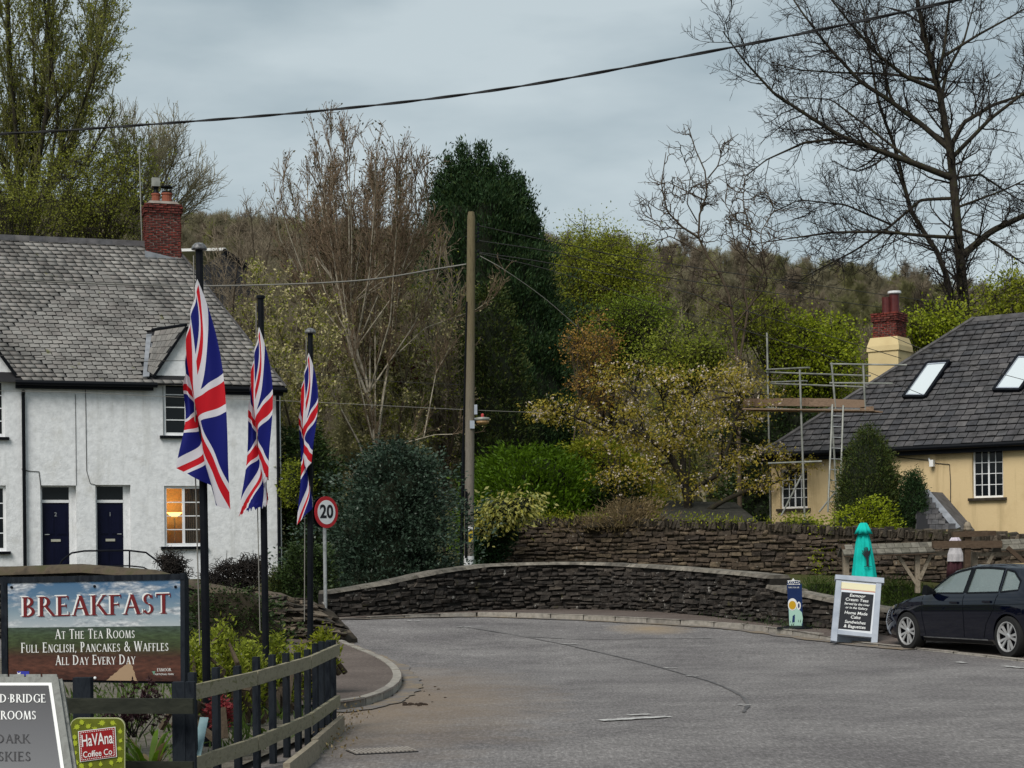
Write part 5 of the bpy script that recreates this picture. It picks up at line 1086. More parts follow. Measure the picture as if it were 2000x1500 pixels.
# ------------------------------------------------------------------ flagpoles and flags
def flagpole(x0, y0, x1, s, dome, label):
    b = P(x1, 1090 + 1.6*s, s); b.z = 0; t = P(x0, y0 + (10 if dome else 5), s); o = thing('flagpole', label, 'flagpole', b, 'flagpoles along the fence')
    q = MB(); q.tube([b, b.lerp(t, .5), t], [.036, .034, .031], 12); q.build('pole', m['black_metal'], o)
    q = MB(); w = .065 if dome else .045
    if dome: q.lathe([(w, 0), (w, .012), (w*.85, .035), (w*.5, .055), (.004, .062)], t, 16); q.build('finial', m['steel'] if False else M_noise('weathered_cap', [(.03,.032,.036), (.2,.2,.2)], 40, .35) if 'weathered_cap' not in bpy.data.materials else bpy.data.materials['weathered_cap'], o, True)
    else: q.lathe([(w, 0), (w, .022), (w*.8, .03)], t, 14); q.build('finial', m['black_metal'], o)
    q = MB(); d = Vector((-.055, -.02, 0)); q.tube([t + d*.8 - Vector((0, 0, .05)), b.lerp(t, .55) + d*1.1, b + d + Vector((0, 0, .9))], .006, 5); q.build('halyard', m['wire_pale'], o)
    return b, t
fp1 = flagpole(389, 478, 406, 233, True, 'tallest black flagpole with a silver dome cap next to the breakfast banner')
fp2 = flagpole(509, 578, 521, 194, False, 'black flagpole with a flat cap between the two domed flagpoles')
fp3 = flagpole(606, 641, 606, 170, True, 'shortest black flagpole with a dome cap beside the speed limit sign')
def M_union():
    t = NT('union_flag_cloth'); uvn = t.new('ShaderNodeUVMap'); U = t.sep(uvn.outputs[0])
    x = t.math('MULTIPLY', t.math('SUBTRACT', U[0], .5), 60); y = t.math('MULTIPLY', t.math('SUBTRACT', .5, U[1]), 30)
    ax, ay = t.math('ABSOLUTE', x), t.math('ABSOLUTE', y); sg = t.math('SIGN', x)
    L = lambda a, b: t.math('LESS_THAN', a, b); AND = lambda a, b: t.math('MULTIPLY', a, b); OR = lambda a, b: t.math('MAXIMUM', a, b)
    ws = rs = None
    for k in (-1, 1):
        d = t.math('DIVIDE', t.math('ADD', t.math('MULTIPLY', y, 2), t.math('MULTIPLY', x, k)), math.sqrt(5)); w = L(t.math('ABSOLUTE', d), 3.0); dd = t.math('MULTIPLY', d, sg); dd = t.math('MULTIPLY', dd, 1.0)
        rd = AND(L(0.0, dd), L(dd, 2.0)); ws = w if ws is None else OR(ws, w); rs = rd if rs is None else OR(rs, rd)
    c = t.mix(ws, (.004, .007, .125), (.60, .58, .62)); c = t.mix(rs, c, (.46, .006, .014))
    c = t.mix(OR(L(ax, 5.0), L(ay, 5.0)), c, (.60, .58, .62)); c = t.mix(OR(L(ax, 3.0), L(ay, 3.0)), c, (.46, .006, .014))
    c = t.mix(L(U[0], .018), c, (.60, .58, .60)); t.bump(t.noise(60, 3), .08, .003)
    mm = t.out(c, .75, .2); tr = t.new('ShaderNodeBsdfTranslucent'); t.ln(c, tr.inputs[0]); ms_ = t.new('ShaderNodeMixShader'); ms_.inputs[0].default_value = .25
    t.ln(t.b.outputs[0], ms_.inputs[1]); t.ln(tr.outputs[0], ms_.inputs[2]); t.ln(ms_.outputs[0], t.n['Material Output'].inputs[0]); return mm
m['union'] = M_union()
def flag(label, s, c00, c01, c10, c11, ph, amp, fray=False, folds=1.5, seed=1):
    rr = random.Random(seed); off = Vector((0, -.05, 0)); C = [P(*c, s) + off for c in (c00, c01, c10, c11)]
    def f_(u_, v_):
        base = C[0].lerp(C[1], v_).lerp(C[2].lerp(C[3], v_), u_)
        g = amp*(.12 + .88*min(1, u_*1.25)**.8)*(.35 + .65*math.sin(math.pi*min(1, .18 + .82*v_)))
        p_ = 2*math.pi*(folds*v_ + .42*u_ + ph); fine = .010*math.sin(2*math.pi*(4.3*v_ - 1.1*u_ + ph*2))
        tri = math.asin(.97*math.sin(p_))/1.45
        q_ = base + Vector((g*tri + fine*.5, g*1.05*math.cos(p_) - .10*u_*(1-v_) + fine, -.04*math.sin(math.pi*v_)*u_ + .05*g*math.sin(3*p_)))
        q_ += Vector((.05*math.sin(math.pi*u_*1.2)*(1-v_), 0, 0))
        if fray and u_ > .9: q_.z -= (u_-.9)*rr.uniform(0, .45)
        return q_
    q = MB(); q.grid(f_, 120, 60); o = q.build('union_flag', m['union'], None, True); return setp(o, label, 'flag', 'union flags on the poles')
flag('union flag hanging in folds from the tallest domed flagpole', 233, (384, 546), (360, 752), (478, 996), (352, 915), .22, .15, False, .9, 3)
flag('union flag with a frayed lower edge on the flat-capped flagpole', 194, (506, 640), (486, 800), (549, 935), (474, 1002), .28, .13, True, .9, 5)
flag('union flag hanging narrowest on the shortest domed flagpole', 170, (602, 690), (585, 815), (626, 905), (583, 1026), .24, .12, False, .85, 8)
# ------------------------------------------------------------------ speed limit sign
sb = GP(636, 1208, .0); ssg = F/sb.y; sp = thing('speed_sign', 'round red-edged 20 speed limit sign on a grey post by the parapet end', 'road sign', sb)
sc0 = P(637, 1000, ssg*1.005); nn = Vector((.76, -.65, 0)).normalized(); sr = Vector((.65, .76, 0)).normalized(); Rd = Matrix((sr, Vector((0, 0, 1)), nn)).transposed(); rad = 31/ssg
q = MB(); q.tube([sb - Vector((0, 0, .1)), Vector((sb.x, sb.y, sc0.z + rad*.6))], .038, 10); q.build('post', m['steel'], sp); sc0 = Vector((sb.x, sb.y, sc0.z)) + nn*.05
q = MB(); q.lathe([(rad, 0), (rad, .012)], sc0, 40, Rd); q.build('ring', M_flat('sign_red', (.42, .012, .018), .4), sp)
q = MB(); q.lathe([(rad*.76, .012), (rad*.76, .015)], sc0, 40, Rd); q.build('plate', m['white_paint'], sp)
text('20', rad*1.15, m['ink_dark'], sc0, sr, (0, 0, 1), sp, bold=.012, lift=.018, xs=1.0)
q = MB(); q.lathe([(rad, -.11), (rad, -.085), (rad*.93, -.085), (rad*.93, -.11)], sc0, 36, Rd); q.build('rear_plate', m['black_metal'], sp)
# ------------------------------------------------------------------ telegraph pole with street lamp
SP = 70; tb, tt = P(915.5, 1120, SP), P(920.5, 414, SP); tp = thing('telegraph_pole', 'tall weathered wooden telegraph pole with a white band at its foot', 'telegraph pole', tb)
q = MB(); k = lambda t: tb.lerp(tt, t); q.tube([k(0), k(.3), k(.55)], [.140, .134, .128], 14); smooth_by_angle(q.build('lower_pole', m['pole_wood'], tp))
q = MB(); q.tube([k(.55), k(.8), k(.985), k(1)], [.128, .122, .113, .085], 14); smooth_by_angle(q.build('upper_pole', m['pole_moss'], tp))
q = MB(); q.tube([P(915.6, 1104, SP), P(915.7, 1086, SP)], .145, 14); q.build('white_band', m['white_paint'], tp)
q = MB(); q.tube([P(901, 1105, SP) - Vector((0, .05, 0)), P(905, 880, SP) - Vector((0, .05, 0))], .05, 8); q.tube([P(904, 900, SP), P(912, 590, SP) - Vector((0, .08, 0))], .03, 6); q.tube([P(910.5, 1090, SP) - Vector((0, .17, 0)), P(911, 960, SP) - Vector((0, .17, 0))], .035, 6); q.build('cable_guard', m['black_gutter'], tp)
q = MB(); c = P(919.5, 1047, SP); q.box(c - Vector((0, .17, 0)), (.11, .02, .33)); q.build('warning_plate', M_flat('yellow_plate', (.48, .36, .03), .5), tp)
q = MB(); e = c - Vector((0, .182, 0)); tri_ = [e + Vector((-.04, 0, -.06)), e + Vector((.04, 0, -.06)), e + Vector((.02, 0, .07))]; q.poly(tri_); q.build('warning_triangle', m['ink_dark'], tp)
q = MB(); q.box(P(919, 1033, SP) - Vector((0, .17, 0)), (.12, .02, .11)); q.build('number_plate', m['white_paint'], tp); text('D', .09, m['ink_dark'], P(919, 1033, SP) - Vector((0, .182, 0)), (1, 0, 0), (0, 0, 1), tp)
q = MB(); q.box(P(929, 800, SP), (.09, .1, .27)); q.build('meter_box', m['grey_paint'], tp)
for y in (440, 448, 456, 463, 472, 492, 503): q = MB(); q.tube([P(908 if y % 2 else 911, y, SP), P(934, y+1, SP)], .014, 6); q.lathe([(.03, 0), (.035, .05), (.015, .08)], P(934, y+1, SP), 8); q.build('insulator', m['black_metal'], tp)
lamp = thing('street_lamp', 'small bowl street lamp with a red light sensor bracketed to the telegraph pole', 'street lamp', P(941, 824, SP))
q = MB(); q.tube([P(918, 819, SP), P(932, 818, SP)], .03, 6); q.box(P(922.5, 830, SP) - Vector((0, .12, 0)), (.13, .1, .22)); q.build('bracket', m['grey_paint'], lamp)
q = MB(); c = P(942.5, 822, SP) - Vector((0, .05, 0)); q.lathe([(.20, 0), (.205, .05), (.19, .085), (.08, .10)], c, 18); q.build('canopy', m['scaffold'], lamp, True)
q = MB(); q.lathe([(.10, -.11), (.17, -.07), (.19, 0)], c, 18); q.build('bowl', M_flat('amber_bowl', (.36, .22, .10), .3, .5), lamp, True)
q = MB(); q.lathe([(.04, .10), (.045, .17), (.02, .2)], c, 10); q.build('sensor', M_flat('red_sensor', (.4, .05, .05), .4), lamp)
# ------------------------------------------------------------------ overhead lines
def wire(name, label, pts, rad, mt, n=48, twist=0, group='overhead wires'):
    c = curve([P(*p) for p in pts], n); 
    q = MB()
    if twist:
        for k in (0, math.pi):
            L_ = 0; l = []
            for i, p in enumerate(c):
                if i: L_ += (p - c[i-1]).length
                d = (c[min(i+1, n)] - c[max(i-1, 0)]).normalized(); e1 = d.cross(Vector((0, 0, 1))).normalized(); e2 = d.cross(e1); a = L_*twist + k; l.append(p + (e1*math.cos(a) + e2*math.sin(a))*rad*.75)
            q.tube(l, rad, 5)
    else: q.tube(c, rad, 5)
    return setp(q.build(name, mt, None, True), label, 'cable', group)
wire('overhead_cable', 'thick twisted black cable sagging across the open sky', [(-300, 262, 150), (-20, 262, 152), (280, 244, 158), (660, 213, 167), (1000, 171, 176), (1400, 98, 188), (1650, 48, 196), (1870, 0, 204), (2150, -60, 214)], .0100, m['cable'], 400, 5)
wire('overhead_cable', 'thick pale cable running from the telegraph pole over the white house roof', [(911, 516, SP), (860, 524, SP), (700, 548, 72), (450, 558, 74), (250, 556, 76), (0, 546, 79), (-200, 535, 81)], .021, m['wire_pale'], 80)
wire('overhead_wire', 'highest thin wire leaving the telegraph pole towards the far hillside', [(936, 441, SP), (1100, 476, 66), (1280, 511, 61), (1735, 577, 52), (2050, 622, 47)], .014, m['wire'])
wire('overhead_wire', 'second thin wire from the pole passing just under the highest wire', [(936, 470, SP), (1100, 496, 66), (1300, 541, 61), (1720, 600, 52), (2050, 640, 47)], .014, m['wire'])
wire('overhead_wire', 'thin wire from the pole ending on the ochre cottage chimney side', [(936, 493, SP), (1090, 517, 67), (1300, 560, 64), (1500, 620, 62), (1760, 700, 60)], .012, m['wire'])
wire('overhead_wire', 'thin wire from the pole dipping across the green tree to the cottage wall', [(936, 495, SP), (1090, 532, 68), (1300, 600, 66), (1600, 690, 65), (1800, 770, 65), (1816, 893, 66.6)][:5], .010, m['wire'])
wire('overhead_wire', 'steep thin wire falling from the pole past the dark conifer', [(938, 500, SP), (985, 527, SP), (1060, 580, 69), (1130, 640, 68)], .010, m['wire_pale'])
wire('service_wire', 'pair of faint wires strung level from the white house to the telegraph pole', [(-100, 762, 72), (140, 766, 71), (330, 775, 70), (560, 783, 69.5), (905, 800, SP), (1060, 806, 69)], .007, m['wire_pale'])
wire('service_wire', 'faint wire crossing the slate roof and dormer of the white house', [(-100, 690, 74), (40, 696, 74), (230, 706, 74), (420, 707, 73.5), (700, 740, 72), (908, 752, SP)], .008, m['wire'])
wire('service_wire', 'faint wire crossing the dark cottage roof above the skylights', [(1700, 640, 70), (1850, 700, 71), (2000, 742, 72), (2100, 770, 73)], .009, m['wire'])
# ------------------------------------------------------------------ handrail
hr_ = thing('handrail', 'bent black iron handrail in front of the navy doors', 'handrail', P(250, 1130, 92))
q = MB(); q.tube([P(x, y, 92) for x, y in ((112, 1112), (122, 1094), (140, 1080), (165, 1076), (250, 1075), (285, 1079), (305, 1094), (325, 1112), (335, 1125))], .020, 7); q.build('top_rail', m['black_metal'], hr_)
q = MB(); q.tube([P(x, y, 92) for x, y in ((190, 1106), (250, 1105), (280, 1108), (303, 1120))], .016, 6); q.build('lower_rail', m['black_metal'], hr_); q = MB(); q.tube([P(253, 1075, 92), P(253, 1140, 92)], .02, 6); q.build('post', m['black_metal'], hr_)
# ------------------------------------------------------------------ coffee advert, chalkboard, parasols
cb = GP(1553, 1228, .1); s_ = F/cb.y; cf = thing('coffee_advert', 'tall narrow navy coffee advert with a printed cup standing on the pavement', 'sign', cb); cp_ = lambda px, py, d=0: P(px, py, s_) - Vector((0, d, 0))
q = MB(); q.lathe([(.34, 0), (.32, .03), (.12, .05)], cb + Vector((0, .05, 0)), 18, Matrix.Diagonal((1, .7, 1))); q.build('base', m['black_metal'], cf)
q = MB(); pan = [(1542, 1222), (1568, 1222), (1566, 1140), (1537, 1140)]; q.prism([cp_(*p) for p in pan], (0, .03, 0)); q.build('panel', M_noise('navy_print', [(.006, .018, .075), (.012, .035, .12)], 1.5, .4), cf)
def blob(name, pts, mt, d): q = MB(); q.poly([cp_(x, y, d) for x, y in pts]); return q.build(name, mt, cf)
ell = lambda cx_, cy_, rx, ry, n=20: [(cx_ + rx*math.cos(6.2832*k/n), cy_ - ry*math.sin(6.2832*k/n)) for k in range(n)][::-1]
mint = M_flat('mint_print', (.36, .56, .47), .5)
blob('cup_print', [(1541.5, 1222), (1566, 1222), (1568, 1208), (1566, 1196), (1560, 1190), (1554, 1186), (1540.5, 1188)], mint, .003); blob('cup_print', ell(1560, 1183, 4, 8), m['white_ink'], .004); blob('cup_print', ell(1560, 1183, 1.8, 5), bpy.data.materials['navy_print'], .005)
blob('cup_print', [(max(1539, x), y) for x, y in ell(1547.5, 1180.5, 9.5, 12)], m['white_ink'], .006); blob('cup_print', ell(1547.5, 1182, 7, 8.5), M_flat('coffee_yellow', (.52, .30, .012), .5), .008); blob('cup_print', [(1547, 1216), (1552, 1215), (1552.5, 1200), (1548, 1203)], bpy.data.materials['navy_print'], .006)
blob('brand_strip', [(1537.5, 1142), (1562.5, 1142), (1562.5, 1134), (1552, 1133), (1549, 1129), (1546.5, 1133), (1537.5, 1134)], m['white_ink'], .004)
text('LAVAZZA', 8/s_, bpy.data.materials['navy_print'], cp_(1550, 1138, .006), (1, 0, 0), (0, 0, 1), cf, bold=.004, xs=.72); text('TORINO, ITALIA, 1895', 4/s_, m['white_ink'], cp_(1550, 1147.5, .003), (1, 0, 0), (0, 0, 1), cf, xs=.55)
sB = F/GP(1668, 1256).y; ch = thing('chalkboard_sign', 'pale grey A-board with a chalk-lettered menu standing at the kerb', 'chalkboard', P(1668, 1258, sB)); 
tlc, trc, blc, brc = P(1641, 1126, sB-2), P(1721, 1133, sB-2), P(1629, 1253, sB+1.5), P(1705, 1260, sB+1.5)
cr_ = ((trc-tlc).normalized() + (brc-blc).normalized()).normalized(); cu_ = ((tlc+trc)/2 - (blc+brc)/2).normalized(); cn = cr_.cross(cu_).normalized(); chh = lambda px, py: plane_hit(px, py, (tlc+brc)/2, cn)
def slab(name, pts, d0, d1, mt): q = MB(); q.hexa([chh(*p) + cn*d for d in (d0, d1) for p in pts]); return q.build(name, mt, ch)
slab('leg', [(1622, 1252), (1634, 1254), (1643, 1135), (1633, 1134)], -.03, .02, m['grey_paint']); slab('leg', [(1701, 1258), (1713, 1260), (1721, 1141), (1711, 1140)], -.03, .02, m['grey_paint'])
slab('top_rail', [(1631, 1133), (1726, 1141), (1726, 1131), (1631, 1124.5)], -.04, .035, m['grey_paint']); slab('bottom_rail', [(1634.5, 1239), (1702.6, 1245.5), (1703, 1239), (1634.8, 1230)], -.02, .012, m['grey_paint'])
slab('backing', [(1634, 1232), (1703, 1240), (1712, 1140), (1642, 1134)], -.02, 0, M_flat('pale_backing', (.55, .57, .60), .6)); slab('cream_header', [(1642.6, 1149), (1709.5, 1155.5), (1710.4, 1143), (1643.2, 1137)], .001, .004, M_flat('cream_card', (.62, .57, .38), .6)); slab('header_line', [(1642.5, 1151.2), (1709.3, 1157.5), (1709.3, 1156.2), (1642.5, 1150)], .001, .004, M_flat('orange_line', (.5, .16, .06), .6))
slab('chalk_panel', [(1637, 1228), (1699.5, 1233), (1706.5, 1161.5), (1643.5, 1156)], .001, .004, M_noise('blackboard', [(.008, .009, .012), (.016, .017, .021)], 8, .7))
for tx, x, y, hgt, xs_ in (('Exmoor', 1674.5, 1164.2, 9.6, 1.05), ('Cream Teas', 1673.5, 1172.5, 9.6, 1.02), ('Served by the river', 1673.5, 1180.8, 7.2, .94), ('or in the Gallery', 1672.5, 1188.2, 7.2, .94), ('Home Made', 1671.5, 1198.2, 9.6, 1.0), ('Cake', 1670.8, 1206.3, 9.6, 1.05), ('Sandwiches', 1670, 1216, 9.6, .98), ('& Baguettes', 1669, 1224.5, 9.6, .98)):
    text(tx, hgt*1.12/sB, m['white_ink'], chh(x, y), chh(1706, 1161) - chh(1643, 1155.5), cu_, ch, bold=.0006, xs=xs_*.84, lift=.006, shear=.12)
q = MB(); bo = Vector((.06, .30, 0)); q.hexa([blc + bo - cn*.02, brc + bo - cn*.02, trc - cn*.03, tlc - cn*.03] + [p - cn*.03 for p in (blc + bo - cn*.02, brc + bo - cn*.02, trc - cn*.03, tlc - cn*.03)]); q.build('back_leaf', m['grey_paint'], ch)
def parasol(label, px, ytop, ybot, s, wtop, wbot, cols, name='folded_parasol', yb=None):
    b = P(px, yb or ybot, s); o = thing(name, label, 'parasol', b); zt, z0 = P(px, ytop, s).z, P(px, ybot, s).z; H_ = zt - z0; x0, y0 = P(px, (ytop+ybot)/2, s).xy
    wob = lambda a, z: 1.06 - .26*abs(math.sin(4*a + z*.6))**1.5 + .06*math.sin(3*a + 1 + z*2)
    q = MB(); prof = [(wbot/s/2*1.0, z0), (wbot/s/2*.9, z0+H_*.2), (wbot/s/2*.74, z0+H_*.45), (wbot/s/2*.55, z0+H_*.7), (wbot/s/2*.40, z0+H_*.82), (.05, z0+H_*.93)]; q.lathe(prof, (x0, y0, 0), 48, None, 0, wob); q.build('canopy', cols[0], o, True)
    q = MB(); q.lathe([(wtop/s/2*.6, z0+H_*.86), (wtop/s/2*1.02, z0+H_*.83), (wtop/s/2*.72, z0+H_*.91), (wtop/s/2*.44, zt-.02), (wtop/s/2*.3, zt)], (x0, y0, 0), 48, None, 0, lambda a, z: 1 + .10*math.sin(8*a+.6)); q.build('cap', cols[1], o, True)
    q = MB(); q.tube([(x0, y0, b.z - .9), (x0, y0, zt - .1)], .025, 8); q.build('pole', m['oak'], o); q = MB(); q.lathe([(.28, b.z-.95), (.28, b.z-.85), (.08, b.z-.8)], (x0, y0, 0), 14); q.build('base', m['black_metal'], o); return o
teal = (lambda t: t.out(t.ramp(t.noise(3, 3), [(.008, .34, .29), (.014, .50, .43)], .3, .7), .95, .05))(NT('turquoise_canvas'))
pz = parasol('closed turquoise parasol rising behind the chalkboard', 1687, 1021, 1150, 97, 34, 52, (teal, teal), yb=1165)
q = MB(); c = Vector((P(1690, 1106, 97).x, P(1690, 1106, 97).y - .235, P(1690, 1106, 97).z)); rr = random.Random(6); q.beam(c, c + Vector((0, .03, .2)), .045, .01, (0, 1, 0))
for k in range(16): a = rr.uniform(-1.0, 1.0); l = rr.uniform(.12, .28); q.beam(c + Vector((0, .02, .15)), c + Vector((math.sin(a)*l*.55, .045, .15 + math.cos(a)*l)), .014, .006, (0, 1, 0))
q.beam(c + Vector((-.08, -.01, 0)), c + Vector((.08, -.01, 0)), .01, .015, (0, 1, 0)); q.build('tree_print', m['ink_dark'], pz)
maroon = M_noise('maroon_canvas', [(.028, .008, .012), (.05, .014, .02)], 3, .8); lil = M_noise('lilac_canvas', [(.42, .36, .42), (.55, .50, .55)], 3, .7)
p2_ = parasol('closed maroon parasol with a pale lilac cap behind the pergola finial post', 1866, 1046, 1128, 90, 27, 36, (maroon, lil), yb=1150)
q = MB(); c = P(1866, 1082, 90); q.lathe([(.185, c.z-.16), (.17, c.z), (.12, c.z+.14)], (c.x, c.y, 0), 24, None, 0, lambda a, z: 1 + .08*math.sin(6*a)); q.build('tie_band', M_noise('grey_white_canvas', [(.25, .24, .25), (.5, .48, .49)], 6, .7), p2_)
# ------------------------------------------------------------------ pergola
pg = thing('pergola', 'weathered oak pergola with shingled top, V-braced posts and an acorn finial', 'pergola', P(1790, 1150, 92)); sg = 92; pq = lambda x, y, d=0, s=sg: P(x, y, s) + Vector((0, d, 0))
def bar(nm, a, b, w, h, mt=m['oak'], d=0): q = MB(); q.beam(pq(*a, d), pq(*b, d), w, h, (0, 1, 0)); q.build(nm, mt, pg)
bar('post', (1652, 1135), (1652, 1080), .12, .12); bar('post', (1792, 1158), (1791, 1080), .10, .10); bar('post', (1886, 1135), (1886, 1034), .13, .13, m['oak_dark'], -.12); bar('post', (1908, 1125), (1908, 1078), .12, .12, m['oak'], .2); bar('post', (2020, 1140), (2020, 1070), .12, .12)
bar('brace', (1793, 1146), (1752, 1083), .07, .08, m['oak'], -.02); bar('brace', (1795, 1132), (1817, 1083), .07, .08, m['oak'], -.03); bar('brace', (1925, 1108), (1940, 1080), .07, .08); bar('brace', (2004, 1108), (1960, 1070), .09, .09, m['oak_dark'], -.3)
bar('beam', (1646, 1081), (1850, 1081), .09, .08, m['oak'], .05); bar('beam', (1818, 1063.5), (1952, 1063), .15, .14, m['oak_dark'], -.15); bar('beam', (1908, 1083), (2040, 1080), .09, .08, m['oak'], .05); bar('beam', (1856, 1044.5), (1923, 1042), .12, .14, m['oak_dark'], -.16); bar('beam', (1919, 1041), (1951, 1041), .1, .08, m['oak_dark'], .25)
q = MB(); fz = P(1887, 1036, sg); q.lathe([(.05, -.02), (.085, .0), (.09, .04), (.075, .06), (.085, .07), (.07, .13), (.045, .17), (.01, .19)], Vector((fz.x, fz.y - .12, fz.z)), 16); q.build('finial', m['oak'], pg, True)
for x0, x1, yr0, yr1 in ((1644, 1822, 1066, 1060), (1950, 2040, 1056, 1052)):
    n = int((x1-x0)/16)
    for row in (0, 1):
        for i in range(n):
            t0, t1 = (i + row*.4)/n, (i + row*.4 + .95)/n; t1 = min(1, t1); f_ = lambda t, k: pq(x0 + (x1-x0)*t, yr0 + (yr1-yr0)*t + k*20, -.34*k + .1); ka, kb = (1.0, .45) if row == 0 else (.52, 0)
            q = MB(); dz = Vector((0, -.012, .02)); c = [f_(t0, ka), f_(t1, ka), f_(t1, kb), f_(t0, kb)]; q.hexa(c + [c[0] + dz*1.6, c[1] + dz*1.6, c[2] + dz, c[3] + dz]); q.build('shingle', m['shingle'], pg)
    q = MB(); a, b = pq(x0, yr0, .13), pq(x1, yr1, .13); q.hexa([a + Vector((0, 0, -.03)), b + Vector((0, 0, -.03)), b + Vector((0, .4, -.24)), a + Vector((0, .4, -.24)), a, b, b + Vector((0, .4, -.2)), a + Vector((0, .4, -.2))]); q.build('rear_slope', m['shingle'], pg)
    q = MB(); q.hexa([f_(0, 1) + Vector((0, 0, -.02)), f_(1, 1) + Vector((0, 0, -.02)), f_(1, 0) + Vector((0, 0, -.02)), f_(0, 0) + Vector((0, 0, -.02)), f_(0, 1), f_(1, 1), f_(1, 0), f_(0, 0)]); q.build('roof_deck', m['oak_dark'], pg)
# ------------------------------------------------------------------ cars
CARX = {'zt': ([0,.03,.12,.35,.75,1.10,1.45,1.85,2.3,2.9,3.5,3.88,4.0,4.12,4.22,4.27], [.56,.64,.72,.80,.88,.95,1.17,1.385,1.455,1.46,1.42,1.34,1.16,1.0,.90,.70]),
 'zb': ([0,.03,.12,.35,.75,1.10,1.3,3.8,4.0,4.12,4.22,4.27], [.50,.58,.66,.74,.84,.91,.93,1.02,1.0,.93,.84,.64]),
 'wb': ([0,.03,.12,.35,.8,2,3.4,3.9,4.15,4.27], [.60,.70,.79,.86,.892,.897,.897,.865,.81,.70]),
 'wt': ([0,.12,.8,1.1,1.45,1.85,2.3,3.5,3.88,4.12,4.27], [.45,.58,.66,.69,.64,.59,.585,.575,.56,.58,.55]),
 'z0': ([0,.1,.5,3.8,4.1,4.27], [.30,.20,.17,.18,.22,.32])}
cf_ = lambda k, x: float(np.interp(x, *CARX[k]))
def yhalf(x, z):
    zb, zt, wb, wt, z0 = cf_('zb', x), cf_('zt', x), cf_('wb', x), cf_('wt', x), cf_('z0', x)
    if z >= zb: return wb*.925 + (wt - wb*.925)*min(1, (z-zb)/max(.02, zt-.05-zb))
    return float(np.interp(z, [z0, z0+.08, .5*(z0+zb), zb-.2, zb-.08, zb], [wb*.88, wb*.955, wb*.99, wb, wb*.972, wb*.925]))
def car(label, O, h, paint, group=None, name='parked_car', glass=None, k=1.0):
    h = h.normalized(); rt_ = h.cross(Vector((0, 0, 1))); M4 = frame4(O, -h*k, rt_*k, Vector((0, 0, k))); root = thing(name, label, 'car', O + (-h)*2.1, group)
    T = lambda x, y, z: M4 @ Vector((x, y, z)); R3 = M4.to_3x3()
    xs_ = sorted(set(CARX['zt'][0] + [.2,.55,.95,1.2,1.3,1.6,2.05,2.6,3.2,3.7,3.94,4.06])); ring = []
    for x in xs_:
        zb, zt, wb, wt, z0 = cf_('zb', x), cf_('zt', x), cf_('wb', x), cf_('wt', x), cf_('z0', x)
        hp_ = [(0, z0), (wb*.6, z0), (wb*.88, z0), (wb*.955, z0+.08), (wb*.99, .5*(z0+zb)), (wb, zb-.2), (wb*.972, zb-.08), (wb*.925, zb), ((wb*.925+wt)/2, (zb+zt-.05)/2), (wt, zt-.05), (wt*.86, zt-.015), (wt*.5, zt-.002), (0, zt)]
        ring.append([Vector((x, -y, z)) for y, z in hp_] + [Vector((x, y, z)) for y, z in hp_[-2:0:-1]])
    n = len(ring[0]); V = [p for R_ in ring for p in R_]
    fs = [(i*n+j, i*n+(j+1) % n, (i+1)*n+(j+1) % n, (i+1)*n+j) for i in range(len(ring)-1) for j in range(n)] + [tuple(range(n))[::-1], tuple((len(ring)-1)*n+j for j in range(n))]
    me = bpy.data.meshes.new('body'); me.from_pydata([tuple(v_) for v_ in V], [], fs); bo_ = bpy.data.objects.new('tmp', me); COL.objects.link(bo_)
    bm = bmesh.new(); bm.from_mesh(me); bmesh.ops.recalc_face_normals(bm, faces=bm.faces[:]); bm.to_mesh(me); bm.free()
    q = MB(); RX = Matrix.Rotation(math.pi/2, 3, 'X')
    for wx in (.86, 3.50):
        for sd in (-1, 1): q.lathe([(.355, -.17), (.355, .17)], (wx, sd*.80, .325), 32, RX)
    cu = q.build('tmp2', m['black_metal'])
    def solid(nm_, V_, F_):
        me_ = bpy.data.meshes.new(nm_); me_.from_pydata([tuple(p) for p in V_], [], F_); b2 = bmesh.new(); b2.from_mesh(me_); bmesh.ops.recalc_face_normals(b2, faces=b2.faces[:]); b2.to_mesh(me_); b2.free(); return link(nm_, me_)
    cx_ = [1.30, 1.5, 1.75, 1.95, 2.3, 2.8, 3.2, 3.5, 3.8, 3.95]; CV = []
    for x in cx_:
        zt_c = cf_('zt', x) - .05; zb_c = cf_('zb', x); z_lo = .55
        half_ = [(yhalf(x, z_lo) - .09, z_lo), (yhalf(x, zb_c) - .07, min(zb_c, zt_c - .02)), (max(.2, yhalf(x, zt_c) - .06), zt_c)]
        CV += [(x, -y, z) for y, z in half_] + [(x, y, z) for y, z in half_[::-1]]
    cav = solid('tmp3', CV, [(6*i+j, 6*i+(j+1) % 6, 6*(i+1)+(j+1) % 6, 6*(i+1)+j) for i in range(len(cx_)-1) for j in range(6)] + [tuple(range(6)), tuple(6*(len(cx_)-1)+j for j in range(6))])
    wins = [[(1.22,.968),(1.44,1.10),(1.73,1.27),(1.95,1.333),(2.28,1.385),(2.34,.985)], [(2.42,.988),(2.37,1.39),(2.75,1.395),(3.10,1.375),(3.22,1.012)], [(3.27,1.015),(3.16,1.365),(3.36,1.335),(3.60,1.19),(3.66,1.05)]]
    wc = []
    for w in wins:
        K_ = len(w); wc.append(solid('tmp4', [(x, -1.1, z) for x, z in w] + [(x, 1.1, z) for x, z in w], [tuple(range(K_)), tuple(range(K_, 2*K_))] + [(i, (i+1) % K_, K_+(i+1) % K_, K_+i) for i in range(K_)]))
    for o_ in [cav] + wc: md = bo_.modifiers.new('b', 'BOOLEAN'); md.object = o_; md.operation = 'DIFFERENCE'; md.solver = 'EXACT'
    md = bo_.modifiers.new('b', 'BOOLEAN'); md.object = cu; md.operation = 'DIFFERENCE'; md.solver = 'EXACT'
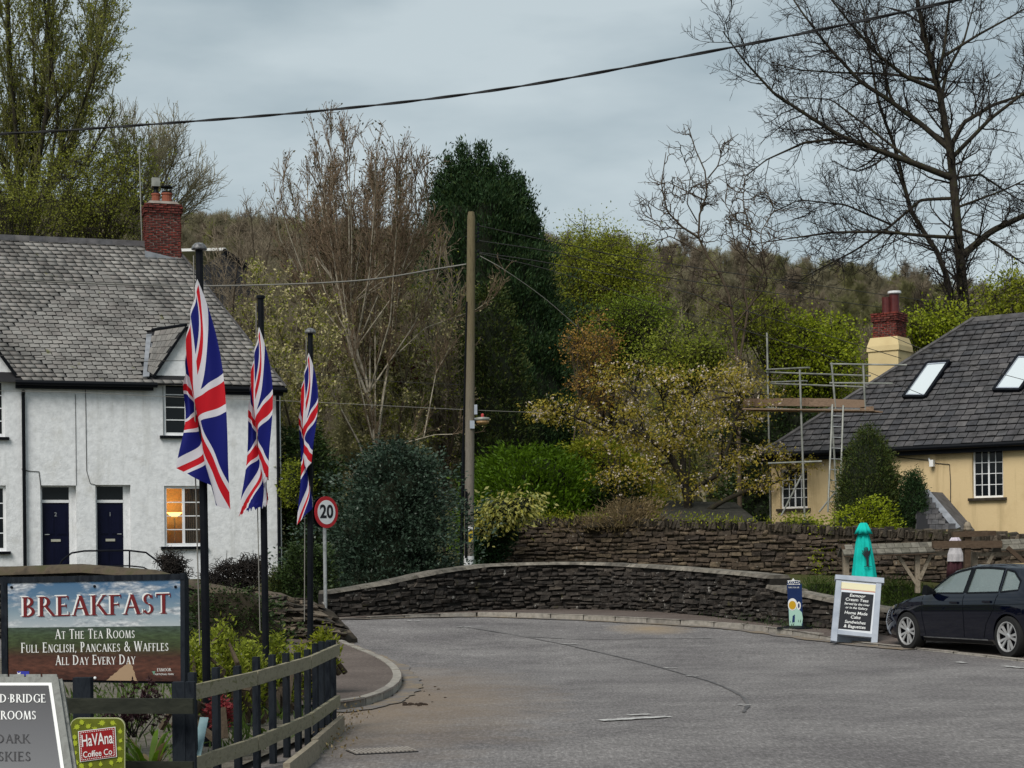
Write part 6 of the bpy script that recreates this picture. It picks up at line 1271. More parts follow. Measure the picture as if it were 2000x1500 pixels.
    dg = bpy.context.evaluated_depsgraph_get(); dg.update(); nm = bpy.data.meshes.new_from_object(bo_.evaluated_get(dg)); [bpy.data.objects.remove(o_) for o_ in [bo_, cu, cav] + wc]
    nm.materials.clear(); nm.materials.append(paint); nm.transform(M4); body = link('body', nm, root); smooth_by_angle(body, 32)
    def sidepoly(nm_, pts, mt, d=.004, par=root, cols=3):
        for sd in (-1, 1):
            q = MB(); K = len(pts); c = [sum(p[i] for p in pts)/K for i in (0, 1)]; ringp = []
            for (xa, za_), (xb, zb_) in zip(pts, pts[1:] + pts[:1]):
                for k in range(4): ringp.append((xa + (xb-xa)*k/4, za_ + (zb_-za_)*k/4))
            ringp = [(x, min(z, cf_('zt', x) - (.052 if d > .005 else .04))) for x, z in ringp]; vv = [T(x, sd*(yhalf(x, z) + d), z) for x, z in ringp] + [T(c[0], sd*(yhalf(*c) + d), c[1])]; N_ = len(ringp); q.add(vv, [(i, (i+1) % N_, N_) for i in range(N_)]); q.build(nm_, mt, par, True)
    gl = glass
    dens = lambda p, k=6: [((a[0]+(b[0]-a[0])*i/k), (a[1]+(b[1]-a[1])*i/k)) for a, b in zip(p, p[1:]) for i in range(k)] + [p[-1]]
    for w in wins: sidepoly('side_window', w, gl, -.012)
    STRIPS = [(w, .016) for w in wins]
    q = MB(); q.grid(lambda s_, t_: T(1.16 + .64*t_, (s_*2-1)*(cf_('wt', 1.16+.64*t_)*.9), cf_('zt', 1.16+.64*t_) + .006 - .03*(s_*2-1)**4), 8, 6); q.build('windscreen', gl, root, True)
    q = MB(); q.grid(lambda s_, t_: T(3.90 + .20*t_, (s_*2-1)*(cf_('wt', 3.9+.2*t_)*.88), cf_('zt', 3.9+.2*t_) + .006 - .03*(s_*2-1)**4), 8, 4); q.build('rear_window', gl, root, True)
    def strip_(nm_, pts, w, mt, d=.003):
        for sd in (-1, 1):
            q = MB(); V = []
            for i, (x, z) in enumerate(pts):
                a = Vector(pts[min(i+1, len(pts)-1)]) - Vector(pts[max(i-1, 0)]); a.normalize(); nx_, nz_ = -a.y*w/2, a.x*w/2
                V += [T(x+nx_, sd*(yhalf(x+nx_, z+nz_)+d), z+nz_), T(x-nx_, sd*(yhalf(x-nx_, z-nz_)+d), z-nz_)]
            q.add(V, [(2*i, 2*i+1, 2*i+3, 2*i+2) for i in range(len(pts)-1)]); q.build(nm_, mt, root)
    for w, sw_ in STRIPS: strip_('window_trim', dens(w + [w[0]], 5), .026, m['black_gutter'], .004)
    strip_('pillar_trim', dens([(2.36, .99), (2.325, 1.385)], 5), .085, m['black_gutter'], .003)
    strip_('door_seam', dens([(1.27, .93), (1.30, .6), (1.36, .28)]), .012, m['black_gutter']); strip_('door_seam', dens([(2.38, .95), (2.42, .6), (2.40, .28)]), .012, m['black_gutter']); strip_('door_seam', dens([(3.24, .98), (3.18, .75), (2.98, .5), (2.9, .28)]), .012, m['black_gutter'])
    strip_('sill_trim', dens([(1.30, .245), (3.0, .255)], 12), .016, m['steel'], .006); strip_('sill_skirt', dens([(1.26, .20), (3.08, .21)], 12), .05, m['black_gutter'], .002); strip_('crease_shade', dens([(.75, .74), (3.9, .84)], 24), .007, m['black_gutter'], .001)  # last strip is a black line painting the shade of the flank fold
    for sd in (-1, 1):
        for x, z in ((2.18, .83), (3.02, .86)):
            q = MB(); p = T(x, sd*(yhalf(x, z)+.012), z); q.box(p, (.20, .03, .032), R3); q.build('door_handle', paint, root)
        q = MB(); mp_ = lambda dx, dy, dz: T(1.54+dx*1.15, sd*(.82+dy), 1.01+dz*1.15); q.hexa([mp_(-.05,0,-.04), mp_(.05,0,-.04), mp_(.08,.21,-.06), mp_(-.05,.20,-.05), mp_(-.04,0,.0), mp_(.05,0,.0), mp_(.08,.20,.09), mp_(-.02,.19,.08)]); q.build('door_mirror', m['black_gutter'], root)
        q = MB(); gp = [(.10,.60),(.36,.66),(.60,.72),(.55,.765),(.30,.745),(.10,.69)]; vv = [T(x, sd*(yhalf(x, z)+.005), z) for x, z in gp]; q.poly(vv); q.build('headlight', m['pane'], root)
        q = MB(); gp = [(4.0,.86),(4.16,.84),(4.17,.96),(4.02,.98)]; q.poly([T(x, sd*(yhalf(x, z)+.006), z) for x, z in gp]); q.build('tail_light', M_flat('tail_red', (.2, .008, .01), .2, .6) if 'tail_red' not in bpy.data.materials else bpy.data.materials['tail_red'], root)
        for wx in (.86, 3.50):
            c = T(wx, sd*.785, .325); Rw = R3 @ Matrix.Rotation(sd*-math.pi/2, 3, 'X')          # local z -> outwards
            if (Rw @ Vector((0, 0, 1))).dot(R3 @ Vector((0, sd, 0))) < 0: Rw = R3 @ Matrix.Rotation(sd*math.pi/2, 3, 'X')
            q = MB(); q.lathe([(.20, -.11), (.30, -.115), (.322, -.09), (.325, 0), (.322, .075), (.305, .10), (.245, .108), (.228, .095), (.228, -.08)], c, 36, Rw); w_ = q.build('wheel', M_flat('tyre_rubber', (.012, .012, .012), .85) if 'tyre_rubber' not in bpy.data.materials else bpy.data.materials['tyre_rubber'], root, True)
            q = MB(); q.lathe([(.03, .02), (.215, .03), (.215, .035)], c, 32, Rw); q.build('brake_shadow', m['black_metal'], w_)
            al = bpy.data.materials.get('alloy') or M_noise('alloy', [(.50, .50, .50), (.62, .62, .62)], 5, .3, metal=.6)
            q = MB(); q.lathe([(.238, .085), (.236, .106), (.222, .106), (.212, .07)], c, 40, Rw, cap=False); q.lathe([(.055, .05), (.055, .085), (.03, .095)], c, 16, Rw)
            for k in range(5):
                for ph_ in (-.2, .2):
                    a0_, a1_ = k*1.2566 + ph_*.9, k*1.2566 + ph_*1.15; e0 = Vector((math.cos(a0_)*.045, math.sin(a0_)*.045, .082)); e1 = Vector((math.cos(a1_)*.225, math.sin(a1_)*.225, .094)); t_ = (e1-e0).normalized().cross(Vector((0, 0, 1)))
                    q.hexa([c + Rw @ p for p in (e0 - t_*.014 - Vector((0,0,.02)), e0 + t_*.014 - Vector((0,0,.02)), e1 + t_*.026 - Vector((0,0,.02)), e1 - t_*.026 - Vector((0,0,.02)), e0 - t_*.012, e0 + t_*.012, e1 + t_*.024, e1 - t_*.024)])
            q.build('rim', al, w_); smooth_by_angle(w_, 35)
    st_ = bpy.data.materials.get('seat_fabric') or M_noise('seat_fabric', [(.05, .05, .052), (.09, .09, .09)], 30, .9)
    for sx, sy, kk_ in ((2.05, -.36, 1), (2.05, .36, 1), (2.98, 0, 2)):
        q = MB(); wd = .5 if kk_ == 1 else 1.15; q.hexa([T(sx + dx_, sy + s1*wd/2*wz, z_) for z_, dx_, wz in ((.58, .0, 1), (1.06, .24, .9)) for dx_, s1 in ((dx_, -1), (dx_, 1), (dx_+.14, 1), (dx_+.14, -1))])
        for hy in ((sy,) if kk_ == 1 else (-.34, .34)): q.hexa([T(sx + .27 + dx_, hy + s1*.12, z_) for z_ in (1.08, 1.25) for dx_, s1 in ((0, -1), (0, 1), (.1, 1), (.1, -1))])
        q.build('seat', st_, root)
    q = MB(); q.tube([T(1.62 + .03*math.cos(k*.524), -.0 + .36*0 + .34 + .18*math.cos(k*.524), .93 + .18*math.sin(k*.524)) for k in range(13)], .016, 5); q.build('steering_wheel', m['black_metal'], root)
    q = MB(); q.hexa([T(.2, -.7, .22), T(.2, .7, .22), T(4.1, .7, .22), T(4.1, -.7, .22), T(.2, -.7, .3), T(.2, .7, .3), T(4.1, .7, .3), T(4.1, -.7, .3)]); q.build('underbody', m['black_gutter'], root)
    return root
wf, wr_ = GP(1786, 1268), GP(1968, 1286); hd = (wf - wr_); hd.z = 0; hd.normalize(); rgt = hd.cross(Vector((0, 0, 1))); mid = (wf + wr_)/2; mid.z = (wf.z + wr_.z)/2
KC = .968; O = mid + (hd*2.18 + rgt*.80)*KC
navy_car = (lambda t: (setattr(t.b.inputs['Coat Weight'], 'default_value', 1.0), setattr(t.b.inputs['Coat IOR'], 'default_value', 1.55), setattr(t.b.inputs['Coat Roughness'], 'default_value', .03), t.out((.001, .002, .008), .4, .0))[3])(NT('dark_blue_car_paint'))
white_car = (lambda t: (setattr(t.b.inputs['Coat Weight'], 'default_value', .6), t.out((.62, .64, .66), .3, .5))[1])(NT('white_car_paint'))
def car_glass():
    t = NT('sky_pale_tinted_glass'); t.out((.34, .42, .41), .03, 1.0); t.b.inputs['IOR'].default_value = 2.1  # pale base colour stands in for reflected sky; the see-through part is tinted
    tr = t.new('ShaderNodeBsdfTransparent'); tr.inputs[0].default_value = (.72, .82, .80, 1); ms_ = t.new('ShaderNodeMixShader'); ms_.inputs[0].default_value = .55
    t.ln(t.b.outputs[0], ms_.inputs[1]); t.ln(tr.outputs[0], ms_.inputs[2]); t.ln(ms_.outputs[0], t.n['Material Output'].inputs[0]); return t.m
cg = car_glass()
car('dark blue hatchback with silver alloy wheels parked along the kerb', O, hd, navy_car, glass=cg, k=KC)
wp = P(2010, 1120, 93); car('white car mostly hidden behind the pergola and the dark hatchback', Vector((wp.x + .6, wp.y + .8, P(2000, 1088, 93).z - 1.46)), Vector((-.35, 1, 0)), white_car, glass=cg)
# ------------------------------------------------------------------ trees and plants
def PL(pts, s, dj=0.0):
    n = len(pts); return np.array([P(x, y, s) + Vector((0, dj*i/max(1, n-1), 0)) for i, (x, y) in enumerate(pts)])
g_ = lambda *c: list(c)
L_bud = M_leaf('bud_leaf', [(.17,.19,.022), (.26,.27,.035), (.11,.125,.018)]); L_olive = M_leaf('olive_leaf', [(.19,.22,.014), (.29,.31,.022), (.115,.145,.012)])
L_bright = M_leaf('bright_leaf', [(.23,.29,.010), (.33,.37,.018), (.15,.21,.010)]); L_green = M_leaf('fresh_green_leaf', [(.065,.13,.005), (.11,.20,.008), (.032,.07,.004)])
L_holly = M_leaf('holly_leaf', [(.026,.048,.028), (.055,.085,.058), (.014,.028,.017)], .1, .35); L_hedge = M_leaf('hedge_leaf', [(.02,.04,.010), (.04,.065,.014), (.011,.024,.007)], .15)
L_con = M_leaf('conifer_spray', [(.016,.042,.011), (.026,.06,.016), (.008,.024,.008), (.042,.07,.014)], .1, .7); L_top = M_leaf('clipped_conifer_spray', [(.028,.052,.008), (.055,.078,.012), (.014,.03,.006), (.085,.09,.016)], .1, .7)
L_cherry = M_leaf('bronze_leaf', [(.26,.20,.02), (.38,.29,.03), (.17,.155,.018), (.42,.33,.06), (.22,.21,.02)]); L_bloss = M_leaf('pale_blossom', [(.62,.50,.40), (.70,.62,.55), (.5,.38,.26)])
L_orange = M_leaf('copper_leaf', [(.34,.19,.035), (.40,.24,.06), (.25,.13,.025), (.26,.21,.035)]); L_red = M_leaf('dark_red_leaf', [(.075,.016,.018), (.12,.03,.03), (.05,.012,.014)])
L_var = M_leaf('yellow_variegated_leaf', [(.48,.44,.10), (.36,.34,.06), (.55,.52,.2), (.12,.17,.03)]); L_ivy = M_leaf('ivy_leaf', [(.012,.035,.012), (.022,.055,.018), (.008,.022,.008)], .1, .4)
L_cream = M_leaf('cream_bud', [(.46,.40,.18), (.56,.5,.27), (.33,.29,.10)]); L_grass = M_leaf('grass_blade', [(.045,.085,.012), (.08,.12,.02), (.03,.055,.01)]); L_dry = M_leaf('dry_grass', [(.20,.14,.07), (.28,.21,.11), (.13,.09,.045)])
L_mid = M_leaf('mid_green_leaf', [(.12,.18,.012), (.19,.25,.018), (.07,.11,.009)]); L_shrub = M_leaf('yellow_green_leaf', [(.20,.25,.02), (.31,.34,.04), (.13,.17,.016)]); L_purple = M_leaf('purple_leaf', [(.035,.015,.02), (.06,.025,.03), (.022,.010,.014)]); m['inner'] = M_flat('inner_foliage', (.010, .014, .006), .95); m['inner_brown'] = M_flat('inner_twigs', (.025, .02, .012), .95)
# --- hillside wood: a few kinds of bare tree, copied; the far mass is one stuff object
def proto_tree(k, h, tw, bud=None):
    R_ = rng(100+k); ln = [np.array([[0, 0, 0], [R_.normal()*.2, R_.normal()*.2, h*.35], [R_.normal()*.4, R_.normal()*.4, h*.8]])]
    lv = grow(ln, [(.17, .05)], [dict(n=26, t0=.10, ang=(22, 55), len=(h*.25, h*.5), up=.12, curl=.10, seg=6, rr=.5, rmin=.03, fall=.45), dict(n=14, t0=.12, ang=(20, 50), len=(h*.10, h*.22), up=.10, curl=.14, seg=4, rr=.5, rmin=.018), dict(n=9, t0=.1, ang=(15, 50), len=(h*.05, h*.12), up=.06, curl=.16, seg=2, rmin=.016, rr=.5, tip=.6)], R_, 8)
    V, Fq = tubes_of(lv, [5, 4, 3, 3]); mi = np.zeros(len(Fq), int)
    mts = [tw]
    if bud is not None:
        pos, dr = sample_on(lv[-1], 2600, R_, .1); Vl, Fl = leaf_quads(pos + R_.normal(size=pos.shape)*.12, np.full(len(pos), .17), R_, .6); Fq = np.concatenate([Fq, Fl + len(V)]); V = np.concatenate([V, Vl]); mi = np.r_[mi, np.ones(len(Fl), int)]; mts = [tw, bud]
    return mesh_np('tree', V, Fq, mts, mi)
protos = [proto_tree(0, 10, m['twig_brown']), proto_tree(1, 11, m['twig_red']), proto_tree(2, 9.5, m['bark_olive']), proto_tree(3, 9, m['twig_brown'], L_olive), proto_tree(4, 7, m['bark_olive'], L_bud), proto_tree(5, 10, m['twig_red'], None)]
plab = ['bare brown tree standing in the wood on the hillside', 'bare reddish tree standing in the wood on the hillside', 'bare olive-barked tree standing in the wood on the hillside', 'budding yellow-green tree in the hillside wood', 'small budding olive tree in the hillside wood', 'bare twiggy tree with reddish branches in the hillside wood']
src = {}
R_ = rng(77)
hill_spots = [(360, 'just beside the red brick chimney'), (408, 'above the pale barn roof'), (452, 'above the black barn gable'), (498, 'between the barn and the middle flagpole'), (548, 'straight above the middle flagpole'), (590, 'straight above the shortest flagpole'), (832, 'between the birch crown and the dark conifer'), (1068, 'just past the tip of the dark conifer'), (1118, 'over the top of the rounded yellow-green tree'), (1286, 'between the yellow-green tree and the twisted willow'), (1332, 'behind the crown of the twisted willow'), (1418, 'between the twisted willow and the big bare tree'), (1482, 'above the tall scaffold mast'), (1560, 'above the bright willow by the scaffold'), (1650, 'a little before the cottage chimney'), (1722, 'straight above the cottage chimney'), (1800, 'between the cottage chimney and the big dark trunk'), (1934, 'just past the big dark trunk'), (1988, 'above the cottage roof ridge')]
for i, (px, ph_) in enumerate(hill_spots):                          # trees one can tell apart on the near slope
    k = i % 6; Y = R_.uniform(96, 138); X = (px-1000)/F*Y
    o = link('hillside_tree', protos[k]); o.location = (X, Y, float(h_ter(X, Y)) - .15); o.rotation_euler = (0, 0, R_.uniform(0, 6.28)); sc = R_.uniform(.8, 1.1); o.scale = (sc, sc, sc)
    setp(o, ('bare brown', 'bare reddish', 'bare olive-barked', 'budding yellow-green', 'small budding olive', 'thin bare reddish')[k] + ' hillside tree ' + ph_, 'tree', 'trees on the hillside'); src.setdefault(k, o)
n = 3200; Y = 110 + 215*R_.random(n)**.8; X = R_.uniform(-1, 1, n)*(Y*.32 + 8); keep = ~((X > 18) & (X < 62) & (Y > 175) & (Y < 235) & (R_.random(n) < .8)); X, Y = X[keep], Y[keep]; n = len(X)
wm = bpy.data.meshes.new('woodland'); wm.vertices.add(n); wm.vertices.foreach_set('co', np.stack([X, Y, h_ter(X, Y) - .2], 1).astype(np.float32).ravel())
kk = R_.choice(6, n, p=[.24, .17, .2, .14, .15, .10]).astype(np.int32); gr_ = (X > 0) & (Y < 225) & (R_.random(n) < .5); kk[gr_] = R_.choice([3, 4], gr_.sum())
for nm, ty, val in (('k', 'INT', kk), ('sc', 'FLOAT', R_.uniform(.5, .88, n).astype(np.float32)), ('rz', 'FLOAT', R_.uniform(0, 6.28, n).astype(np.float32))): a = wm.attributes.new(nm, ty, 'POINT'); a.data.foreach_set('value', val)
wo = setp(link('woodland', wm), kind='stuff'); md = wo.modifiers.new('trees', 'NODES'); ng = bpy.data.node_groups.new('trees', 'GeometryNodeTree'); md.node_group = ng
ng.interface.new_socket('Geometry', in_out='INPUT', socket_type='NodeSocketGeometry'); ng.interface.new_socket('Geometry', in_out='OUTPUT', socket_type='NodeSocketGeometry')
gi, go, jn = ng.nodes.new('NodeGroupInput'), ng.nodes.new('NodeGroupOutput'), ng.nodes.new('GeometryNodeJoinGeometry')
def attr(nm, ty):
    q = ng.nodes.new('GeometryNodeInputNamedAttribute'); q.data_type = ty; q.inputs['Name'].default_value = nm; return q.outputs['Attribute']
ak_, asc, arz = attr('k', 'INT'), attr('sc', 'FLOAT'), attr('rz', 'FLOAT'); cx3 = ng.nodes.new('ShaderNodeCombineXYZ'); ng.links.new(arz, cx3.inputs[2])
for k, o in src.items():
    oi = ng.nodes.new('GeometryNodeObjectInfo'); oi.inputs['Object'].default_value = o; oi.inputs['As Instance'].default_value = True
    cp = ng.nodes.new('FunctionNodeCompare'); cp.data_type = 'INT'; cp.operation = 'EQUAL'; ng.links.new(ak_, cp.inputs[2]); cp.inputs[3].default_value = k
    ip = ng.nodes.new('GeometryNodeInstanceOnPoints'); ng.links.new(gi.outputs[0], ip.inputs['Points']); ng.links.new(cp.outputs[0], ip.inputs['Selection']); ng.links.new(oi.outputs['Geometry'], ip.inputs['Instance']); ng.links.new(cx3.outputs[0], ip.inputs['Rotation']); ng.links.new(asc, ip.inputs['Scale']); ng.links.new(ip.outputs[0], jn.inputs[0])
ng.links.new(jn.outputs[0], go.inputs[0])
# --- big bare tree on the right
s = 48; D = random.Random(31)
limbs = [([(1890,1010),(1886,640),(1880,560),(1870,440),(1858,310),(1835,180),(1815,110),(1795,20),(1780,-70)], .40, .09, 0),
 ([(1850,345),(1780,322),(1700,297),(1630,275),(1560,235),(1500,200),(1440,140),(1400,90)], .17, .03, -2), ([(1630,275),(1560,285),(1490,320),(1450,355)], .08, .025, -1),
 ([(1850,300),(1800,245),(1740,190),(1690,150),(1630,75),(1580,0),(1560,-40)], .15, .04, 2), ([(1825,180),(1760,160),(1700,120),(1640,60),(1590,10)], .12, .03, -2), ([(1825,150),(1740,130),(1650,120),(1570,105),(1530,80)], .08, .025, 3),
 ([(1866,470),(1800,468),(1720,462),(1620,465),(1530,480),(1470,492)], .10, .025, -2), ([(1860,390),(1800,388),(1740,440),(1680,480),(1600,520),(1560,545)], .09, .025, 2),
 ([(1868,1010),(1850,600),(1845,540),(1830,480),(1790,410),(1775,330),(1765,260),(1740,180),(1730,100),(1715,-20)], .22, .04, 3),
 ([(1888,505),(1940,455),(2000,425),(2080,400),(2150,360)], .20, .05, -1), ([(1862,280),(1890,230),(1950,195),(2010,175),(2080,120)], .13, .03, 1), ([(1868,310),(1930,240),(2000,185),(2080,120)], .12, .03, -2),
 ([(1836,155),(1850,100),(1860,30),(1870,-50)], .11, .04, 1), ([(1850,105),(1910,70),(1970,40),(2040,0)], .08, .025, -1), ([(1845,190),(1860,130),(1900,60),(1930,-30)], .10, .03, 2), ([(1875,340),(1930,330),(2000,370),(2060,390)], .07, .02, 2), ([(1880,400),(1950,380),(2020,350)], .07, .02, -2),
 ([(1780,330),(1700,240),(1640,170),(1560,150)], .08, .02, 3), ([(1740,440),(1650,400),(1560,390),(1500,420)], .06, .02, 0), ([(1872,440),(1930,470),(1990,520),(2030,540)], .07, .02, -1), ([(1740,190),(1720,90),(1690,0),(1680,-40)], .07, .02, 1)]
bare_tree('bare_tree', 'large bare dark-limbed tree spreading above the ochre cottage', 'tree', [PL(p, s, d) for p, a, b, d in limbs], [(a*.82, b*.75) for p, a, b, d in limbs],
 [dict(per_m=3.1, t0=.15, ang=(25, 65), len=(1.2, 3.0), up=.05, curl=.16, seg=7, rr=.42, rmin=.018, rmax=.045, fall=.35), dict(per_m=4.0, t0=.12, ang=(25, 70), len=(.6, 1.5), up=.07, curl=.2, seg=5, rr=.6, rmin=.012, rmax=.022, fall=.3), dict(per_m=3.2, t0=.1, ang=(25, 65), len=(.3, .75), up=.08, curl=.2, seg=3, rr=.7, rmin=.010, rmax=.013, tip=.7)],
 (m['bark_dark'], m['twig_black']), [9, 4, 3, 3], rng(41), K0=22)
# --- twisted willow
s = 55
lw = [([(1445,1000),(1440,700),(1425,580),(1398,515),(1366,488),(1362,430),(1380,385),(1384,350),(1358,292),(1345,250)], .17, .025, 0), ([(1362,470),(1330,450),(1300,420),(1288,370),(1296,310)], .07, .018, -1), ([(1366,486),(1310,455),(1272,466)], .05, .015, 1), ([(1380,385),(1330,360),(1305,345),(1290,372)], .045, .015, 1), ([(1384,350),(1400,330),(1410,290),(1435,275)], .045, .015, -1),
 ([(1450,720),(1470,600),(1455,520),(1480,440),(1462,380),(1470,330)], .09, .02, 2), ([(1440,640),(1500,560),(1480,500),(1440,470),(1440,420)], .06, .015, -2), ([(1430,620),(1390,590),(1350,560),(1330,520)], .05, .015, 1), ([(1470,600),(1500,520),(1490,450),(1520,400),(1500,350)], .05, .015, 1), ([(1362,430),(1340,400),(1345,350),(1325,310)], .04, .014, -1), ([(1455,520),(1420,480),(1415,420),(1440,370)], .045, .014, -1), ([(1330,450),(1290,440),(1265,400)], .035, .012, 1), ([(1480,440),(1440,420),(1420,390),(1430,340)], .04, .013, 1)]
bare_tree('twisted_willow', 'small corkscrew-branched bare tree against the sky behind the cherry', 'tree', [PL(p, s, d) for p, a, b, d in lw], [(a*.62, b*.7) for p, a, b, d in lw],
 [dict(per_m=3.0, t0=.2, ang=(25, 80), len=(.8, 2.0), up=.06, curl=.36, seg=8, rr=.5, rmin=.02, rmax=.035), dict(per_m=2.8, t0=.1, ang=(30, 80), len=(.4, 1.1), up=.05, curl=.36, seg=6, rr=.6, rmin=.014, rmax=.02), dict(per_m=2.2, t0=.1, ang=(30, 80), len=(.2, .6), up=.05, curl=.3, seg=4, rr=.7, rmin=.011, rmax=.014)], (m['bark_brown'], m['twig_willow']), [7, 4, 3, 3], rng(42), K0=20)
# --- tall budding tree at the top left and its neighbours
s = 40
def budtree(label, stems, s, seed, mats, leaves, n1=2.1, ang=(14, 36)):
    bare_tree('budding_tree', label, 'tree', [PL(p, s, d) for p, a, b, d in stems], [(a, b) for p, a, b, d in stems],
     [dict(per_m=n1, t0=.08, ang=ang, len=(2.0, 4.6), up=.10, curl=.09, seg=6, rr=.45, rmin=.03, rmax=.06, fall=.5), dict(per_m=3.0, t0=.12, ang=(14, 42), len=(.8, 2.1), up=.08, curl=.12, seg=4, rr=.55, rmin=.018, rmax=.03), dict(per_m=2.4, t0=.1, ang=(15, 50), len=(.4, .9), up=.05, curl=.15, seg=3, rr=.7, rmin=.013, rmax=.018, tip=.7)], mats, [7, 4, 3, 3], rng(seed), leaves=leaves, K0=16)
st = [([(45,1000),(50,620),(50,450),(20,200),(8,-160)], .3, .05, 0), ([(52,460),(75,150),(85,-200)], .17, .05, 2), ([(55,480),(105,220),(135,-140)], .16, .05, -2), ([(60,470),(150,260),(195,60),(205,-40)], .13, .03, 1), ([(62,490),(165,340),(232,225)], .11, .03, -1), ([(45,450),(-40,200),(-80,-100)], .14, .05, 2), ([(60,500),(190,420),(250,330)], .09, .03, 2), ([(48,380),(40,150),(45,-120)], .12, .05, -3), ([(100,240),(150,120),(165,-60)], .09, .03, 3), ([(60,470),(20,350),(-20,250),(-30,60)], .1, .03, 1), ([(70,420),(130,300),(190,180),(215,110)], .08, .03, -2), ([(62,480),(200,370),(255,290)], .07, .025, 1), ([(50,400),(60,220),(48,20),(50,-120)], .1, .03, 2), ([(80,380),(120,230),(110,60),(108,-90)], .09, .03, -3), ([(90,330),(165,190),(175,60)], .07, .025, 2), ([(40,420),(0,300),(-10,120)], .09, .03, -1)]
budtree('tall tree with upright branches in yellow-green bud above the white house roof', st, s, 43, (m['bark_dark'], m['bark_olive']), [(46000, .125, L_bud, .1)])
st = [([(255,900),(262,470),(262,400),(268,330),(262,260)], .16, .03, 0), ([(262,430),(300,350),(310,275)], .09, .025, 1), ([(263,440),(325,360),(355,300)], .09, .025, -1), ([(263,450),(330,400),(366,345)], .08, .02, 2), ([(262,430),(245,340),(235,280)], .08, .02, -2), ([(264,455),(340,430),(372,395)], .07, .02, 0), ([(262,415),(285,330),(285,265)], .07, .02, 3)]
budtree('rounded bare tree fanning out behind the red brick chimney', st, 36, 44, (m['bark_brown'], m['twig_brown']), None, 4.0, (10, 30))
clump_tree('leafy_shrub', 'olive-green leafing tree low behind the white house ridge', 'tree', P(190, 700, 44), P(190, 390, 44), (2.7, 2, 2.0), 90, .11, 9000, (L_bud, m['bark_dark']), rng(45), .12, clump=.55)
clump_tree('leafy_shrub', 'dim green ivy-clad tree low at the roof edge below the tall budding tree', 'tree', P(40, 700, 46), P(30, 410, 46), (2.6, 2, 1.7), 70, .11, 5500, (L_bud, m['bark_dark']), rng(46), .14, clump=.5)
# --- birch clump
s = 60
bi = [([(735,1010),(733,880),(722,760),(694,680),(682,560),(682,440),(678,330),(668,262)], .12, .014, 0), ([(735,890),(750,760),(770,640),(782,520),(790,430),(790,350)], .075, .014, 1), ([(722,790),(684,690),(662,560),(642,420),(634,340)], .075, .014, -1), ([(735,880),(850,850),(897,850)], .04, .015, -.5), ([(733,880),(660,960),(620,930),(590,900)], .045, .015, -1), ([(820,820),(850,720),(880,680)], .035, .012, -.3), ([(755,700),(830,640),(930,610),(965,590)], .03, .010, -1), ([(735,960),(700,860),(645,760),(600,600)], .06, .014, .5)]
R_ = rng(48)
for k in range(30):
    x = 548 + 306*(k+.5)/30 + R_.normal()*6; y = 272 + 120*((x-690)/150)**2 + R_.uniform(0, 60); b = [(733,880), (722,760), (694,680), (684,600)][R_.integers(0, 4)]; f1 = R_.uniform(.3, .45); mx_ = b[0] + (x-b[0])*(.62 + R_.normal()*.05); my = b[1] + (y-b[1])*f1
    bi.append(([b, (mx_, my), (x*.9 + mx_*.1 + R_.normal()*5, y*.62 + my*.38), (x, y)], R_.uniform(.03, .05), .010, R_.normal()*2.2))
birch_lv = [dict(per_m=2.4, t0=.25, ang=(10, 30), len=(.8, 2.2), up=.16, curl=.08, seg=6, rr=.42, rmin=.014, rmax=.025, fall=.5), dict(per_m=5.4, t0=.1, ang=(12, 40), len=(.4, 1.1), up=.10, curl=.13, seg=4, rr=.55, rmin=.011, rmax=.015), dict(per_m=3.2, t0=.2, ang=(10, 45), len=(.2, .5), up=-.02, curl=.15, seg=3, rr=.7, rmin=.010, rmax=.013, tip=.8)]
bare_tree('birch_tree', 'tall multi-stemmed birch with pale trunks and reddish twigs', 'tree', [PL(p, s, d) for p, a, b, d in bi], [(a*.68, b*.8) for p, a, b, d in bi], birch_lv, (m['bark_pale'], m['twig_birch']), [7, 4, 3, 3], rng(47), leaves=[(4200, .10, M_leaf('catkin', [(.05,.045,.02), (.10,.09,.04)]), .6), (5000, .10, L_cream, .1, lambda p: p[:, 2] < 10.5)], K0=18)
def shrubby(label, base, s, tops, seed, mats, leaves, per=4.5, cat='shrub', name='bare_shrub', r0=.06):
    ls = []; R = rng(seed)
    for i, (x, y) in enumerate(tops): b = (base[0] + R.normal()*14, base[1]); mid = ((b[0]*.6 + x*.4) + R.normal()*10, b[1]*.5 + y*.5); ls.append(PL([b, mid, (x, y)], s, R.normal()*1.2))
    bare_tree(name, label, cat, ls, [(r0, .015)]*len(ls), [dict(per_m=per, t0=.15, ang=(15, 50), len=(.9, 2.2), up=.08, curl=.14, seg=6, rr=.5, rmin=.017, rmax=.03), dict(per_m=5.0, t0=.1, ang=(15, 55), len=(.4, 1.1), up=.05, curl=.17, seg=4, rr=.6, rmin=.012, rmax=.017), dict(per_m=3.0, t0=.1, ang=(15, 60), len=(.2, .5), up=.03, curl=.2, seg=2, rr=.7, rmin=.010, rmax=.012)], mats, [5, 3, 3, 3], rng(seed+1), leaves=leaves, K0=10)
shrubby('cream-budded bare shrub spreading between the birch and the white house', (600, 980), 62, [(500, 560), (540, 620), (580, 560), (620, 620), (560, 720), (500, 680), (640, 700), (600, 800), (470, 600)], 50, (m['bark_brown'], m['twig_brown']), [(11000, .105, L_cream, .1), (7000, .10, L_olive, .1)])
shrubby('brown twiggy shrub with cream buds at the birch trunk', (770, 990), 58, [(700, 560), (760, 540), (820, 580), (860, 640), (780, 700), (700, 700), (850, 760), (740, 800), (650, 640)], 52, (m['bark_brown'], m['twig_brown']), [(10000, .105, L_cream, .1), (7000, .10, L_olive, .1)])
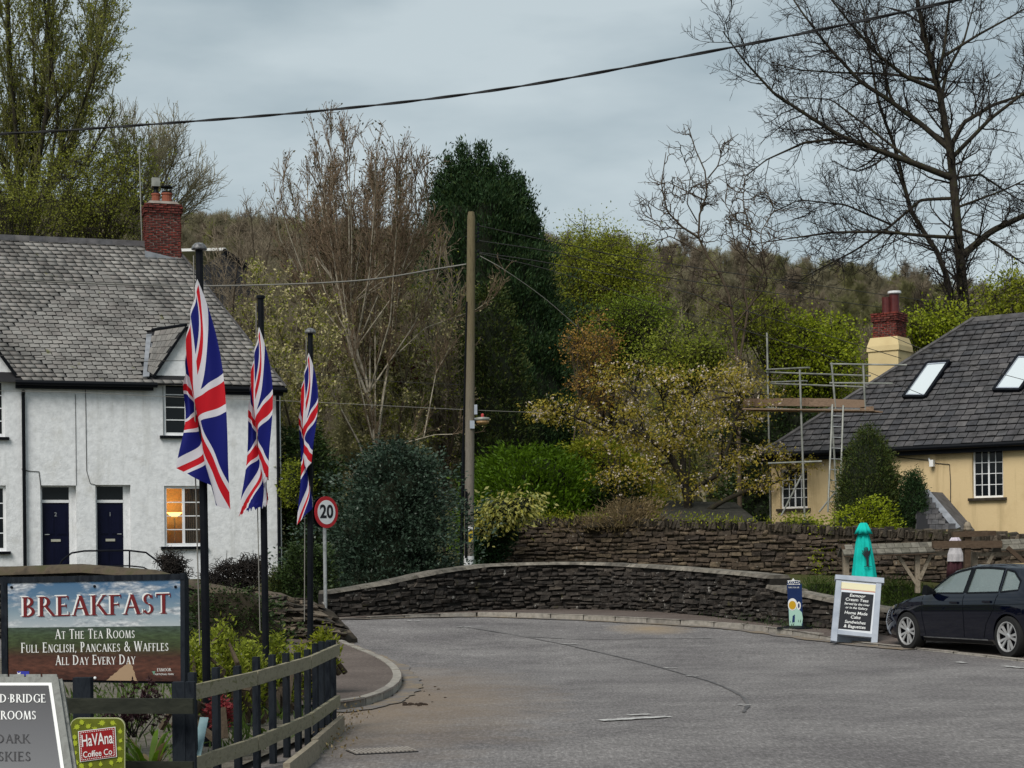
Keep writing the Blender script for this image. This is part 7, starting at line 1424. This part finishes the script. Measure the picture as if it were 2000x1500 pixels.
shrubby('brown bare thicket between the birch and the telegraph pole', (880, 960), 56, [(840, 480), (880, 500), (900, 600), (870, 680), (830, 560), (910, 740), (850, 820), (900, 860)], 54, (m['bark_brown'], m['twig_red']), [(2500, .09, L_olive, .1)])
shrubby('reddish bare thicket behind the barn roof', (480, 760), 46, [(400, 430), (450, 410), (500, 420), (540, 440), (420, 520), (480, 500), (540, 540), (520, 400)], 56, (m['bark_brown'], m['twig_red']), None, 4.0)
shrubby('brown bare thicket rising behind the birch crown', (640, 800), 44, [(580, 380), (620, 400), (660, 420), (720, 430), (780, 440), (830, 440), (560, 440), (700, 520)], 58, (m['bark_brown'], m['twig_red']), None, 4.0)
clump_tree('red_shrub', 'dark red-leaved shrub glowing behind the birch trunks', 'shrub', P(760, 900, 57), P(760, 722, 57), (1.25, 1, .7), 26, .10, 4200, (L_red, m['bark_brown']), rng(60), .06, clump=.3)
# --- evergreens and hedges
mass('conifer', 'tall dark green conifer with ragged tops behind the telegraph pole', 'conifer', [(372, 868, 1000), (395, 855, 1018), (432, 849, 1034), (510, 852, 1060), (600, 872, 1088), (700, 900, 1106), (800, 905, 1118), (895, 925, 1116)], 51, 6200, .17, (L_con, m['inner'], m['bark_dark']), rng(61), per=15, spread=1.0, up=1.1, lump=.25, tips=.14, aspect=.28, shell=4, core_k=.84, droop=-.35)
for x, y0, w in ((915, 283, 26), (985, 318, 30), (1030, 380, 24), (880, 318, 24)): pass
CN = SC.objects['conifer']; R_ = rng(62)
for x, y, w in ((860, 338, 12), (879, 308, 13), (906, 283, 14), (926, 312, 11), (943, 286, 12), (964, 322, 12), (986, 314, 14), (1004, 345, 11), (1019, 350, 13), (1036, 392, 12), (1049, 432, 12), (1062, 505, 12), (1078, 585, 12), (1096, 665, 12), (1108, 750, 12), (846, 420, 11), (893, 330, 12), (955, 345, 14), (916, 335, 14), (990, 370, 14)):
    zz_ = R_.uniform(0, 1, 260); c = np.array([P(x + (h-.5)*8, y + 120*h, 51.5) for h in zz_]); c[:, :2] += R_.normal(size=(260, 2))*(w/51*.95)*(zz_[:, None] + .08); V, Fq = leaf_quads(c.repeat(8, 0) + R_.normal(size=(2080, 3))*.14, np.full(2080, .17), R_, .28, np.tile([0, 0, 1.], (2080, 1)) + R_.normal(size=(2080, 3))*.6, .6); link('leader', mesh_np('leader', V, Fq, L_con), CN)
mass('conifer', 'brownish-green conifer skirt hidden behind the telegraph pole lamp', 'conifer', [(560, 930, 975), (640, 905, 1010), (760, 900, 1030), (880, 905, 1040), (930, 905, 1040)], 56, 1700, .15, (L_top, m['inner'], m['bark_dark']), rng(63), per=12, up=.8, aspect=.3, shell=3, lump=.15)
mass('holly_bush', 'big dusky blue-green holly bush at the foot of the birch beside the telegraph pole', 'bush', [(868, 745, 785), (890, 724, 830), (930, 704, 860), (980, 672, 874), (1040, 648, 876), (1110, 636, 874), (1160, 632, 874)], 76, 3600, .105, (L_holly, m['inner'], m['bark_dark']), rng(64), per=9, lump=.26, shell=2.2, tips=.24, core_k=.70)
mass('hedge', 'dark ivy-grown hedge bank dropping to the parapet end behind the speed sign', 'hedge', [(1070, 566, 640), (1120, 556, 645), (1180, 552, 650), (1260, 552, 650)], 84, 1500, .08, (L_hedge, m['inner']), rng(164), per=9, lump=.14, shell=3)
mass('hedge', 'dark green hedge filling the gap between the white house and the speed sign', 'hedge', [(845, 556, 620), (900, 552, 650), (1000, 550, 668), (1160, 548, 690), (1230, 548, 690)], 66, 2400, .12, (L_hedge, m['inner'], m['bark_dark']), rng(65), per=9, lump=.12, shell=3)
mass('bush', 'yellow-green bush lighting up the dark hedge beside the house corner', 'bush', [(905, 556, 590), (940, 552, 606), (985, 552, 600)], 67.3, 300, .09, (L_shrub, m['inner']), rng(66), per=9, lump=.2, ground=False)
mass('bush', 'wide bright green rounded shrub over the wall beside the telegraph pole', 'bush', [(885, 985, 1075), (905, 945, 1120), (935, 925, 1160), (975, 918, 1180), (1020, 918, 1192)], 60, 3000, .16, (L_green, m['inner']), rng(67), per=10, lump=.15, up=.9, aspect=.35, shell=3.5)
mass('ivy', 'dark ivy hanging down the end of the garden wall', 'ivy', [(1005, 925, 1010), (1040, 925, 1005), (1080, 925, 985), (1112, 925, 965)], 65.5, 1000, .10, (L_ivy, m['inner']), rng(68), per=9, lump=.1, depth=.5, shell=3.5, ground=False)
mass('ivy', 'yellow variegated ivy crowning the end of the garden wall', 'ivy', [(968, 1030, 1044), (982, 932, 1054), (996, 926, 1070), (1012, 926, 1040), (1026, 926, 965), (1044, 932, 955)], 67, 300, .16, (L_var, m['inner']), rng(69), per=6, lump=.2, depth=.5, droop=.9, aspect=.42, core_k=.6, ground=False)
mass('bush', 'olive-green shrubbery with pale flecks left of the cherry trunk', 'bush', [(862, 1120, 1190), (890, 1095, 1250), (940, 1100, 1275), (1020, 1110, 1290)], 58, 2200, .12, (L_olive, m['inner_brown']), rng(70), per=9, lump=.2, core_k=.7)
mass('bush', 'dark green shrub low behind the wall under the cherry branches', 'bush', [(935, 1180, 1230), (960, 1150, 1250), (1020, 1150, 1255)], 61, 800, .11, (L_hedge, m['inner']), rng(71), per=9, lump=.15)
mass('bush', 'deep green bush behind the hipped end of the ochre cottage', 'bush', [(790, 1430, 1560), (830, 1410, 1640), (900, 1410, 1640)], 52, 1300, .15, (L_hedge, m['inner']), rng(72), per=9, lump=.2)
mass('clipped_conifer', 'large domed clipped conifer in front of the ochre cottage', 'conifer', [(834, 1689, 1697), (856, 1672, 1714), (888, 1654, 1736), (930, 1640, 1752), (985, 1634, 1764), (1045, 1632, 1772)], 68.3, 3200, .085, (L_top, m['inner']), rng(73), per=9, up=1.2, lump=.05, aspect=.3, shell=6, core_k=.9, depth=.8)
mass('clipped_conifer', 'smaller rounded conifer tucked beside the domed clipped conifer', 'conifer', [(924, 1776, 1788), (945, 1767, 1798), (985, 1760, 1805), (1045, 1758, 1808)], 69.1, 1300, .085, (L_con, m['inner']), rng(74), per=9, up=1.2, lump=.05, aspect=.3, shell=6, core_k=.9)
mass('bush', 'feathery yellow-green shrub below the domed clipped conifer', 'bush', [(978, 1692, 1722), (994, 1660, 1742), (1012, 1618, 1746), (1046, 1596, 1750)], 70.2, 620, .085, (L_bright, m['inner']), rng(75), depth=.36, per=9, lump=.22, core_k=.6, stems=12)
mass('bush', 'pale yellow-green shrub peeping over the wall under the scaffold', 'bush', [(1010, 1545, 1570), (1025, 1530, 1600), (1048, 1528, 1610)], 68.6, 300, .09, (L_shrub, m['inner']), rng(76), depth=.8, per=8, lump=.2)
mass('dry_shrub', 'dry brown shrub and grass on top of the garden wall', 'shrub', [(985, 1200, 1275), (1005, 1160, 1290), (1030, 1100, 1310)], 65, 600, .14, (L_dry, m['inner_brown']), rng(77), per=7, lump=.25, up=1.0, aspect=.18, core_k=.5, ground=False)
clump_tree('green_tree', 'rounded fresh yellow-green tree behind the dark conifer', 'tree', P(1190, 985, 43), P(1172, 590, 43), (2.8, 2.4, 3.5), 190, .105, 42000, (L_olive, m['bark_dark']), rng(78), .2, clump=.52, fork=.35)
clump_tree('green_tree', 'deep green leafy tree lower beside the rounded yellow-green tree', 'tree', P(1240, 985, 46), P(1230, 660, 46), (1.5, 1.4, 1.9), 60, .105, 13000, (L_mid, m['bark_dark']), rng(79), .14, clump=.5)
clump_tree('copper_tree', 'slender copper-leaved tree beside the dark conifer', 'tree', P(1140, 985, 58), P(1160, 730, 58), (.95, .8, 1.65), 60, .09, 4200, (L_orange, m['bark_brown']), rng(80), .07, clump=.24, fork=.4, extra=[P(1130, 640, 58), P(1115, 660, 58), P(1170, 625, 58), P(1120, 690, 58)])
R_ = rng(81); cl_ = []
for cx_, cy_, rx, ry, k in ((1310, 790, 190, 92, 95), (1490, 915, 85, 42, 30), (1100, 800, 55, 24, 10), (1225, 890, 95, 55, 26), (1420, 740, 60, 40, 12), (1300, 945, 130, 35, 16), (1065, 800, 30, 15, 4), (1560, 905, 30, 14, 5)):
    for _ in range(k):
        a, q_ = R_.uniform(0, 6.28), R_.random()**.5; dep_ = R_.normal()*1.3*(rx/190+.2); cl_.append(np.array(P(cx_ + rx*q_*math.cos(a), cy_ + ry*q_*math.sin(a), 62)) + np.array([0, dep_, 0]))
cl_ = np.array(cl_)
lc = [([(1345,1030),(1343,960),(1312,895),(1262,850),(1200,815)], .15, .04, 0), ([(1340,950),(1330,880),(1345,810),(1360,760)], .09, .03, .6), ([(1343,960),(1400,930),(1425,860),(1440,780)], .08, .03, -.5), ([(1355,1030),(1390,990),(1440,965),(1520,940),(1560,915)], .10, .03, -.6), ([(1262,850),(1250,800),(1240,760)], .05, .02, .4), ([(1312,895),(1300,830),(1290,770)], .05, .02, -.4), ([(1262,850),(1180,840),(1100,805),(1060,800)], .05, .015, -.3), ([(1312,900),(1250,930),(1200,910)], .04, .015, .5)]
ct = thing('cherry_tree', 'wide blossoming cherry with bronze young leaves behind the garden wall', 'tree', P(1345, 1030, 62)); P0 = [resample(PL(p, 62, d), 10) for p, a, b, d in lc]; allp = np.concatenate(P0)
V, Fq = tubes_of([(np.stack(P0), np.stack([np.linspace(a, b, 11) for p, a, b, d in lc]))], [8]); link('trunk', mesh_np('trunk', V, Fq, m['bark_dark'], smooth=True), ct)
tw = []
for e in cl_: h = allp[np.argmin(np.linalg.norm(allp - e, axis=1) + R_.random(len(allp))*.5)]; tw.append(resample(np.stack([h, h*.5+e*.5 + np.array([0, 0, .1]), e]), 4))
V, Fq = tubes_of([(np.stack(tw), np.tile(np.linspace(.028, .010, 5), (len(tw), 1)))], [4]); link('crown', mesh_np('crown', V, Fq, m['bark_dark']), ct)
pos = np.repeat(cl_, 74, 0) + R_.normal(size=(len(cl_)*74, 3))*np.array([.24, .24, .13]); dd = pos - np.repeat(cl_, 74, 0); V, Fq = leaf_quads(pos, np.full(len(pos), .10), R_, .5, dd - np.array([0, 0, .25]), .5); link('leaves', mesh_np('leaves', V, Fq, L_cherry), ct)
pos = np.repeat(cl_, 6, 0) + R_.normal(size=(len(cl_)*6, 3))*np.array([.22, .22, .13]); pos = (pos[:, None] + R_.normal(size=(len(pos), 4, 3))*.022).reshape(-1, 3); V, Fq = leaf_quads(pos, np.full(len(pos), .06), R_, .9); link('blossom', mesh_np('blossom', V, Fq, L_bloss), ct)
for lab_, b_, c_, r_, K_, lf_, n_, mt_, sd in (('bright yellow-green willow behind the scaffold', (1600, 985), (1595, 705), (1.65, 1.5, 1.7), 90, .12, 17000, L_bright, 82), ('bright yellow-green bush behind the cottage chimney', (1830, 985), (1828, 655), (1.2, 1.2, .95), 40, .12, 6500, L_bright, 83), ('pale olive tree between the twisted willow and the copper tree', (1340, 985), (1335, 700), (1.8, 1.5, 1.2), 60, .11, 8500, L_shrub, 84), ('dull green tree beyond the scaffold top', (1480, 985), (1490, 640), (1.0, 1, .9), 26, .11, 3000, L_olive, 85), ('olive tree on the slope beyond the cottage ridge', (2000, 900), (1980, 600), (2.2, 1.5, 1.3), 40, .13, 5000, L_olive, 90)):
    clump_tree('leafy_tree', lab_, 'tree', P(*b_, 52), P(*c_, 52), r_, K_, lf_, n_, (mt_, m['bark_dark']), rng(sd), .1, clump=.4)
# --- bank behind the low wall, weeds, bed planting
mass('bank_grass', None, None, [(1136, 1580, 1625), (1160, 1552, 1640), (1210, 1548, 1780)], 90, 900, .10, (L_grass, m['inner']), rng(86), per=8, up=1.4, aspect=.16, lump=.1, depth=.35, core_k=.7, ground=False)
bgs = SC.objects['bank_grass']
mass('bank_grass', None, None, [(1140, 1722, 1770), (1165, 1710, 1830), (1215, 1700, 1840)], 91, 900, .10, (L_grass, m['inner']), rng(87), per=8, up=1.4, aspect=.16, lump=.1, depth=.35, core_k=.7, ground=False)
for o in [q for q in SC.objects if q.name.startswith('bank_grass')]: o['label'] = 'tufted grass bank between the low wall and the garden wall' if o is bgs else 'weedy grass bank rising behind the chalkboard and the parked hatchback'; o['category'] = 'grass bank'
def stuff_leaves(name, pts, leaf, mt, seed, per=6, up=1.0, aspect=.2, spread=.05):
    R = rng(seed); pos = np.repeat(np.array([tuple(p) for p in pts]), per, 0) + R.normal(size=(len(pts)*per, 3))*spread; d = R.normal(size=pos.shape)*.5 + np.array([0, 0, up]); V, Fq = leaf_quads(pos, np.full(len(pos), leaf), R, aspect, d, .8); return setp(link(name, mesh_np(name, V, Fq, mt)), kind='stuff')
R_ = random.Random(90)
stuff_leaves('wall_top_growth', [Vector((p[0] + R_.uniform(-.1, .1), p[1] + R_.uniform(-.1, .35), p[3] + R_.uniform(.1, .3))) for p in (path_at(gw, R_.choice((R_.uniform(0, 12.5), R_.gauss(2.2, .8), R_.gauss(7.5, 1.2))))[0] for _ in range(230))], .10, L_olive, 190, 7, .5, .4, .09)
stuff_leaves('weeds', [GP(x, np.interp(x, [p[0] for p in far_w], [p[1] for p in far_w]) + R_.uniform(-2, 1), p_off(x) + R_.random()**2*(.2 if x > 1440 else .06)) for x in [R_.triangular(1340, 1640, 1530) for _ in range(55)]], .07, L_hedge, 91, 6)
stuff_leaves('kerb_weeds', [GP(R_.gauss(698, 9), R_.gauss(1270, 2), .1) for _ in range(9)] + [GP(R_.gauss(640, 10), R_.gauss(1450, 14), .04) for _ in range(30)], .025, L_grass, 92, 5)
stuff_leaves('fallen_leaves', [GP(R_.gauss(655, 22), R_.gauss(1450, 18), .012) for _ in range(80)] + [GP(R_.gauss(690, 16), R_.gauss(1395, 10), .012) for _ in range(40)], .035, L_dry, 93, 3, 0.15, .5)
lp_ = lambda: (R_.uniform(-3.9, -1.9), R_.uniform(11.8, 26))
ptsb = []
while len(ptsb) < 520:
    x, y = R_.uniform(-5.2, -1.75), R_.uniform(11.6, 27.5); fx_ = FC.x + (FE.x-FC.x)*(y-FC.y)/(FE.y-FC.y)
    if x < fx_ - .12 and (y < 17.2 or x < -3.5): ptsb.append((x, y, .05))
stuff_leaves('bed_weeds', ptsb, .13, L_grass, 94, 7, 1.0, .18, .07)
for k, (x, yt, yb, w, s_, lab_) in enumerate(((386, 1240, 1400, 24, 215, 'yellow-green upright shrub nearest the breakfast banner edge'), (437, 1220, 1390, 34, 208, 'tallest yellow-green upright shrub between the two nearest flagpoles'), (487, 1252, 1390, 28, 200, 'yellow-green shrub just before the middle flagpole'), (538, 1242, 1370, 28, 192, 'loose yellow-green shrub beyond the middle flagpole'), (590, 1268, 1350, 24, 180, 'pale willowy shrub around the shortest flagpole foot'), (632, 1240, 1300, 20, 172, 'small green shrub at the far end of the picket fence'))):
    mass('garden_shrub', lab_, 'shrub', [(yt, x-4, x+4), (yt + (yb-yt)*.2, x-w*.55, x+w*.5), (yt + (yb-yt)*.5, x-w, x+w), (yb, x-w*.9, x+w*.9)], s_, 330, .050, (L_shrub if k < 4 else L_olive, m['inner']), rng(95+k), per=8, lump=.3, up=.9, core=False, stems=16, aspect=.42, shell=1.6, ground=False)
mass('flowering_plant', 'small crimson-leaved plant behind the fence pickets', 'plant', [(1368, 425, 440), (1385, 415, 447), (1412, 420, 445)], 250, 120, .035, (M_leaf('crimson_leaf', [(.22,.02,.03), (.3,.05,.06), (.15,.03,.02)]), m['inner']), rng(104), per=6, core=False, stems=5, ground=False)
mass('clipped_conifer', 'tiny clipped conifer at the white house corner behind the parapet', 'conifer', [(1112, 536, 548), (1130, 529, 555), (1160, 525, 560), (1200, 525, 560)], 84, 700, .06, (L_top, m['inner']), rng(105), per=8, up=1.2, lump=.05, aspect=.3, shell=5, core_k=.88)
# strap-leaved plant, purple bush, pale slate strip
sp_ = thing('strap_plant', 'broad strap-leaved green plant beside the dark corner post', 'plant', GP(293, 1520, .05)); R_ = random.Random(7); b0 = P(293, 1500, 292)
for k in range(26):
    a = R_.uniform(0, 6.28); l = R_.uniform(.22, .5); w = R_.uniform(.014, .034); h_ = R_.uniform(.22, .45); q = MB(); V = []
    for i in range(7):
        t = i/6; c = b0 + Vector((math.cos(a)*l*t*.62, math.sin(a)*l*t*.62, h_*(1.7*t - .85*t*t) - .12)); sd = Vector((-math.sin(a), math.cos(a), 0))*w*math.sin(math.pi*min(.97, .25+.72*t)); V += [c - sd, c + sd]
    q.add(V, [(2*i, 2*i+1, 2*i+3, 2*i+2) for i in range(6)]); q.build('leaf', L_green if k % 5 else L_dry, sp_)
shrubby('purple-leaved twiggy bush under the breakfast banner', (262, 1440), 262, [(215, 1370), (240, 1352), (262, 1345), (290, 1356), (318, 1372), (330, 1390), (235, 1390)], 106, (m['twig_black'], m['twig_black']), None, 5.0, 'bush', 'purple_bush', .010) if False else None
pb = thing('purple_bush', 'purple-leaved twiggy bush under the breakfast banner', 'bush', P(262, 1440, 270)); R2_ = rng(107); ls = [PL([(262 + R2_.normal()*6, 1440), ((262+x)/2, (1440+y)/2 - 8), (x, y)], 270, R2_.normal()*.1) for x, y in ((212, 1368), (235, 1350), (258, 1342), (282, 1350), (312, 1362), (332, 1384), (228, 1392), (200, 1385), (300, 1345))]
lv = grow(ls, [(.006, .002)]*len(ls), [dict(per_m=26, t0=.2, ang=(20, 60), len=(.06, .16), up=.05, curl=.2, seg=4, rr=.6, rmin=.002, rmax=.003), dict(per_m=30, t0=.1, ang=(20, 60), len=(.03, .07), up=.05, curl=.2, seg=2, rr=.7, rmin=.0014, rmax=.002)], R2_, 8); V, Fq = tubes_of(lv, [4, 3, 3]); link('stem', mesh_np('stem', V, Fq, m['twig_black']), pb)
pos, dr = sample_on(lv[-1], 2600, R2_, .1); V, Fq = leaf_quads(pos, np.full(2600, .028), R2_, .4, dr/np.maximum(1e-6, np.linalg.norm(dr, axis=1, keepdims=True)), .5); link('leaves', mesh_np('leaves', V, Fq, L_purple), pb)
q = MB(); q.beam(P(381, 1490, 283), P(399, 1402, 276), .06, .012, (0, 1, 0)); setp(q.build('slate_marker', M_noise('pale_blue_slate', [(.12,.2,.22), (.2,.3,.32)], 8, .5)), 'pale blue slate marker leaning inside the picket fence', 'marker')
# --- tangled dead ivy on the near parapet
def tangle(label, prof, s_, n, seed, leaf=True):
    R = rng(seed); root = thing('dead_ivy', label, 'ivy', P((prof[-1][1]+prof[-1][2])/2, prof[-1][0], s_)); py = [p[0] for p in prof]; yy = R.uniform(py[0], py[-1], n); L = np.interp(yy, py, [p[1] for p in prof]); Rr = np.interp(yy, py, [p[2] for p in prof]); xx = L + (Rr-L)*R.random(n)
    pts = np.array([P(x, y, s_) for x, y in zip(xx, yy)]); pts[:, 1] += R.normal(size=n)*.16; q = np.empty((n, 7, 3)); q[:, 0] = pts; d = R.normal(size=(n, 3)); d[:, 2] = np.abs(d[:, 2])*.5 + .1
    for i in range(6): d = d + R.normal(size=(n, 3))*.7; d /= np.linalg.norm(d, axis=1, keepdims=True); q[:, i+1] = q[:, i] + d*R.uniform(.03, .08, n)[:, None]
    V, Fq = tubes_of([(q, np.tile(np.linspace(.010, .004, 7), (n, 1)))], [3]); link('stem', mesh_np('stem', V, Fq, m['twig_black']), root); return root
tangle('tangled black dead ivy spilling along the parapet behind the nearest flagpole', [(1098, 490, 512), (1108, 430, 514), (1125, 408, 510), (1145, 392, 505), (1185, 385, 470)], 106, 1100, 110)
tangle('small round knot of black dead ivy at the end of the iron handrail', [(1090, 324, 334), (1102, 322, 352), (1120, 322, 362), (1132, 326, 362)], 105, 420, 111)
mass('wall_ivy', 'dark ivy and moss draped over the shaded face of the parapet behind the flagpoles', 'ivy', [(1150, 380, 480), (1180, 362, 540), (1240, 360, 560), (1300, 360, 580)], 116, 1100, .06, (L_hedge, m['inner_brown']), rng(112), per=6, lump=.2, depth=.25, shell=2.5, core_k=.8, ground=False)
